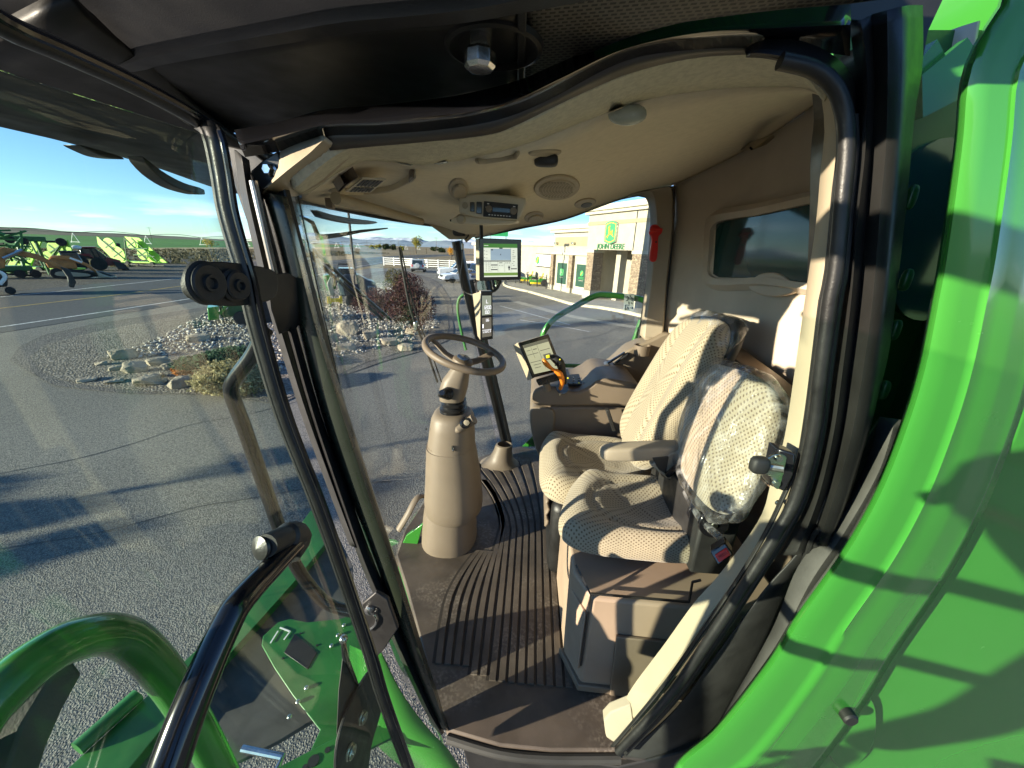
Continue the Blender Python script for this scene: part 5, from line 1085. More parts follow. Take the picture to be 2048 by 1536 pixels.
# sidewalk and kerb before the showroom
sw_ = [(950,548),(1000,560),(1012,571),(1060,583),(1110,597),(1150,607),(1200,612),(1250,620),(1330,640),(1400,640),(1400,560),(1200,560),(1100,560),(1040,556)]
q = [W(a, b, Z=.13) for a, b in sw_]
o = MB().prism([p-Vector((0, 0, .13)) for p in q], (0, 0, .13)).obj('pavement', GM['walk'], None, smooth=False); o['kind'] = 'structure'
kb_ = cat([W(a, b, Z=.14) for a, b in [(948,547),(1000,559),(1012,571),(1060,583),(1110,597),(1150,608),(1200,614),(1250,623),(1340,643)]], 50)
o = MB().tube([p+Vector((0, 0, -.05)) for p in kb_], .11, 6, up=(0, 0, 1)).obj('kerb', mat('pale_kerb_concrete', (.55, .5, .36), .8, var=.15, bump=.2, bs=20), None, smooth=False); o['kind'] = 'structure'
for l in ([(1000,612),(1060,628),(1140,650)], [(868,606),(905,650)], [(1040,640),(1115,652),(1180,664)]):
    ribbon('parking_line', l, .013, .1, GM['line'])
ribbon('drain_channel', [(1030,603),(1110,625),(1180,640),(1290,658)], .012, .7, GM['walk'])
# mountains far away
def ridge(name, x0, x1, y, h, seed, m, n=220, depth=900, base=0):
    rnd = random.Random(seed); P = []
    for r_ in range(7):
        row = []; f = r_/6
        for i in range(n):
            x = x0+(x1-x0)*i/(n-1)
            e = mnoise.fractal(Vector((x/1400+seed, f*1.3, seed)), 1.0, 2.1, 6)*.5+.55
            e *= min(1, i/20, (n-1-i)/20)
            row.append(Vector((x, y+(f-.5)*depth*2, base+max(0, h*e*math.sin(PI*min(f*1.02, 1))))))
        P.append(row)
    o = MB().grid(P).obj(name, m, None); o['kind'] = 'structure'; return o
mm1 = mat('hazy_blue_mountain', (.30, .37, .43), 1, var=.06, vs=.0015, spec=0); mm2 = mat('snowy_mountain', (.62, .66, .72), 1, c2=(.33, .41, .5), vs=.004, spec=0); mm3 = mat('low_brown_hill', (.26, .24, .19), 1, var=.15, vs=.004, spec=0)  # distance haze is painted into the blue-grey of both far ranges
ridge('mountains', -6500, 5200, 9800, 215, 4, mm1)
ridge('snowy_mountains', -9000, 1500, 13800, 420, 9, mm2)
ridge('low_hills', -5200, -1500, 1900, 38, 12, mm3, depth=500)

tar = mat('tar_crack', (.07, .068, .064), .6, var=.2)
rnd = random.Random(21)
for (a, b, n_) in (((-9, 3), (-4.5, 9.5), 9), ((0, 14), (7, 22), 7), ((-6.5, 3.2), (-2.2, 5.2), 7)):
    pts = [Vector((a[0]+(b[0]-a[0])*i/n_+rnd.uniform(-.18, .18), a[1]+(b[1]-a[1])*i/n_+rnd.uniform(-.18, .18), 0)) for i in range(n_+1)]
    ribbon('asphalt_crack', pts, .0105, .022, tar)
# =================================================================== everything round the machine
def spot(px, py, z=.03):
    p = W(px, py, Z=z); d = Vector((p.x, p.y, 0)).normalized(); rz = math.atan2(-d.x, d.y)
    k = (p-Vector((0, 0, CZ))).dot(_f)/F
    return p, rz, k            # k: metres per photo pixel at that place
def lp(mb, name, m, parent, **k): return mb.obj(name, m, parent, **k)
def wheel(parent, x, y, r, w, name='wheel', tm=None, rm=None, axis=(0, 1, 0)):
    t = lp(MB().lathe([(r*.55, -w/2), (r*.92, -w/2), (r, -w*.35), (r, w*.35), (r*.92, w/2), (r*.55, w/2)], (x, y, r), axis, 22), name, tm or M['tyre'], parent)
    lp(MB().lathe([(.01, -w*.3), (r*.58, -w*.42), (r*.6, w*.42), (.01, w*.3)], (x, y, r), axis, 18), 'rim', rm or M['steel'], t)
    return t
def leafcloud(mb, c, rad, n, s, rnd, flat=.8, shell=.5, lumps=7, droop=0):
    c = Vector(c); cs = []
    for i in range(lumps):
        v = Vector((rnd.gauss(0, 1), rnd.gauss(0, 1), rnd.gauss(0, 1))).normalized()*rnd.uniform(.25, .75)
        cs.append((Vector((v.x*rad[0], v.y*rad[1], v.z*rad[2])), rnd.uniform(.35, .6)))
    for i in range(n):
        o, q = rnd.choice(cs); v = Vector((rnd.gauss(0, 1), rnd.gauss(0, 1), rnd.gauss(0, 1))).normalized()*(rnd.uniform(shell, 1)**.6)*q
        p = c+o+Vector((v.x*rad[0], v.y*rad[1], v.z*rad[2]))
        if p.z < .02: p.z = .02+rnd.random()*.05
        a = Vector((rnd.gauss(0, 1), rnd.gauss(0, 1), rnd.gauss(0, .7))).normalized(); b = a.cross(Vector((rnd.gauss(0, 1), rnd.gauss(0, 1), rnd.gauss(0, 1)))).normalized()
        ss = s*rnd.uniform(.6, 1.4)
        mb.add([p-a*ss, p+b*ss*.45, p+a*ss, p-b*ss*.45], [(0, 1, 2, 3)])
def leafmat(name, c1, c2):
    m, nt, nd, L = _nt(name); out = N(nt, 'OutputMaterial'); b = N(nt, 'BsdfPrincipled'); b.inputs['Roughness'].default_value = .7; b.inputs['Specular IOR Level'].default_value = .2
    ge = N(nt, 'NewGeometry'); rp = N(nt, 'ValToRGB'); rp.color_ramp.elements[0].color = rgba(c1); rp.color_ramp.elements[1].color = rgba(c2); L.new(ge.outputs['Random Per Island'], rp.inputs[0]); L.new(rp.outputs[0], b.inputs['Base Color'])
    tr = N(nt, 'BsdfTranslucent'); L.new(rp.outputs[0], tr.inputs[0]); mx = N(nt, 'MixShader'); mx.inputs[0].default_value = .3; L.new(b.outputs[0], mx.inputs[1]); L.new(tr.outputs[0], mx.inputs[2]); L.new(mx.outputs[0], out.inputs[0]); return m
bark = mat('grey_brown_bark', (.12, .09, .06), .9, var=.25, vs=8)
def tree(name, label, px, py, h, w, lm, seed, group=None, n=500, leaf=None, trunk=.25, cat_='tree', cone=False, lumps=9):
    rnd = random.Random(seed); p, rz, k = spot(px, py); h *= k; w *= k; t = thing(name, label, cat_, p, group, rz)
    lp(MB().tube([(0, 0, 0), (0, 0, h*trunk), (w*.04, 0, h*.6), (w*.02, 0, h*.85)], [h*.035, h*.028, h*.016, h*.004], 8), 'trunk', bark, t)
    mb = MB()
    for i in range(5):
        a = rnd.uniform(0, 2*PI); z0 = h*rnd.uniform(trunk*.8, .6); lp(MB().tube([(0, 0, z0), (math.cos(a)*w*.18, math.sin(a)*w*.18, z0+h*.12), (math.cos(a)*w*.33, math.sin(a)*w*.33, z0+h*.2)], [h*.014, h*.009, h*.003], 6), 'limb', bark, t)
    if cone:
        for i in range(n):
            z = rnd.random()**1.2; r_ = w*.5*(1-z)*rnd.uniform(.5, 1); a = rnd.uniform(0, 2*PI); q = Vector((math.cos(a)*r_, math.sin(a)*r_, h*.08+z*h*.9)); d = Vector((math.cos(a), math.sin(a), -.4)); s_ = (leaf or w*.08); sd = Vector((-d.y, d.x, 0))*s_*.4
            mb.add([q-d*s_, q+sd, q+d*s_, q-sd], [(0, 1, 2, 3)])
    else: leafcloud(mb, (0, 0, h*(trunk+(1-trunk)*.5)), (w*.5, w*.5, h*(1-trunk)*.52), n, leaf or w*.05, rnd, lumps=lumps)
    lp(mb, 'crown', lm, t, smooth=False, weld=False); return t
LM = dict(yg=leafmat('yellow_green_leaves', (.16, .17, .03), (.42, .36, .06)), dk=leafmat('dark_green_leaves', (.02, .035, .015), (.07, .09, .03)), orange=leafmat('orange_autumn_leaves', (.5, .2, .02), (.75, .45, .05)),
          purple=leafmat('purple_shrub_leaves', (.03, .014, .016), (.13, .06, .055)), olive=leafmat('olive_shrub_leaves', (.05, .05, .02), (.2, .17, .07)), ygb=leafmat('yellow_bush_leaves', (.35, .28, .05), (.55, .42, .08)),
          jun=leafmat('blue_green_juniper_needles', (.015, .04, .025), (.09, .16, .09)), dry=leafmat('dry_tan_twigs', (.2, .17, .08), (.5, .44, .24)), rust=leafmat('rusty_orange_twigs', (.3, .11, .03), (.62, .28, .09)))
tree('broadleaf_tree', 'tall yellow-green tree standing behind the white fence', 832, 507, 34, 27, LM['yg'], 5, n=900)
tree('conifer', 'small dark conifer just right of the tall yellow-green tree', 853, 508, 13, 5, LM['dk'], 6, n=200, cone=True, cat_='tree')
tree('autumn_tree', 'young orange autumn tree on the lawn beside the cab pillar', 903, 524, 32, 20, LM['orange'], 8, n=700)
for i, (x, y, h, w) in enumerate(((757,499,8,14),(771,500,10,14),(786,500,10,16),(803,501,9,12),(868,502,8,14),(884,505,8,12),(745,498,6,12))):
    tree('far_tree', 'low trees in the far row before the mountains', x, y, h, w, LM['dk'] if i % 3 else LM['yg'], 20+i, group='far trees before the mountains', n=160, trunk=.05, leaf=1.6)
tree('round_bush', 'round yellow bush at the edge of the stubble, left of the open door', 421, 494, 15, 26, LM['ygb'], 31, n=500, trunk=.02, cat_='bush')
def shrub(name, label, px, py, w, h, lm, seed, n, leaf, group=None, lumps=14, cat_='shrub'):
    rnd = random.Random(seed); p, rz, k = spot(px, py); t = thing(name, label, cat_, p, group, rz); w *= k; h *= k
    for i in range(9):
        a = rnd.uniform(0, 2*PI); lp(MB().tube([(0, 0, 0), (math.cos(a)*w*.15, math.sin(a)*w*.15, h*.4), (math.cos(a)*w*.32, math.sin(a)*w*.32, h*.8)], [.03, .02, .006], 6), 'stem', bark, t)
    mb = MB(); leafcloud(mb, (0, 0, h*.5), (w*.5, w*.42, h*.5), n, leaf, rnd, lumps=lumps); lp(mb, 'foliage', lm, t, smooth=False, weld=False); return t
shrub('purple_shrub', 'big purple-leaved shrub at the right end of the stone bed', 828, 664, 105, 112, LM['purple'], 41, 9000, .045, lumps=26)
shrub('purple_shrub', 'lower purple shrub leaning left toward the dark loader', 762, 640, 110, 66, LM['purple'], 42, 5000, .045, lumps=20)
shrub('olive_shrub', 'olive green shrub behind the purple shrubs, near the silver car', 796, 596, 48, 60, LM['olive'], 43, 3000, .06)
shrub('juniper', 'dark green spreading juniper behind the boulders', 455, 742, 150, 46, LM['jun'], 44, 9000, .05, lumps=30)
shrub('dry_shrub', 'pale dry grassy shrub between the boulders and the black rail', 475, 782, 150, 62, LM['dry'], 45, 9000, .045, lumps=30)
shrub('rust_shrub', 'rusty orange dead brush among the boulders', 372, 752, 46, 26, LM['rust'], 46, 1600, .04)
shrub('rust_shrub', 'rusty orange brush at the edge of the asphalt, right of the pale boulder', 412, 778, 40, 26, LM['rust'], 47, 1400, .04)
# ---- boulders and cobbles
rockm = mat('pale_sandstone', (.42, .36, .27), .9, c2=(.2, .165, .125), vs=2.2, bump=.8, bs=16, bdist=.04, coord='Object')
def rock(px, py, w, h, seed, label, d=.75, name='boulder', tilt=0, m=rockm):
    p, rz, k = spot(px, py, .02); w *= k*.9; h *= k*.8; r_ = random.Random(seed*13+1); bm = bmesh.new()
    for i in range(26):
        v = Vector((r_.uniform(-1, 1), r_.uniform(-1, 1), r_.uniform(-.6, 1)))
        v = Vector([math.copysign(abs(c)**.6, c) for c in v]); v = v/max(1, v.length/1.15)
        bm.verts.new((v.x*w/2, v.y*w*d/2, h*.35+v.z*h*.62))
    bmesh.ops.convex_hull(bm, input=bm.verts); bmesh.ops.delete(bm, geom=[v for v in bm.verts if not v.link_faces], context='VERTS')
    bmesh.ops.bevel(bm, geom=list(bm.edges), offset=min(w, h)*.05, segments=1, affect='EDGES')
    bmesh.ops.triangulate(bm, faces=bm.faces); bmesh.ops.subdivide_edges(bm, edges=[e for e in bm.edges if e.calc_length() > w*.12], cuts=1, use_grid_fill=True)
    bmesh.ops.triangulate(bm, faces=bm.faces); bmesh.ops.subdivide_edges(bm, edges=[e for e in bm.edges if e.calc_length() > w*.08], cuts=1, use_grid_fill=True)
    for v in bm.verts: v.co *= 1+.07*mnoise.noise(v.co*6/w+Vector((seed, 0, 0)))+.03*mnoise.noise(v.co*20/w)
    mb = MB(); mb.v = [v.co.copy() for v in bm.verts]; bm.verts.index_update(); mb.f = [tuple(v.index for v in f.verts) for f in bm.faces]; mb.uv = [(0, 0)]*len(mb.v); bm.free()
    o = mb.obj(name, m, None, auto=24); o.location = p; o.rotation_euler = (R(tilt), R(tilt*.7), rz)
    return tag(o, label, 'boulder')
BL = [(248,716,56,28,'large flat grey boulder at the back of the stone pile',0),(318,728,48,20,'brownish boulder right of the large flat one',0),(270,742,52,24,'tilted cream slab leaning in front of the large boulder',18),(344,738,36,20,'small grey boulder against the juniper',0),(300,770,56,26,'broad pale boulder on the asphalt edge, left of the rusty brush',0),(362,774,50,28,'cracked cream boulder beside the rusty brush at the asphalt edge',0),(398,682,50,20,'grey boulder lying in the cobbles above the juniper',0),(312,755,34,14,'small cream rock in front of the brownish boulder',0),(230,765,40,10,'low flat rock at the left of the asphalt edge',0),(176,762,44,10,'low reddish rock at the left tip of the stone pile',0),(326,765,20,14,'fist of rock between the two front boulders',0),(232,740,30,12,'low rock under the tilted slab',0),(204,730,24,10,'small pale rock left of the large boulder',0),
      (700,668,58,36,'cream boulder behind the windshield at the bed edge',0),(660,682,44,22,'flat cream boulder left of the others behind the windshield',0),(742,678,40,24,'cream boulder under the purple shrub',0),(780,690,46,20,'pale boulder in the shade right of the purple shrub',0),(812,700,40,18,'pale rock near the wiper joint',0),(690,700,50,18,'low cream rock nearest the asphalt behind the windshield',0),(826,668,36,18,'grey rock at the foot of the big purple shrub',0)]
for i, (a, b, w, h, l, t) in enumerate(BL): rock(a, b, w, h, i+3, l, tilt=t)
rnd = random.Random(11)
ico = bmesh.new(); bmesh.ops.create_icosphere(ico, subdivisions=1, radius=1); IV = [v.co.copy() for v in ico.verts]; IF = [tuple(v.index for v in f.verts) for f in ico.faces]; ico.free()
def pip(x, y, poly):
    c = False; j = len(poly)-1
    for i in range(len(poly)):
        if (poly[i][1] > y) != (poly[j][1] > y) and x < (poly[j][0]-poly[i][0])*(y-poly[i][1])/(poly[j][1]-poly[i][1])+poly[i][0]: c = not c
        j = i
    return c
cob = [(205,715),(260,700),(330,672),(420,625),(520,612),(640,580),(700,570),(790,566),(860,600),(880,650),(830,680),(700,714),(600,750),(540,745),(440,700),(380,705),(330,715),(240,720)]
cw = [(W(a, b, Z=0).x, W(a, b, Z=0).y) for a, b in cob]; xs = [c[0] for c in cw]; ys = [c[1] for c in cw]
mb = MB(); cnt = 0
while cnt < 9500:
    x, y = rnd.uniform(min(xs), max(xs)), rnd.uniform(min(ys), max(ys))
    if not pip(x, y, cw): continue
    cnt += 1; s_ = rnd.uniform(.03, .075); a = rnd.uniform(0, PI); sx_, sy_, sz = s_*rnd.uniform(.8, 1.5), s_*rnd.uniform(.6, 1), s_*rnd.uniform(.45, .75); ca, sa = math.cos(a), math.sin(a)
    mb.add([(x+(v.x*sx_*ca-v.y*sy_*sa), y+(v.x*sx_*sa+v.y*sy_*ca), .04+sz*.5+v.z*sz) for v in IV], IF)
def cobmat():
    m, nt, nd, L = _nt('river_cobbles'); out = N(nt, 'OutputMaterial'); b = N(nt, 'BsdfPrincipled'); b.inputs['Roughness'].default_value = .8; L.new(b.outputs[0], out.inputs[0])
    ge = N(nt, 'NewGeometry'); rp = N(nt, 'ValToRGB'); rp.color_ramp.elements[0].color = (.12, .12, .12, 1); rp.color_ramp.elements[1].color = (.55, .52, .47, 1); e = rp.color_ramp.elements.new(.5); e.color = (.3, .28, .25, 1); L.new(ge.outputs['Random Per Island'], rp.inputs[0]); L.new(rp.outputs[0], b.inputs['Base Color']); return m
o = mb.obj('cobbles', cobmat(), None, weld=False, auto=180); o['kind'] = 'stuff'
# loose dry tufts in scrub (one mass)
mb = MB(); rnd = random.Random(5)
for i in range(6500):
    x = rnd.uniform(-120, -47); y = rnd.uniform(-5, 190)
    if x > -47-.14*max(0, y-30): continue
    s_ = rnd.uniform(.2, .6)
    for k in range(3):
        a = rnd.uniform(0, 2*PI); q = Vector((x+rnd.uniform(-.4, .4), y+rnd.uniform(-.4, .4), 0)); mb.add([q+Vector((math.cos(a)*s_*.5, math.sin(a)*s_*.5, 0)), q-Vector((math.cos(a)*s_*.5, math.sin(a)*s_*.5, 0)), q+Vector((rnd.uniform(-.2, .2), 0, s_*.9))], [(0, 1, 2)])
o = mb.obj('sage_scrub', leafmat('sage_scrub_leaves', (.035, .04, .025), (.17, .14, .08)), None, smooth=False, weld=False); o['kind'] = 'stuff'
# ---- lamp post, power poles, pivot sprinkler, sign, fence
p, rz, k = spot(713, 590)
t = thing('lamp_post', 'tall dark lamp post rising from the stone bed, seen through the windshield', 'lamp post', p, None, rz)
lp(MB().tube([(0, 0, .5), (0, 0, 7.6)], [.10, .07], 10), 'pole', M['black_pl'], t); lp(MB().lathe([(.001, 0), (.22, 0), (.22, .5), (.001, .52)], (0, 0, 0), (0, 0, 1), 14), 'base', GM['walk'], t); lp(MB().box((0, -.3, 7.6), (.35, .8, .15)), 'lamp_head', M['black_pl'], t, bevel=.03)
wood = mat('grey_wood_pole', (.16, .13, .10), .9)
def powerpole(px, pyb, h, first=[None]):
    p, rz, k = spot(px, pyb); H = h*k
    if first[0] is None:
        t = thing('power_pole', 'far wooden power pole with crossarm in the row along the horizon', 'power pole', p, 'power poles along the horizon', rz)
        lp(MB().tube([(0, 0, 0), (0, 0, 1)], [.014, .009], 7), 'pole', wood, t); lp(MB().box((0, 0, .93), (.26, .015, .015)), 'crossarm', wood, t)
        for x in (-.12, 0, .12): lp(MB().lathe([(.001, 0), (.008, 0), (.006, .03), (.001, .03)], (x, 0, .94), (0, 0, 1), 6), 'insulator', M['steel'], t)
        first[0] = t
    else: t = copy_tree(first[0]); t.location = p; t.rotation_euler = (0, 0, rz)
    t.scale = (H, H, H)
for a in ((735,499,17),(762,499,16),(783,500,17),(798,500,20),(873,505,29),(684,497,14),(655,495,16),(1010,512,16),(960,510,26),(968,510,22),(948,509,24),(975,510,20),(305,484,28),(940,508,18)): powerpole(*a)
# pivot sprinkler in the green field
t = thing('pivot_sprinkler', 'long white centre-pivot sprinkler spanning the green field on the horizon', 'irrigation machine', W(200, 480, Z=0)); t['_w'] = tuple(t.location)
pa_ = [W(a, b, Z=0) for a, b in ((-30,479.5),(36,480),(84,481),(128,482),(166,483),(200,484),(232,485),(262,486),(292,487),(320,488),(348,489),(376,490),(405,491),(433,492))]
pa_ = [Vector((-230+6*i, 60+28*i, 0)) for i in range(16)]
for i in range(16):
    q = pa_[i]; H = 4.2; n_ = Vector((1, 0, 0))
    lp(MB().tube([q+n_*2, q+Vector((0, 0, H))], .10, 5).tube([q-n_*2, q+Vector((0, 0, H))], .10, 5).tube([q+n_*2.2+Vector((0,0,.4)), q-n_*2.2+Vector((0,0,.4))], .12, 5), 'tower', M['white'], t)
    if i:
        r_ = pa_[i-1]; pts = [r_.lerp(q, s/8)+Vector((0, 0, H+1.2*math.sin(PI*s/8))) for s in range(9)]
        lp(MB().tube(pts, .12, 5).tube([v-Vector((0, 0, 1.0*math.sin(PI*s/8))) for s, v in enumerate(pts)], .05, 4), 'span', M['dirt_steel'], t)
# white rail fence
p0, p1 = W(760, 531, Z=0), W(1046, 541, Z=0)
fa = [W(a, b, Z=0) for a, b in ((768,531),(812,533),(852,536),(905,538),(960,541),(1046,546))]
fa = cat(fa, 15)
t = thing('rail_fence', 'white four-rail fence along the far edge of the parking lot', 'fence', fa[7]); t['_w'] = tuple(t.location)
for i, q in enumerate(fa): lp(MB().box(q+Vector((0, 0, .75)), (.16, .16, 1.5)), 'post', M['white'], t, smooth=False)
for z in (.3, .65, 1.0, 1.35):
    mb = MB()
    for a, b in zip(fa[:-1], fa[1:]): mb.bar(a+Vector((0, 0, z)), b+Vector((0, 0, z)), .05, .13)
    lp(mb, 'rail', M['white'], t, smooth=False)
# green road-side sign above the monitor
p, rz, k = spot(1000, 545); k2 = k
t = thing('green_sign', 'green banner sign on posts beyond the showroom, above the corner monitor', 'sign', p, None, rz)
zb = lambda y: (545-y)*k
lp(MB().box((-5*k, 0, zb(472)), (38*k, .2, 10*k)), 'panel', mat('sign_green', (.02, .32, .10), .5, var=.03), t, smooth=False)
for x in (-20*k, 10*k): lp(MB().tube([(x, .1, 0), (x, .1, zb(470))], .12, 8), 'post', M['steel'], t)
lp(MB().box((-5*k, -.12, zb(471.5)), (7*k, .03, 2*k)).box((3*k, -.12, zb(470)), (6*k, .03, k)), 'sign_arrow', M['white'], t, smooth=False)
# ---- cars
paint = dict(silver=mat('silver_car_paint', (.45, .48, .52), .25, metal=.3, coat=.6, var=.03), white=mat('white_car_paint', (.78, .8, .82), .25, coat=.6, var=.02), navy=mat('navy_car_paint', (.02, .035, .08), .2, coat=.8, var=.03))
carglass = mat('dark_car_glass', (.02, .035, .045), .06, spec=.8, var=.05)
def car(name, label, px, py, L_, yaw, kind, m, group=None):
    p, rz, k = spot(px, py); t = thing(name, label, 'car' if kind != 'truck' else 'pickup truck', p, group, rz+R(yaw))
    H = {'suv': 1.75, 'sedan': 1.42, 'truck': 1.9}[kind]; w = 1.9 if kind != 'truck' else 2.0; g = .32 if kind != 'truck' else .5
    bh = {'suv': 1.02, 'sedan': .92, 'truck': 1.18}[kind]
    prof = {'suv': [(0,g),(0,bh-.15),(.05,bh-.02),(.24,bh+.03),(.26,bh),(1,bh),(1,g)], 'sedan': [(0,g),(0,bh-.25),(.06,bh-.1),(.28,bh),(.85,bh),(.98,bh-.06),(1,g)], 'truck': [(0,g),(0,bh-.1),(.03,bh),(.27,bh+.04),(.3,bh),(1,bh),(1,g)]}[kind]
    cab = {'suv': [(.24,bh),(.38,H-.04),(.45,H),(.9,H),(.985,bh+.05),(.99,bh)], 'sedan': [(.26,bh),(.42,H-.03),(.52,H),(.68,H-.03),(.86,bh)], 'truck': [(.27,bh),(.38,H-.05),(.44,H),(.66,H),(.70,bh)]}[kind]
    body = lp(MB().prism([((x-.5)*L_, -w/2, z) for x, z in prof], (0, w, 0)), 'body', m, t, bevel=.09, bseg=4)
    cb = lp(MB().prism([((x-.5)*L_, -w/2+.12, z) for x, z in cab], (0, w-.24, 0)), 'cabin', m, body, bevel=.05, bseg=3)
    # glazing: side band, windscreen, back window
    zs = bh+.06; 
    def at_z(pts, z, lo=True):
        for (x0, z0), (x1, z1) in zip(pts[:-1], pts[1:]):
            if min(z0, z1) <= z <= max(z0, z1) and z1 != z0: return x0+(x1-x0)*(z-z0)/(z1-z0)
        return pts[0][0]
    up_, dn = cab[:len(cab)//2+1], cab[len(cab)//2:][::-1]
    xa, xb = at_z(up_, zs), at_z(up_, H-.12); xc, xd = at_z(dn, H-.12), at_z(dn, zs)
    for s_ in (-1, 1):
        lp(MB().prism([((x-.5)*L_, s_*(w/2-.125), z) for x, z in ((xa+.02, zs), (xb+.02, H-.12), (xc-.02, H-.12), (xd-.02, zs))], (0, s_*.012, 0)), 'side_window', carglass, body, smooth=False)
        for xx in (.47, .68 if kind != 'truck' else .5): lp(MB().bar(((xx-.5)*L_, s_*(w/2-.105), zs), ((xx-.5)*L_, s_*(w/2-.105), H-.12), .05, .02, up=(0, 1, 0)), 'window_pillar', m, body, smooth=False)
    for (xa_, za, xb_, zb_, s_) in ((xa, zs, xb, H-.12, -1), (xd, zs, xc, H-.12, 1)):
        ww = w/2-.22; lp(MB().prism([((xa_-.5)*L_, -ww, za), ((xa_-.5)*L_, ww, za), ((xb_-.5)*L_, ww*.92, zb_), ((xb_-.5)*L_, -ww*.92, zb_)], (s_*.02, 0, .012)), 'windscreen' if s_ < 0 else 'rear_window', carglass, body, smooth=False)
    wr = {'suv': .37, 'sedan': .33, 'truck': .42}[kind]
    for x in (-.5+.19, -.5+.80):
        for s_ in (-1, 1): 
            wheel(t, x*L_, s_*(w/2-.13), wr, .26, rm=M['zinc'])
            lp(MB().lathe([(.01, 0), (wr*1.14, 0), (wr*1.14, .02), (.01, .02)], (x*L_, s_*(w/2-.03)-.01, wr+.02), (0, 1, 0), 20), 'wheel_arch', M['black_pl'], body)
    for s_ in (-1, 1):
        lp(MB().ball((-.5*L_+.04, s_*(w/2-.28), bh-.24), .12, 6, (.5, 1.3, .7), .6), 'headlight', M['lens'], body)
        lp(MB().box((.5*L_-.02, s_*(w/2-.2), bh-.12), (.06, .2, .28)), 'tail_light', M['redp'], body, bevel=.02)
        lp(MB().ball((-.5*L_+.3*L_, s_*(w/2+.08), bh+.1), .1, 6, (.6, 1, .8), .6), 'wing_mirror', M['black_pl'], body)
    lp(MB().box((-.5*L_+.01, 0, bh-.3), (.05, w*.5, .26)), 'grille', M['black_pl'], body, bevel=.02)
    lp(MB().box((-.5*L_, 0, g+.12), (.12, w*.96, .2)), 'bumper', M['black_pl'] if kind == 'suv' else m, body, bevel=.04)
    lp(MB().box((.5*L_, 0, g+.12), (.12, w*.96, .2)), 'bumper', M['black_pl'] if kind == 'suv' else m, body, bevel=.04)
    if kind == 'truck':
        lp(MB().box(((.84-.5)*L_, 0, bh-.02), (.28*L_, w-.3, .06)), 'truck_bed', M['black_pl'], body)
    if kind == 'suv': lp(MB().lathe([(.01, 0), (.33, 0), (.36, .1), (.3, .2), (.01, .2)], (.5*L_+.03, 0, bh-.1), (1, 0, 0), 20), 'spare_wheel_cover', m, body)
    return t
car('parked_suv', 'silver off-roader seen from behind with covered spare wheel, by the white fence', 838, 543, 4.2, -95, 'suv', paint['silver'])
car('parked_truck', 'white pickup truck facing left, behind the cab pillar', 925, 557, 5.8, 8, 'truck', paint['white'])
car('parked_car', 'white car parked in front of the white pickup truck', 925, 564, 4.7, 20, 'sedan', paint['white'])
car('parked_truck', 'dark navy pickup between the cab pillar and the corner monitor', 960, 562, 5.6, 75, 'truck', paint['navy'])
# ---- machines across the road and in the stone bed (built facing the lot, local x to the right)
def rot_mower(name, label, px, py, W_, H_, flip=1, group='folded mowers across the road', lime=M['lime']):
    p, rz, k = spot(px, py); t = thing(name, label, 'mower', p, group, rz-R(48)); w = W_*k*1.42; h = H_*k; f = flip
    lp(MB().prism([(-w*.48*f, 0, h*.98), (-w*.05*f, 0, h*.16), (-w*.02*f, 0, h*.10), (-w*.30*f, 0, h*.12), (-w*.5*f, 0, h*.7)], (0, .12, 0)), 'wing_deck', lime, t, bevel=.03)
    lp(MB().prism([(-w*.1*f, .5, h), (w*.14*f, .5, h*.98), (w*.5*f, .5, h*.15), (w*.2*f, .5, h*.13)], (0, .12, 0)), 'wing_deck', lime, t, bevel=.03)
    lp(MB().box((0, .6, h*.14), (w*.8, 1.6, .16)), 'centre_deck', lime, t, bevel=.03)
    for (x, z, r_) in ((-.30, .70, .10), (-.2, .40, .11), (.06, .75, .075), (.2, .42, .08)):
        lp(MB().lathe([(w*r_*.82, -.05), (w*r_, -.05), (w*r_, .07), (w*r_*.82, .07)], (x*w*f, -.04, z*h), (0, 1, 0), 24), 'blade_ring', lime, t)
        lp(MB().box((x*w*f, -.1, z*h), (w*r_*1.7, .05, .09), Matrix.Rotation(.7, 3, 'Y')).box((x*w*f, -.1, z*h), (w*r_*1.7, .05, .09), Matrix.Rotation(-.5, 3, 'Y')), 'blade_carrier', M['green_dark'], t)
    for (a, b) in (((-.02, .95), (.28, .18)), ((.1, .96), (.42, .2)), ((-.08, .15), (-.02, .9)), ((.02, .6), (.32, .62)), ((-.42, .9), (-.1, .2)), ((.06, .4), (.4, .36))):
        lp(MB().tube([(a[0]*w*f, -.12, a[1]*h), (b[0]*w*f, -.12, b[1]*h)], .065, 6), 'frame_bar', M['green_dark'], t)
    lp(MB().bar((-w*.5*f, -.4, h*.06), (w*.55*f, -.4, h*.06), .12, .12), 'hitch_bar', M['dirt_steel'], t)
    for x in (-.42, -.05, .35): wheel(t, x*w*f, -.3, .3, .22, 'caster_wheel', rm=M['yellow'])
    return t
rot_mower('folded_mower', 'lime green batwing mower folded upright beyond the red tractor', 268, 532, 92, 55)
rot_mower('folded_mower', 'lime green folded mower behind the orange skid loader, wheels high on its frame', 82, 546, 105, 66, -1)
p, rz, k = spot(62, 545); 
t = thing('transport_axle', 'dark axle beam with raised tyres sticking out above the lime mower', 'implement', W(84, 548, Z=.03), None, rz)
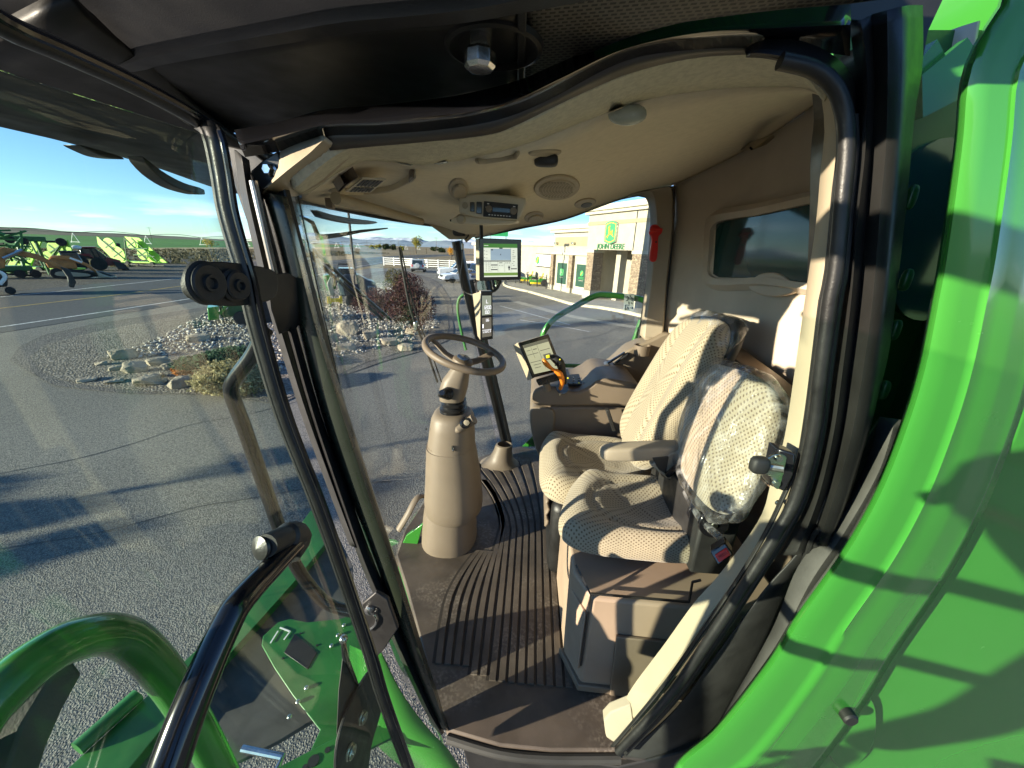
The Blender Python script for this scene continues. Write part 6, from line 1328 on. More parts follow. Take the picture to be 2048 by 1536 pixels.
for x, z, r_ in ((-24*k, 62*k, 6.5*k), (-8*k, 60*k, 6*k), (38*k, 60*k, 7.5*k)):
    w_ = lp(MB().lathe([(r_*.5, -.15), (r_*.95, -.15), (r_, -.1), (r_, .1), (r_*.95, .15), (r_*.5, .15)], (x, -.9, z), (0, 1, 0), 18), 'wheel', M['tyre'], t); lp(MB().lathe([(.01, -.1), (r_*.55, -.1), (r_*.55, .1), (.01, .1)], (x, -.9, z), (0, 1, 0), 14), 'rim', M['yellow'] if x < -20*k else M['white'], w_)
lp(MB().box((-2*k, -.7, 64*k), (44*k, .5, 9*k)), 'axle_beam', M['green_dark'], t, bevel=.05); lp(MB().tube([(18*k, -.7, 60*k), (34*k, -.8, 60*k)], .09, 6), 'axle_arm', M['dirt_steel'], t)
lp(MB().tube([(-20*k, -.6, 0), (-16*k, -.7, 62*k)], .12, 6), 'support_leg', M['green_dark'], t)
lp(MB().tube([(10*k, -.6, 0), (6*k, -.7, 62*k)], .12, 6), 'support_leg', M['green_dark'], t)
# dark green folded implement at the left edge
p, rz, k = spot(18, 556); t = thing('folded_implement', 'tall dark green folded farm implement with many arms at the left edge', 'implement', p, None, rz); rnd = random.Random(9)
for i in range(26):
    x0, x1 = rnd.uniform(-38, 48)*k, rnd.uniform(-38, 48)*k; z0, z1 = rnd.uniform(2, 96)*k, rnd.uniform(2, 96)*k
    if rnd.random() < .5: z1 = z0+rnd.uniform(-6, 6)*k
    sc_f = min(1, 90*k/max(z0, z1)); lp(MB().bar((x0, rnd.uniform(0, 1.5), z0*sc_f), (x1, rnd.uniform(0, 1.5), z1*sc_f), .13, .13), 'arm', rnd.choice([M['green_far'], M['green_dark'], M['green_far'], M['dirt_steel']]), t, smooth=False)
lp(MB().tube([(-14*k, -.2, 99*k), (14*k, -.2, 80*k)], .18, 8), 'hydraulic_arm', M['green_far'], t)
lp(MB().box((0, .5, 18*k), (70*k, 1.2, 10*k)), 'main_frame', M['green_dark'], t, bevel=.05)
for x in (-30, -8, 16, 36): wheel(t, x*k, -.4, 8*k, .35, rm=M['dirt_steel'])
# orange skid loader on tracks with bucket
p, rz, k = spot(150, 557); t = thing('skid_loader', 'orange compact track loader with cream bucket down, across the road', 'loader', p, None, rz)
Z = lambda a: a*k
lp(MB().prism([(Z(-30), 0, Z(20)), (Z(-32), 0, Z(30)), (Z(-22), 0, Z(42)), (Z(2), 0, Z(44)), (Z(8), 0, Z(34)), (Z(8), 0, Z(18))], (0, 1.5, 0)), 'body', M['orange_m'], t, bevel=.08)
lp(MB().prism([(Z(-24), -.12, Z(38)), (Z(-8), -.12, Z(44)), (Z(8), -.12, Z(40)), (Z(24), -.12, Z(28)), (Z(36), -.12, Z(10)), (Z(33), -.12, Z(8)), (Z(20), -.12, Z(24)), (Z(4), -.12, Z(34)), (Z(-10), -.12, Z(37))], (0, .22, 0)), 'lift_arm', M['orange_m'], t, bevel=.03)
cbn = lp(MB().prism([(Z(-8), .1, Z(28)), (Z(-10), .1, Z(50)), (Z(14), .1, Z(50)), (Z(20), .1, Z(26))], (0, 1.2, 0)), 'cab', M['dkglass'], t, bevel=.06)
lp(MB().prism([(Z(-11), .05, Z(49.5)), (Z(-10), .05, Z(52)), (Z(16), .05, Z(52)), (Z(17), .05, Z(50))], (0, 1.3, 0)), 'cab_roof', M['black_pl'], cbn, bevel=.03)
tr = lp(MB().prism(cat([(Z(-30), -.2, Z(6)), (Z(-24), -.2, Z(1)), (Z(20), -.2, Z(1)), (Z(27), -.2, Z(7)), (Z(22), -.2, Z(14)), (Z(-20), -.2, Z(20)), (Z(-30), -.2, Z(14))], 30, closed=True), (0, .4, 0)), 'track', M['tyre'], t, bevel=.03)
lp(MB().prism(cat([(Z(-22), -.23, Z(6)), (Z(18), -.23, Z(4)), (Z(20), -.23, Z(9)), (Z(-18), -.23, Z(14))], 24, closed=True), (0, .05, 0)), 'track_frame', M['cream'], tr, bevel=.02)
lp(MB().prism([(Z(32), -.6, Z(14)), (Z(34), -.6, Z(2)), (Z(54), -.6, Z(1)), (Z(40), -.6, Z(8))], (0, 2.2, 0)), 'bucket', mat('cream_dirty_steel', (.42, .38, .28), .6, var=.2), t, bevel=.03)
text_mesh('CASE', Z(6.5), basis((.86, 0, -.5), (.5, 0, .86)), (Z(10), -.14, Z(38.6)), 'arm_lettering', M['white'], t, .02) if False else lp(MB().bar((Z(2), -.14, Z(39.5)), (Z(17), -.14, Z(31)), .02, Z(3.4), up=(0, 0, 1)), 'arm_decal', M['white'], t, smooth=False)
# black bucket lying right of it
p, rz, k = spot(198, 556); t = thing('loose_bucket', 'black loader bucket lying on the gravel right of the skid loader', 'bucket', p, None, rz)
lp(MB().prism([(-16*k, 0, 0), (-20*k, 0, 12*k), (8*k, 0, 11*k), (26*k, 0, 1*k)], (0, 1.6, 0)), 'shell', M['dirt_steel'], t, bevel=.03)
lp(MB().bar((-16*k, -.03, .06), (26*k, -.03, .08), .05, .1), 'cutting_edge', M['steel'], t)
# excavator arm machine at the left edge
p, rz, k = spot(30, 588); t = thing('excavator', 'weathered orange digger arm reaching right at the left edge of the view', 'excavator', p, None, rz)
lp(MB().prism([(x*k, 0, z*k) for x, z in ((-60, 58), (-20, 62), (-12, 60), (-2, 84), (8, 88), (24, 84), (24, 80), (8, 76), (0, 50), (-16, 46), (-60, 44))], (0, .5, 0)), 'boom', M['orange_m'], t, bevel=.04)
lp(MB().prism([(x*k, -.05, z*k) for x, z in ((12, 88), (48, 76), (78, 50), (74, 44), (44, 66), (8, 78))], (0, .4, 0)), 'dipper_arm', M['orange_m'], t, bevel=.04)
lp(MB().tube([(2*k, -.15, 68*k), (30*k, -.15, 84*k)], .1, 8), 'cylinder', M['steel'], t)
lp(MB().prism([(x*k, -.1, z*k) for x, z in ((72, 52), (84, 46), (88, 20), (82, 8), (76, 10), (78, 30))], (0, .6, 0)), 'breaker', M['dirt_steel'], t, bevel=.04)
lp(MB().tube(cat([(-30*k, -.3, 44*k), (-10*k, -.3, 44*k), (-4*k, -.3, 34*k), (-14*k, -.3, 20*k)], 16), .09, 8), 'hydraulic_hose', M['white'], t)
lp(MB().prism([(x*k, 0, z*k) for x, z in ((-60, 44), (-14, 42), (0, 34), (-6, 14), (-60, 14))], (0, 1.6, 0)), 'chassis', M['dirt_steel'], t, bevel=.08)
wheel(t, -4*k, 0, 7*k, .5, rm=M['dirt_steel']); wheel(t, -34*k, 0, 9*k, .5, rm=M['dirt_steel'])
# red tractor
p, rz, k = spot(205, 540); t = thing('red_tractor', 'dark red farm tractor parked between the two lime green mowers', 'tractor', p, None, rz); Z = lambda a: a*k
lp(MB().prism([(Z(-8), 0, Z(14)), (Z(-6), 0, Z(27)), (Z(10), 0, Z(26)), (Z(30), 0, Z(18)), (Z(30), 0, Z(8)), (Z(4), 0, Z(8))], (0, .9, 0)), 'bonnet', M['red_m'], t, bevel=.06)
cbn = lp(MB().prism([(Z(-24), -.2, Z(22)), (Z(-22), -.2, Z(40)), (Z(-2), -.2, Z(42)), (Z(12), -.2, Z(26)), (Z(8), -.2, Z(20))], (0, 1.5, 0)), 'cab', M['dkglass'], t, bevel=.06)
lp(MB().prism([(Z(-27), -.3, Z(40)), (Z(-24), -.3, Z(43.5)), (Z(0), -.3, Z(44)), (Z(2), -.3, Z(42))], (0, 1.7, 0)), 'cab_roof', M['red_m'], cbn, bevel=.04)
lp(MB().prism([(Z(-34), -.3, Z(20)), (Z(-30), -.3, Z(30)), (Z(-12), -.3, Z(31)), (Z(-6), -.3, Z(22)), (Z(-14), -.3, Z(26)), (Z(-26), -.3, Z(25))], (0, .5, 0)), 'mudguard', M['red_m'], t, bevel=.04)
lp(MB().ball((Z(-26), -.35, Z(42)), .3, 6, (1.3, .6, .7)), 'work_lamp', M['white'], cbn)
for x, z in ((-4, 1), (3, 0)): lp(MB().tube([(Z(x), -.25, Z(22)), (Z(x-4), -.25, Z(41))], .06, 6), 'cab_pillar', M['black_pl'], cbn)
wheel(t, Z(-2), -.5, Z(12), .5, 'front_wheel', rm=mat('cream_rim', (.55, .5, .4), .5)); wheel(t, Z(-30), -.4, Z(15), .6, 'rear_wheel', rm=M['red_m'])
lp(MB().prism([(Z(18), -.4, Z(18)), (Z(34), -.4, Z(12)), (Z(40), -.4, Z(1)), (Z(22), -.4, Z(1))], (0, 1.6, 0)), 'front_loader', M['dirt_steel'], t, bevel=.05)
# stacked tyres
p, rz, k = spot(232, 498)
for i in range(2):
    o = MB().lathe([(.5*k*9*.5, 0), (k*7, 0), (k*8, k*1.5), (k*8, k*4), (k*7, k*5.5), (k*4, k*5.5)], (0, 0, 0), (0, 0, 1), 18).obj('large_tyre', M['tyre'], None); o.location = p+Vector((0, 0, i*k*5.6)); tag(o, ('big dark tyre lying flat in the scrub, under another', 'big dark tyre on top of the pair left of the lime mower')[i], 'tyre')
# dark compact loader with lime back in the stone bed, seen through the windshield
p, rz, k = spot(692, 612); t = thing('compact_loader', 'dark tracked loader with green bucket and yellow coupler plate standing in the stones', 'loader', p, None, rz); Z = lambda a: a*k
lp(MB().prism([(x*k, 0, z*k) for x, z in ((-10, 20), (-10, 48), (4, 62), (30, 60), (46, 50), (60, 46), (62, 24), (40, 14))], (0, 1.7, 0)), 'body', mat('charcoal_blue_paint', (.03, .04, .06), .35, coat=.3), t, bevel=.08)
lp(MB().prism([(x*k, -.1, z*k) for x, z in ((-30, 30), (-36, 58), (-14, 62), (-14, 34))], (0, 1.6, 0)), 'bucket', M['green'], t, bevel=.04)
cb2 = lp(MB().prism([(x*k, .1, z*k) for x, z in ((-14, 40), (-8, 72), (22, 72), (30, 48))], (0, 1.4, 0)), 'cab', M['dkglass'], t, bevel=.06)
lp(MB().tube([(-8*k, .1, 72*k), (-6*k, .1, 80*k), (12*k, .1, 80*k), (14*k, .1, 72*k)], .04, 6), 'roof_bar', M['black_pl'], cb2)
lp(MB().prism([(x*k, -.2, z*k) for x, z in ((44, 40), (58, 38), (56, 28), (44, 30))], (0, .1, 0)), 'emblem_plate', M['steel'], t, bevel=.02)
for s_ in (-22, -4): lp(MB().prism([(x*k, -.4, z*k) for x, z in ((s_-4, 22), (s_-8, 44), (s_, 58), (s_+6, 52), (s_+2, 40), (s_+4, 22))], (0, .3, 0)), 'lift_arm', mat('pale_grey_green', (.3, .36, .3), .4), t, bevel=.04)
lp(MB().prism([(x*k, -.7, z*k) for x, z in ((-32, 8), (-32, 22), (-26, 22), (-26, 18), (-10, 18), (-10, 22), (-5, 22), (-5, 8), (-10, 8), (-12, 11), (-24, 11), (-26, 8))], (0, .12, 0)), 'coupler_plate', M['yellow'], t, bevel=.02)
lp(MB().prism(cat([(Z(0), -.2, Z(6)), (Z(10), -.2, Z(1)), (Z(46), -.2, Z(2)), (Z(56), -.2, Z(12)), (Z(46), -.2, Z(24)), (Z(8), -.2, Z(22))], 30, closed=True), (0, .5, 0)), 'track', M['tyre'], t, bevel=.03)
# small green loader tractor behind the door edge
p, rz, k = spot(468, 648); t = thing('small_loader_tractor', 'small green tractor with green bucket and yellow wheel in the cobbles behind the door edge', 'tractor', p, None, rz); Z = lambda a: a*k
lp(MB().prism([(x*k, -.3, z*k) for x, z in ((-38, 12), (-36, 36), (-18, 38), (-22, 12))], (0, 1.3, 0)), 'bucket', M['green'], t, bevel=.03)
lp(MB().prism([(x*k, 0, z*k) for x, z in ((-18, 14), (-18, 40), (30, 44), (36, 14))], (0, .7, 0)), 'bonnet', M['green_dark'], t, bevel=.05)
lp(MB().prism([(x*k, -.25, z*k) for x, z in ((-22, 24), (-4, 44), (10, 44), (10, 38), (-2, 38), (-18, 20))], (0, .14, 0)), 'loader_arm', M['green'], t, bevel=.02)
lp(MB().ball((-8*k, -.1, 34*k), .09, 6), 'headlight', M['white'], t)
wheel(t, 14*k, -.3, 13*k, .25, 'front_wheel', rm=M['yellow'])
wheel(t, 58*k, -.3, 24*k, .4, 'rear_wheel', rm=M['yellow'])
lp(MB().prism([(x*k, .1, z*k) for x, z in ((32, 20), (34, 46), (60, 56), (84, 50), (84, 20))], (0, .9, 0)), 'platform', M['green'], t, bevel=.05)
# ================================================================== the showroom
stucco = mat('cream_stucco', (.40, .375, .30), .9, var=.06, vs=1.5, bump=.25, bs=30, bdist=.01)
stucco2 = mat('golden_stucco_band', (.35, .29, .18), .9, var=.06, vs=1.5)
trim = mat('pale_stucco_trim', (.46, .435, .35), .85, var=.04, vs=2)
def stonemat():
    m, nt, nd, L = _nt('stacked_ledgestone'); out = N(nt, 'OutputMaterial'); b = N(nt, 'BsdfPrincipled'); b.inputs['Roughness'].default_value = .9; L.new(b.outputs[0], out.inputs[0])
    tc = N(nt, 'TexCoord'); mp = N(nt, 'Mapping'); L.new(tc.outputs['Object'], mp.inputs[0]); sp_ = N(nt, 'SeparateXYZ'); L.new(mp.outputs[0], sp_.inputs[0]); ad = N(nt, 'Math', operation='ADD'); L.new(sp_.outputs[0], ad.inputs[0]); L.new(sp_.outputs[1], ad.inputs[1]); cb_ = N(nt, 'CombineXYZ'); L.new(ad.outputs[0], cb_.inputs[0]); L.new(sp_.outputs[2], cb_.inputs[1])
    br = N(nt, 'TexBrick'); br.inputs['Scale'].default_value = 1; br.inputs['Brick Width'].default_value = .28; br.inputs['Row Height'].default_value = .085; br.inputs['Mortar Size'].default_value = .012; br.inputs['Color1'].default_value = (.42, .33, .22, 1); br.inputs['Color2'].default_value = (.26, .19, .13, 1); br.inputs['Mortar'].default_value = (.06, .05, .04, 1); br.squash = 1.6; br.squash_frequency = 3
    L.new(cb_.outputs[0], br.inputs[0]); n = N(nt, 'TexNoise'); n.inputs['Scale'].default_value = 7; L.new(tc.outputs['Object'], n.inputs['Vector']); mx = N(nt, 'MixRGB', blend_type='OVERLAY'); mx.inputs[0].default_value = .6; L.new(br.outputs[0], mx.inputs[1]); L.new(n.outputs[0], mx.inputs[2]); L.new(mx.outputs[0], b.inputs['Base Color'])
    bp = N(nt, 'Bump'); bp.inputs['Strength'].default_value = 1; bp.inputs['Distance'].default_value = .04; bp.invert = True; L.new(br.outputs['Fac'], bp.inputs['Height']); L.new(bp.outputs[0], b.inputs['Normal']); return m
stone = stonemat()
bO = W(1177, 598, Z=0); dS = (W(1094, 577, Z=0)-W(1272, 613, Z=0)).normalized()   # along the front, away from us
nS = Vector((-dS.y, dS.x, 0)); nS = nS if nS.dot(-bO) > 0 else -nS            # out of the front, toward the lot
dT = -dS                                                                 # to the right in the picture
def sloc(px, y0=0):
    """distance along the front (from bO toward the right) where pixel column px meets the plane of the front set forward by y0"""
    d = W(px, 560, Z=0); d = Vector((d.x, d.y, 0)).normalized(); o = bO+nS*y0
    # solve s: o + dT*s parallel to d
    return -(o.x*d.y-o.y*d.x)/(dT.x*d.y-dT.y*d.x)
rzB = math.atan2(dT.y, dT.x)
bd = thing('showroom', 'cream stucco dealership showroom with stacked stone columns and green window posters', 'building', bO, None, rzB)
# local frame: x = dT (right), y = away from the lot (-nS), z up
def bx_(x0, x1, y0, y1, z0, z1, name, m, parent=bd, bevel=0, **k): return lp(MB().box(((x0+x1)/2, (y0+y1)/2, (z0+z1)/2), (abs(x1-x0), abs(y1-y0), z1-z0)), name, m, parent, bevel=bevel, smooth=False, **k)
xL = sloc(1094); xR = sloc(1277, .6); x0w = sloc(1048)
sx0 = xL
# low far wing
bx_(x0w-22, xL+.01, 2.2, 16, 0, 4.2, 'wing_wall', stucco); bx_(x0w-22.3, xL, 1.95, 16.3, 4.0, 4.35, 'wing_parapet', trim)
# middle block with two poster windows
bx_(xL, -.02, .5, 16, 0, 5.2, 'middle_wall', stucco)
bx_(xL-.3, -.02, .2, 16.3, 5.05, 5.3, 'cornice', trim, bevel=.03); bx_(xL-.4, -.02, .05, 16.4, 5.3, 5.6, 'cornice_cap', trim, bevel=.03)
bx_(xL+.3, -.4, .46, .5, 3.95, 4.7, 'golden_band', stucco2); bx_(xL+.25, -.3, .44, .5, 4.7, 4.76, 'band_trim', trim); bx_(xL+.25, -.3, .44, .5, 3.9, 3.95, 'band_trim', trim)
for i in range(3): 
    xx = xL+.7+(abs(xL)-1.2)*i/2; l_ = bx_(xx-.14, xx+.14, .18, .46, 4.1, 4.28, 'wall_lamp', M['zinc'], bevel=.03)
bx_(xL, -.02, .30, .5, 3.25, 3.42, 'ledge', trim)
mw_ = abs(xL)
cols_ = [xL+.28, xL+mw_*.5, -.35]
for cx in cols_:
    c_ = bx_(cx-.27, cx+.27, .22, .5, .55, 3.25, 'stone_column', stone); bx_(cx-.33, cx+.33, .16, .5, 0, .55, 'column_base', stucco, c_)
bx_(xL+.55, cols_[1]-.27, .40, .5, 0, .5, 'plinth', trim); bx_(cols_[1]+.27, cols_[2]-.27, .40, .5, 0, .5, 'plinth', trim)
poster = mat('dark_green_window_film', (.035, .085, .06), .15, var=.06, vs=1, spec=.6); pgreen = mat('emblem_green', (.05, .5, .12), .4, var=.03); pyel = mat('emblem_yellow', (.8, .7, .03), .4, var=.03)
DEER = [(.18,.30),(.30,.36),(.36,.44),(.34,.58),(.30,.70),(.22,.72),(.34,.80),(.28,.90),(.38,.82),(.46,.92),(.44,.78),(.47,.66),(.46,.58),(.66,.56),(.74,.66),(.76,.54),(.72,.46),(.84,.34),(.92,.22),(.80,.30),(.66,.38),(.50,.38),(.38,.36),(.30,.24),(.26,.14),(.24,.26),(.12,.24)]
def emblem(parent, cx, cz, w, h, y, face, rimm, deer, th=.05):
    out = [(-.5,-.34),(-.5,.34),(-.40,.43),(0,.5),(.40,.43),(.5,.34),(.5,-.34),(.40,-.42),(0,-.5),(-.40,-.42)]
    def poly(sc): return cat([(cx+a*w*sc, y, cz+b*h*sc) for a, b in out], 44, closed=True)
    e = lp(MB().prism(poly(1.0), (0, th, 0)), 'emblem', rimm, parent, bevel=.004)
    a = MB().prism([p-Vector((0, .006, 0)) for p in poly(.95)], (0, .01, 0)); lp(a, 'emblem_face', face, e)
    a = MB().prism([p-Vector((0, .009, 0)) for p in poly(.86)], (0, .01, 0)); lp(a, 'emblem_border', deer, e)
    a = MB().prism([p-Vector((0, .012, 0)) for p in poly(.80)], (0, .01, 0)); lp(a, 'emblem_field', face, e)
    q = [Vector((cx+(a-.52)*w*.82, y-.022, cz+(b-.5)*h*.78)) for a, b in DEER]
    mb = MB().prism(q, (0, .012, 0)); d_ = lp(mb, 'leaping_deer', deer, e, smooth=False)
    bm = bmesh.new(); bm.from_mesh(d_.data); bmesh.ops.triangulate(bm, faces=[f for f in bm.faces if len(f.verts) > 4], ngon_method='EAR_CLIP'); bm.to_mesh(d_.data); bm.free()
    return e
FR = Matrix(((1, 0, 0), (0, 0, -1), (0, 1, 0)))          # text plane facing -y locally
for i in range(2):
    a0 = cols_[i]+.27; a1 = cols_[i+1]-.27; c = (a0+a1)/2; ww = (a1-a0)*.62
    fr_ = bx_(c-ww/2-.14, c+ww/2+.14, .42, .5, .55, 2.75, 'window_surround', trim)
    wn = bx_(c-ww/2, c+ww/2, .405, .43, .75, 2.55, 'poster_window', poster)
    if i == 0:
        emblem(fr_, c, 1.75, .55, .62, .395, pgreen, pgreen, trim, .01); text_mesh('JOHN DEERE', .09, FR, (c, .40, 1.32), 'poster_word', trim, fr_, .004)
    else:
        lp(MB().lathe([(.001, 0), (.22, 0), (.22, .01), (.001, .01)], (c+.05, .402, 1.85), (0, -1, 0), 24), 'poster_emblem', pgreen, fr_); lp(MB().tube(cat([(c-.08, .39, 1.7), (c+.02, .39, 1.82), (c+.08, .39, 1.88), (c+.16, .39, 2.0)], 14), .03, 6), 'emblem_stroke', pyel, fr_)
        text_mesh('STOTZ', .24, FR, (c, .40, 1.45), 'poster_word', pgreen, fr_, .004); text_mesh('EQUIPMENT', .12, FR, (c, .40, 1.26), 'poster_word', trim, fr_, .004)
# entrance tower
TW = xR
bx_(0, TW, -.6, 9, 3.72, 6.1, 'tower_wall', stucco); bx_(-.25, TW+.25, -.85, 9.2, 6.1, 6.3, 'tower_cornice', trim, bevel=.03); bx_(-.4, TW+.4, -1.0, 9.3, 6.3, 6.66, 'tower_cornice_cap', trim, bevel=.04)
bx_(-.06, TW+.06, -.66, 8, 5.4, 5.62, 'tower_band', stucco2)
bx_(TW-.9, TW-.84, -.63, -.6, 3.72, 6.1, 'control_joint', M['ink'])
for cx in (.45, TW-.5):
    c_ = bx_(cx-.42, cx+.42, -.55, .35, .75, 3.55, 'stone_pier', stone); bx_(cx-.5, cx+.5, -.63, .43, 0, .75, 'pier_base', stucco, c_); bx_(cx-.47, cx+.47, -.6, .4, 3.5, 3.73, 'pier_cap', trim, c_)
bx_(0, TW, 2.6, 9, 0, 3.72, 'entrance_wall', stucco); bx_(1.7, 2.2, .9, 1.5, 0, 3.72, 'inner_column', stucco)
gl_ = bx_(TW-2.4, TW-.3, 2.5, 2.6, 0, 2.9, 'entrance_glazing', carglass)
for x in (TW-2.4, TW-1.7, TW-1.0, TW-.3): bx_(x-.04, x+.04, 2.44, 2.5, 0, 2.9, 'mullion', M['zinc'], gl_)
for z in (.75, 2.15, 2.86): bx_(TW-2.4, TW-.3, 2.45, 2.5, z-.04, z+.04, 'transom', M['zinc'], gl_)
bx_(TW-1.55, TW-1.3, 2.43, 2.45, 1.3, 1.7, 'door_notice', M['white'], gl_)
em = emblem(bd, TW*.47, 4.85, 1.22, 1.5, -.76, pgreen, M['zinc'], pyel, .16)
text_mesh('JOHN DEERE', .52, FR, (TW*.47, -.63, 3.93), 'sign_lettering', mat('sign_letter_green', (.03, .2, .08), .5), bd, .06)
bx_(0, TW+6, 9, 20, 0, 5.0, 'rear_block', stucco)
# wall sign on the far wing
ws_ = thing('wall_sign', 'white boxed wall sign with green and yellow oval on the far wing', 'sign', bO, None, rzB)
sx_ = sloc(1087, -2.2)
lp(MB().box((sx_+.1, 2.1, 2.55), (3.4, .18, 1.15)), 'sign_box', M['white'], ws_, bevel=.02); lp(MB().box((sx_+.1, 2.12, 2.55), (3.6, .16, 1.32)), 'sign_frame', M['black_pl'], ws_, bevel=.02)
lp(MB().lathe([(.001, 0), (.42, 0), (.42, .02), (.001, .02)], (sx_-1.15, 2.01, 2.55), (0, -1, 0), 28), 'sign_oval', pgreen, ws_); lp(MB().tube(cat([(sx_-1.3, 1.98, 2.25), (sx_-1.18, 1.98, 2.5), (sx_-1.1, 1.98, 2.6), (sx_-.98, 1.98, 2.85)], 14), .06, 6), 'sign_stroke', pyel, ws_)
text_mesh('STOTZ', .55, FR, (sx_+.55, 2.0, 2.6), 'sign_letters', M['ink'], ws_, .01)
# iron fence and yellow zero-turn mower on the walk
fs = [W(a, b, Z=.13) for a, b in ((1012,563),(1042,568),(1062,571),(1092,578))]; fs = cat(fs, 5)
t = thing('iron_fence', 'low black iron fence on the walk beside the showroom', 'fence', fs[2]); t['_w'] = tuple(t.location)
for q in fs: lp(MB().box(q+Vector((0, 0, .65)), (.08, .08, 1.3)), 'post', M['black_pl'], t, smooth=False)
for z in (.2, 1.05): 
    mb = MB()
    for a, b in zip(fs[:-1], fs[1:]): mb.bar(a+Vector((0, 0, z)), b+Vector((0, 0, z)), .03, .04)
    lp(mb, 'rail', M['black_pl'], t, smooth=False)
for i in range(44): q = resample(fs, 44)[i]; lp(MB().bar(q+Vector((0, 0, .2)), q+Vector((0, 0, 1.05)), .014, .014), 'baluster', M['black_pl'], t, smooth=False)
def ztm(px, py, label):
    p, rz, k = spot(px, py, .14); t = thing('garden_mower', label, 'mower', p, None, rz)
    lp(MB().prism([(-.9, 0, .3), (-.9, 0, .6), (-.2, 0, .55), (.2, 0, .75), (.8, 0, .7), (.85, 0, .35)], (0, .9, 0)), 'body', M['green'], t, bevel=.05)
    lp(MB().prism([(.05, .2, .72), (.4, .2, .72), (.55, .2, 1.25), (.42, .2, 1.25), (.3, .2, .85), (.05, .2, .82)], (0, .5, 0)), 'seat', M['yellow'], t, bevel=.05)
    lp(MB().prism([(-.8, -.2, .18), (-.8, -.2, .36), (.3, -.2, .36), (.3, -.2, .18)], (0, 1.3, 0)), 'deck', M['yellow'], t, bevel=.04)
    lp(MB().tube([(-.1, .2, .6), (-.2, .2, 1.1), (.05, .2, 1.15)], .03, 6), 'control_lever', M['black_pl'], t); wheel(t, .6, -.1, .33, .25, rm=M['yellow']); wheel(t, -.8, -.1, .18, .14, rm=M['yellow'])
ztm(1076, 572, 'yellow and green riding mower on the walk behind the iron fence'); ztm(1056, 566, 'second riding mower farther along the walk, next to the wall corner')
# ================================================================== unseen things just outside the frame: they throw shadows into it, some added for that
g_ = MB().tube(cat([(-.56, .20, 1.9), (-.56, .20, 3.0), (-.56, .14, 3.19), (-.56, -.02, 3.22), (-.58, -.5, 3.22), (-.60, -.95, 3.2), (-.62, -1.05, 3.1), (-.62, -1.05, 1.9)], 50), .021, 12)
lr = part(g_, 'landing_gate_rail', M['green']); part(MB().tube([(-.56, .18, 3.0), (-.60, -1.0, 3.0)], .019, 10), 'gate_crossbar', M['green'], lr)
part(MB().prism([(-.9, .1, 1.74), (.4, .1, 1.74), (.4, -.95, 1.74), (-.9, -.95, 1.74)], (0, 0, .05)), 'landing_deck', M['dirt_steel'])
part(MB().box((-.58, -.25, 3.80), (.10, .95, .065)), 'shadow_bar', M['black'], bevel=.012)  # unseen bar added to cast the shade band on side panel and post
# photographer standing on the landing
def skin(name, pts, edges, rad, m, parent=None, root=0, sub=2):
    me = bpy.data.meshes.new(name); me.from_pydata(pts, edges, []); o = bpy.data.objects.new(name, me); COL.objects.link(o)
    md = o.modifiers.new('skin', 'SKIN'); md.use_smooth_shade = True
    for i, v in enumerate(me.skin_vertices[0].data): v.radius = (rad[i], rad[i]) if not isinstance(rad[i], tuple) else rad[i]; v.use_root = (i == root)
    o.modifiers.new('s', 'SUBSURF').levels = sub; o.modifiers['s'].render_levels = sub; me.materials.append(m)
    if parent is not None: o.parent = parent
    return o
skinm = mat('skin', (.45, .27, .19), .5, var=.05); jacket = mat('navy_jacket_cloth', (.03, .04, .07), .9, var=.1, bump=.3, bs=60); jeans = mat('blue_jeans', (.06, .09, .16), .9, var=.15, bump=.3, bs=90)
pr_ = thing('person', 'person in navy jacket and jeans on the landing, holding a phone toward the cab', 'person', (-.37, -.42, 1.79))
J = {'pelvis': (0, 0, .93), 'belly': (0, .02, 1.08), 'chest': (.01, .12, 1.29), 'neck': (.03, .27, 1.43), 'head0': (.045, .33, 1.50), 'head': (.05, .37, 1.58), 'top': (.05, .38, 1.65),
     'hl': (-.1, 0, .88), 'kl': (-.13, .08, .48), 'al': (-.13, 0, .08), 'tl': (-.13, .16, .035), 'hr': (.1, 0, .88), 'kr': (.12, .07, .48), 'ar_': (.13, -.02, .08), 'tr': (.15, .14, .035),
     'sl': (-.17, .12, 1.36), 'el': (-.26, .16, 1.10), 'wl': (-.22, .30, .93), 'sr': (.19, .12, 1.36), 'er': (.32, .18, 1.24), 'wr': (.36, .30, 1.54)}
names = list(J); ix = {n: i for i, n in enumerate(names)}
ed = [('pelvis','belly'),('belly','chest'),('chest','neck'),('neck','head0'),('head0','head'),('head','top'),('pelvis','hl'),('hl','kl'),('kl','al'),('al','tl'),('pelvis','hr'),('hr','kr'),('kr','ar_'),('ar_','tr'),('chest','sl'),('sl','el'),('el','wl'),('chest','sr'),('sr','er'),('er','wr')]
rd = dict(pelvis=(.15,.11), belly=(.14,.10), chest=(.155,.11), neck=.055, head0=.07, head=.095, top=.06, hl=.085, kl=.06, al=.042, tl=.035, hr=.085, kr=.06, ar_=.042, tr=.035, sl=.06, el=.042, wl=.028, sr=.06, er=.042, wr=.028)
skin('body', [J[n] for n in names], [(ix[a], ix[b]) for a, b in ed], [rd[n] for n in names], skinm, pr_)
def sub_skin(name, keep, m, grow):
    kn_ = [n for n in names if n in keep]; jx = {n: i for i, n in enumerate(kn_)}
    skin(name, [J[n] for n in kn_], [(jx[a], jx[b]) for a, b in ed if a in keep and b in keep], [tuple(v+grow for v in rd[n]) if isinstance(rd[n], tuple) else rd[n]+grow for n in kn_], m, pr_)
sub_skin('jacket', ('pelvis','belly','chest','neck','sl','el','wl','sr','er','wr'), jacket, .012)
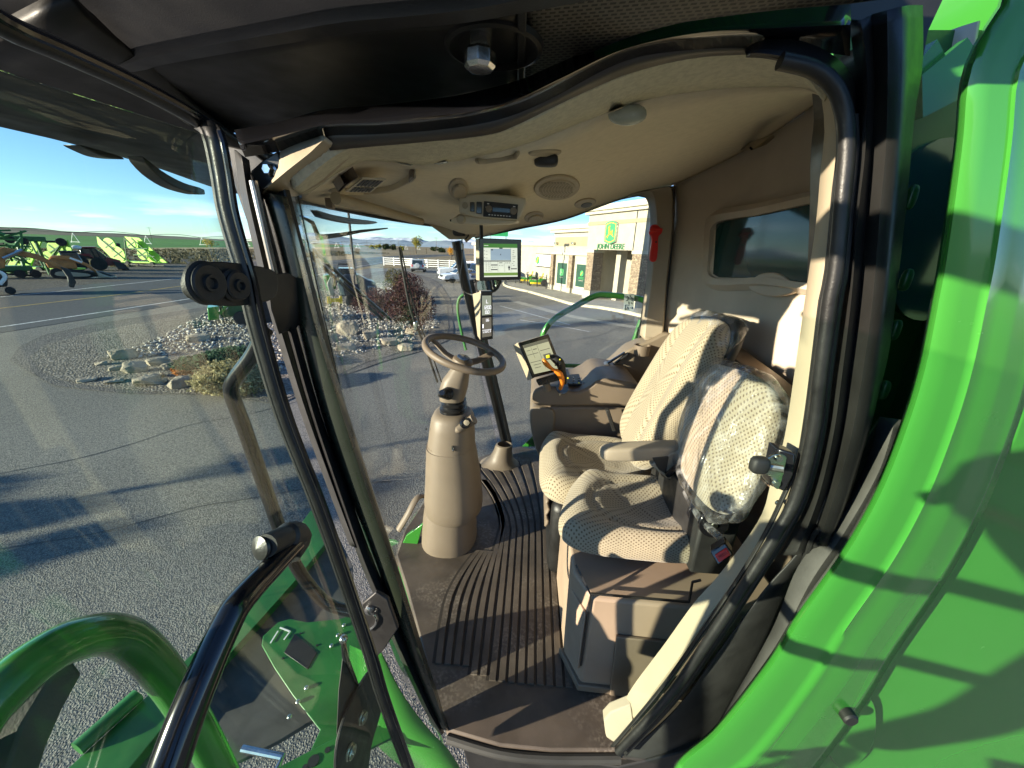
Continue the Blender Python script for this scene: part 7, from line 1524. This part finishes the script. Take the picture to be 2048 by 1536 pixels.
sub_skin('jeans', ('pelvis','hl','kl','al','hr','kr','ar_'), jeans, .012)
for w_, d0, s_ in (('wl', Vector((.0, .05, -.1)), -1), ('wr', Vector((.03, .03, .09)), 1)):
    b0 = Vector(J[w_]); d = d0.normalized(); sd = d.cross(Vector((0, 0, 1)) if abs(d.z) < .8 else Vector((1, 0, 0))).normalized(); pts = [b0, b0+d*.05, b0+d*.085]; e_ = [(0, 1), (1, 2)]; r_ = [.026, .034, .036]
    for k_, (o_, l_) in enumerate(((-.03, .07), (-.01, .082), (.01, .078), (.03, .06))):
        q0 = b0+d*.088+sd*o_; c_ = d.cross(sd)*.02; n0 = len(pts); pts += [q0, q0+d*l_*.45, q0+d*l_*.8+c_, q0+d*l_*.85+c_*2]; e_ += [(2, n0), (n0, n0+1), (n0+1, n0+2), (n0+2, n0+3)]; r_ += [.011, .0095, .009, .008]
    n0 = len(pts); pts += [b0+d*.045+sd*s_*.035, b0+d*.075+sd*s_*.055, b0+d*.10+sd*s_*.05]; e_ += [(1, n0), (n0, n0+1), (n0+1, n0+2)]; r_ += [.013, .011, .009]
    skin('hand', [tuple(p) for p in pts], e_, r_, skinm, pr_, sub=1)
lp(MB().ball((.05, .36, 1.615), .105, 10, (.95, 1, .95), 1, nz=.05, ns=4), 'hair', mat('dark_brown_hair', (.04, .025, .015), .8), pr_)
lp(MB().tube([(.055, .465, 1.585), (.058, .488, 1.56)], [.010, .014], 8), 'nose', skinm, pr_)
for x in (.02, .088): lp(MB().ball((x, .455, 1.595), .011, 6), 'eye', M['white'], pr_)
for x in (-.045, .145): lp(MB().ball((x, .37, 1.575), .022, 6, (.4, .8, 1.2)), 'ear', skinm, pr_)
for x, y in ((-.13, .06), (.14, .04)): lp(MB().ball((x, y, .045), .06, 8, (.9, 2.2, .75), .7), 'shoe', M['black_pl'], pr_)
ph = MB().box((.0, -.03, 3.5), (.155, .009, .075)).obj('phone', M['black_gloss'], None, bevel=.003); tag(ph, 'black phone held sideways by the person on the landing', 'phone')
# sparse tree added out of frame to the left, to throw broken shade on the asphalt
rnd = random.Random(77); t = thing('added_shade_tree', 'unseen sparse tree added left of the combine to dapple the lot with shade', 'tree', (-19.0, -2.6, 0))
lp(MB().tube([(0, 0, 0), (.1, 0, 2.0), (0, .1, 4.6)], [.12, .09, .03], 8), 'trunk', bark, t)
mb = MB()
for i in range(15):
    a = rnd.uniform(0, 2*PI); q = (math.cos(a)*rnd.uniform(.3, 1.9), math.sin(a)*rnd.uniform(.3, 1.9), rnd.uniform(1.7, 4.9)); leafcloud(mb, q, (.55, .55, .22), 260, .09, rnd, lumps=3)
lp(mb, 'crown', LM['yg'], t, smooth=False, weld=False)
# =================================================================== light, sky, camera
wd = bpy.data.worlds.new('World'); SC.world = wd; wd.use_nodes = True
nt = wd.node_tree; nt.nodes.clear(); L = nt.links
ou = N(nt, 'OutputWorld'); bg = N(nt, 'Background'); sk = N(nt, 'TexSky', sky_type='NISHITA')
sk.sun_disc = False; el = math.asin(-SUN_DIR.z); az = math.atan2(-SUN_DIR.x, -SUN_DIR.y)
sk.sun_elevation = el; sk.sun_rotation = az; sk.altitude = 1400; sk.air_density = .9; sk.dust_density = .15; sk.ozone_density = 2.0
bg.inputs[1].default_value = SKY_STRENGTH
# low bank of clouds above the far hills
tc = N(nt, 'TexCoord'); mp = N(nt, 'Mapping'); mp.inputs['Scale'].default_value = (2.2, 2.2, 17); L.new(tc.outputs['Generated'], mp.inputs[0])
nz = N(nt, 'TexNoise'); nz.inputs['Scale'].default_value = 2.1; nz.inputs['Detail'].default_value = 9; nz.inputs['Roughness'].default_value = .55; L.new(mp.outputs[0], nz.inputs['Vector'])
sx = N(nt, 'SeparateXYZ'); L.new(tc.outputs['Generated'], sx.inputs[0])
def mrn(src, a, b, c, d):
    q = N(nt, 'MapRange'); q.inputs[1].default_value = a; q.inputs[2].default_value = b; q.inputs[3].default_value = c; q.inputs[4].default_value = d; L.new(src, q.inputs[0]); return q.outputs[0]
def mul(a, b):
    q = N(nt, 'Math', operation='MULTIPLY'); L.new(a, q.inputs[0]); L.new(b, q.inputs[1]); return q.outputs[0]
band = mul(mrn(sx.outputs[2], .005, .02, .35, 1), mrn(sx.outputs[2], .03, .075, 1, 0))
fac = mul(mrn(nz.outputs[0], .50, .64, 0, .75), band)
mx = N(nt, 'MixRGB'); mx.inputs[2].default_value = CLOUD; L.new(fac, mx.inputs[0]); L.new(sk.outputs[0], mx.inputs[1]); tn = N(nt, 'MixRGB', blend_type='MULTIPLY'); tn.inputs[0].default_value = 1; tn.inputs[2].default_value = (.80, .96, 1.16, 1); L.new(mx.outputs[0], tn.inputs[1]); L.new(tn.outputs[0], bg.inputs[0]); L.new(bg.outputs[0], ou.inputs[0])
sl = bpy.data.lights.new('sun', 'SUN'); sl.energy = SUN_E; sl.angle = R(.53); sl.color = (1, .87, .68)
so = bpy.data.objects.new('sun', sl); COL.objects.link(so); so.rotation_euler = SUN_DIR.to_track_quat('-Z', 'Y').to_euler(); so.location = (-30, -16, 12)
cd = bpy.data.cameras.new('camera'); co = bpy.data.objects.new('camera', cd); COL.objects.link(co); SC.camera = co
cd.sensor_fit = 'HORIZONTAL'; cd.sensor_width = 36; cd.lens = 36*F/2048; cd.clip_start = .02; cd.clip_end = 60000
mw = Matrix((_r, _u, -_f)).transposed().to_4x4(); mw.translation = (0, 0, CZ); co.matrix_world = mw
vs = SC.view_settings; vs.view_transform = 'Standard'; vs.look = 'None'; vs.gamma = 1; vs.exposure = EXPO
try: vs.use_curve_mapping = False
except Exception: pass
cy = SC.cycles; cy.max_bounces = 10; cy.transparent_max_bounces = 40; cy.diffuse_bounces = 5; cy.glossy_bounces = 5; cy.use_denoising = True; cy.sample_clamp_indirect = 6
cy.caustics_reflective = False; cy.caustics_refractive = False
for o in bpy.data.objects:
    if '_w' in o.keys(): del o['_w']
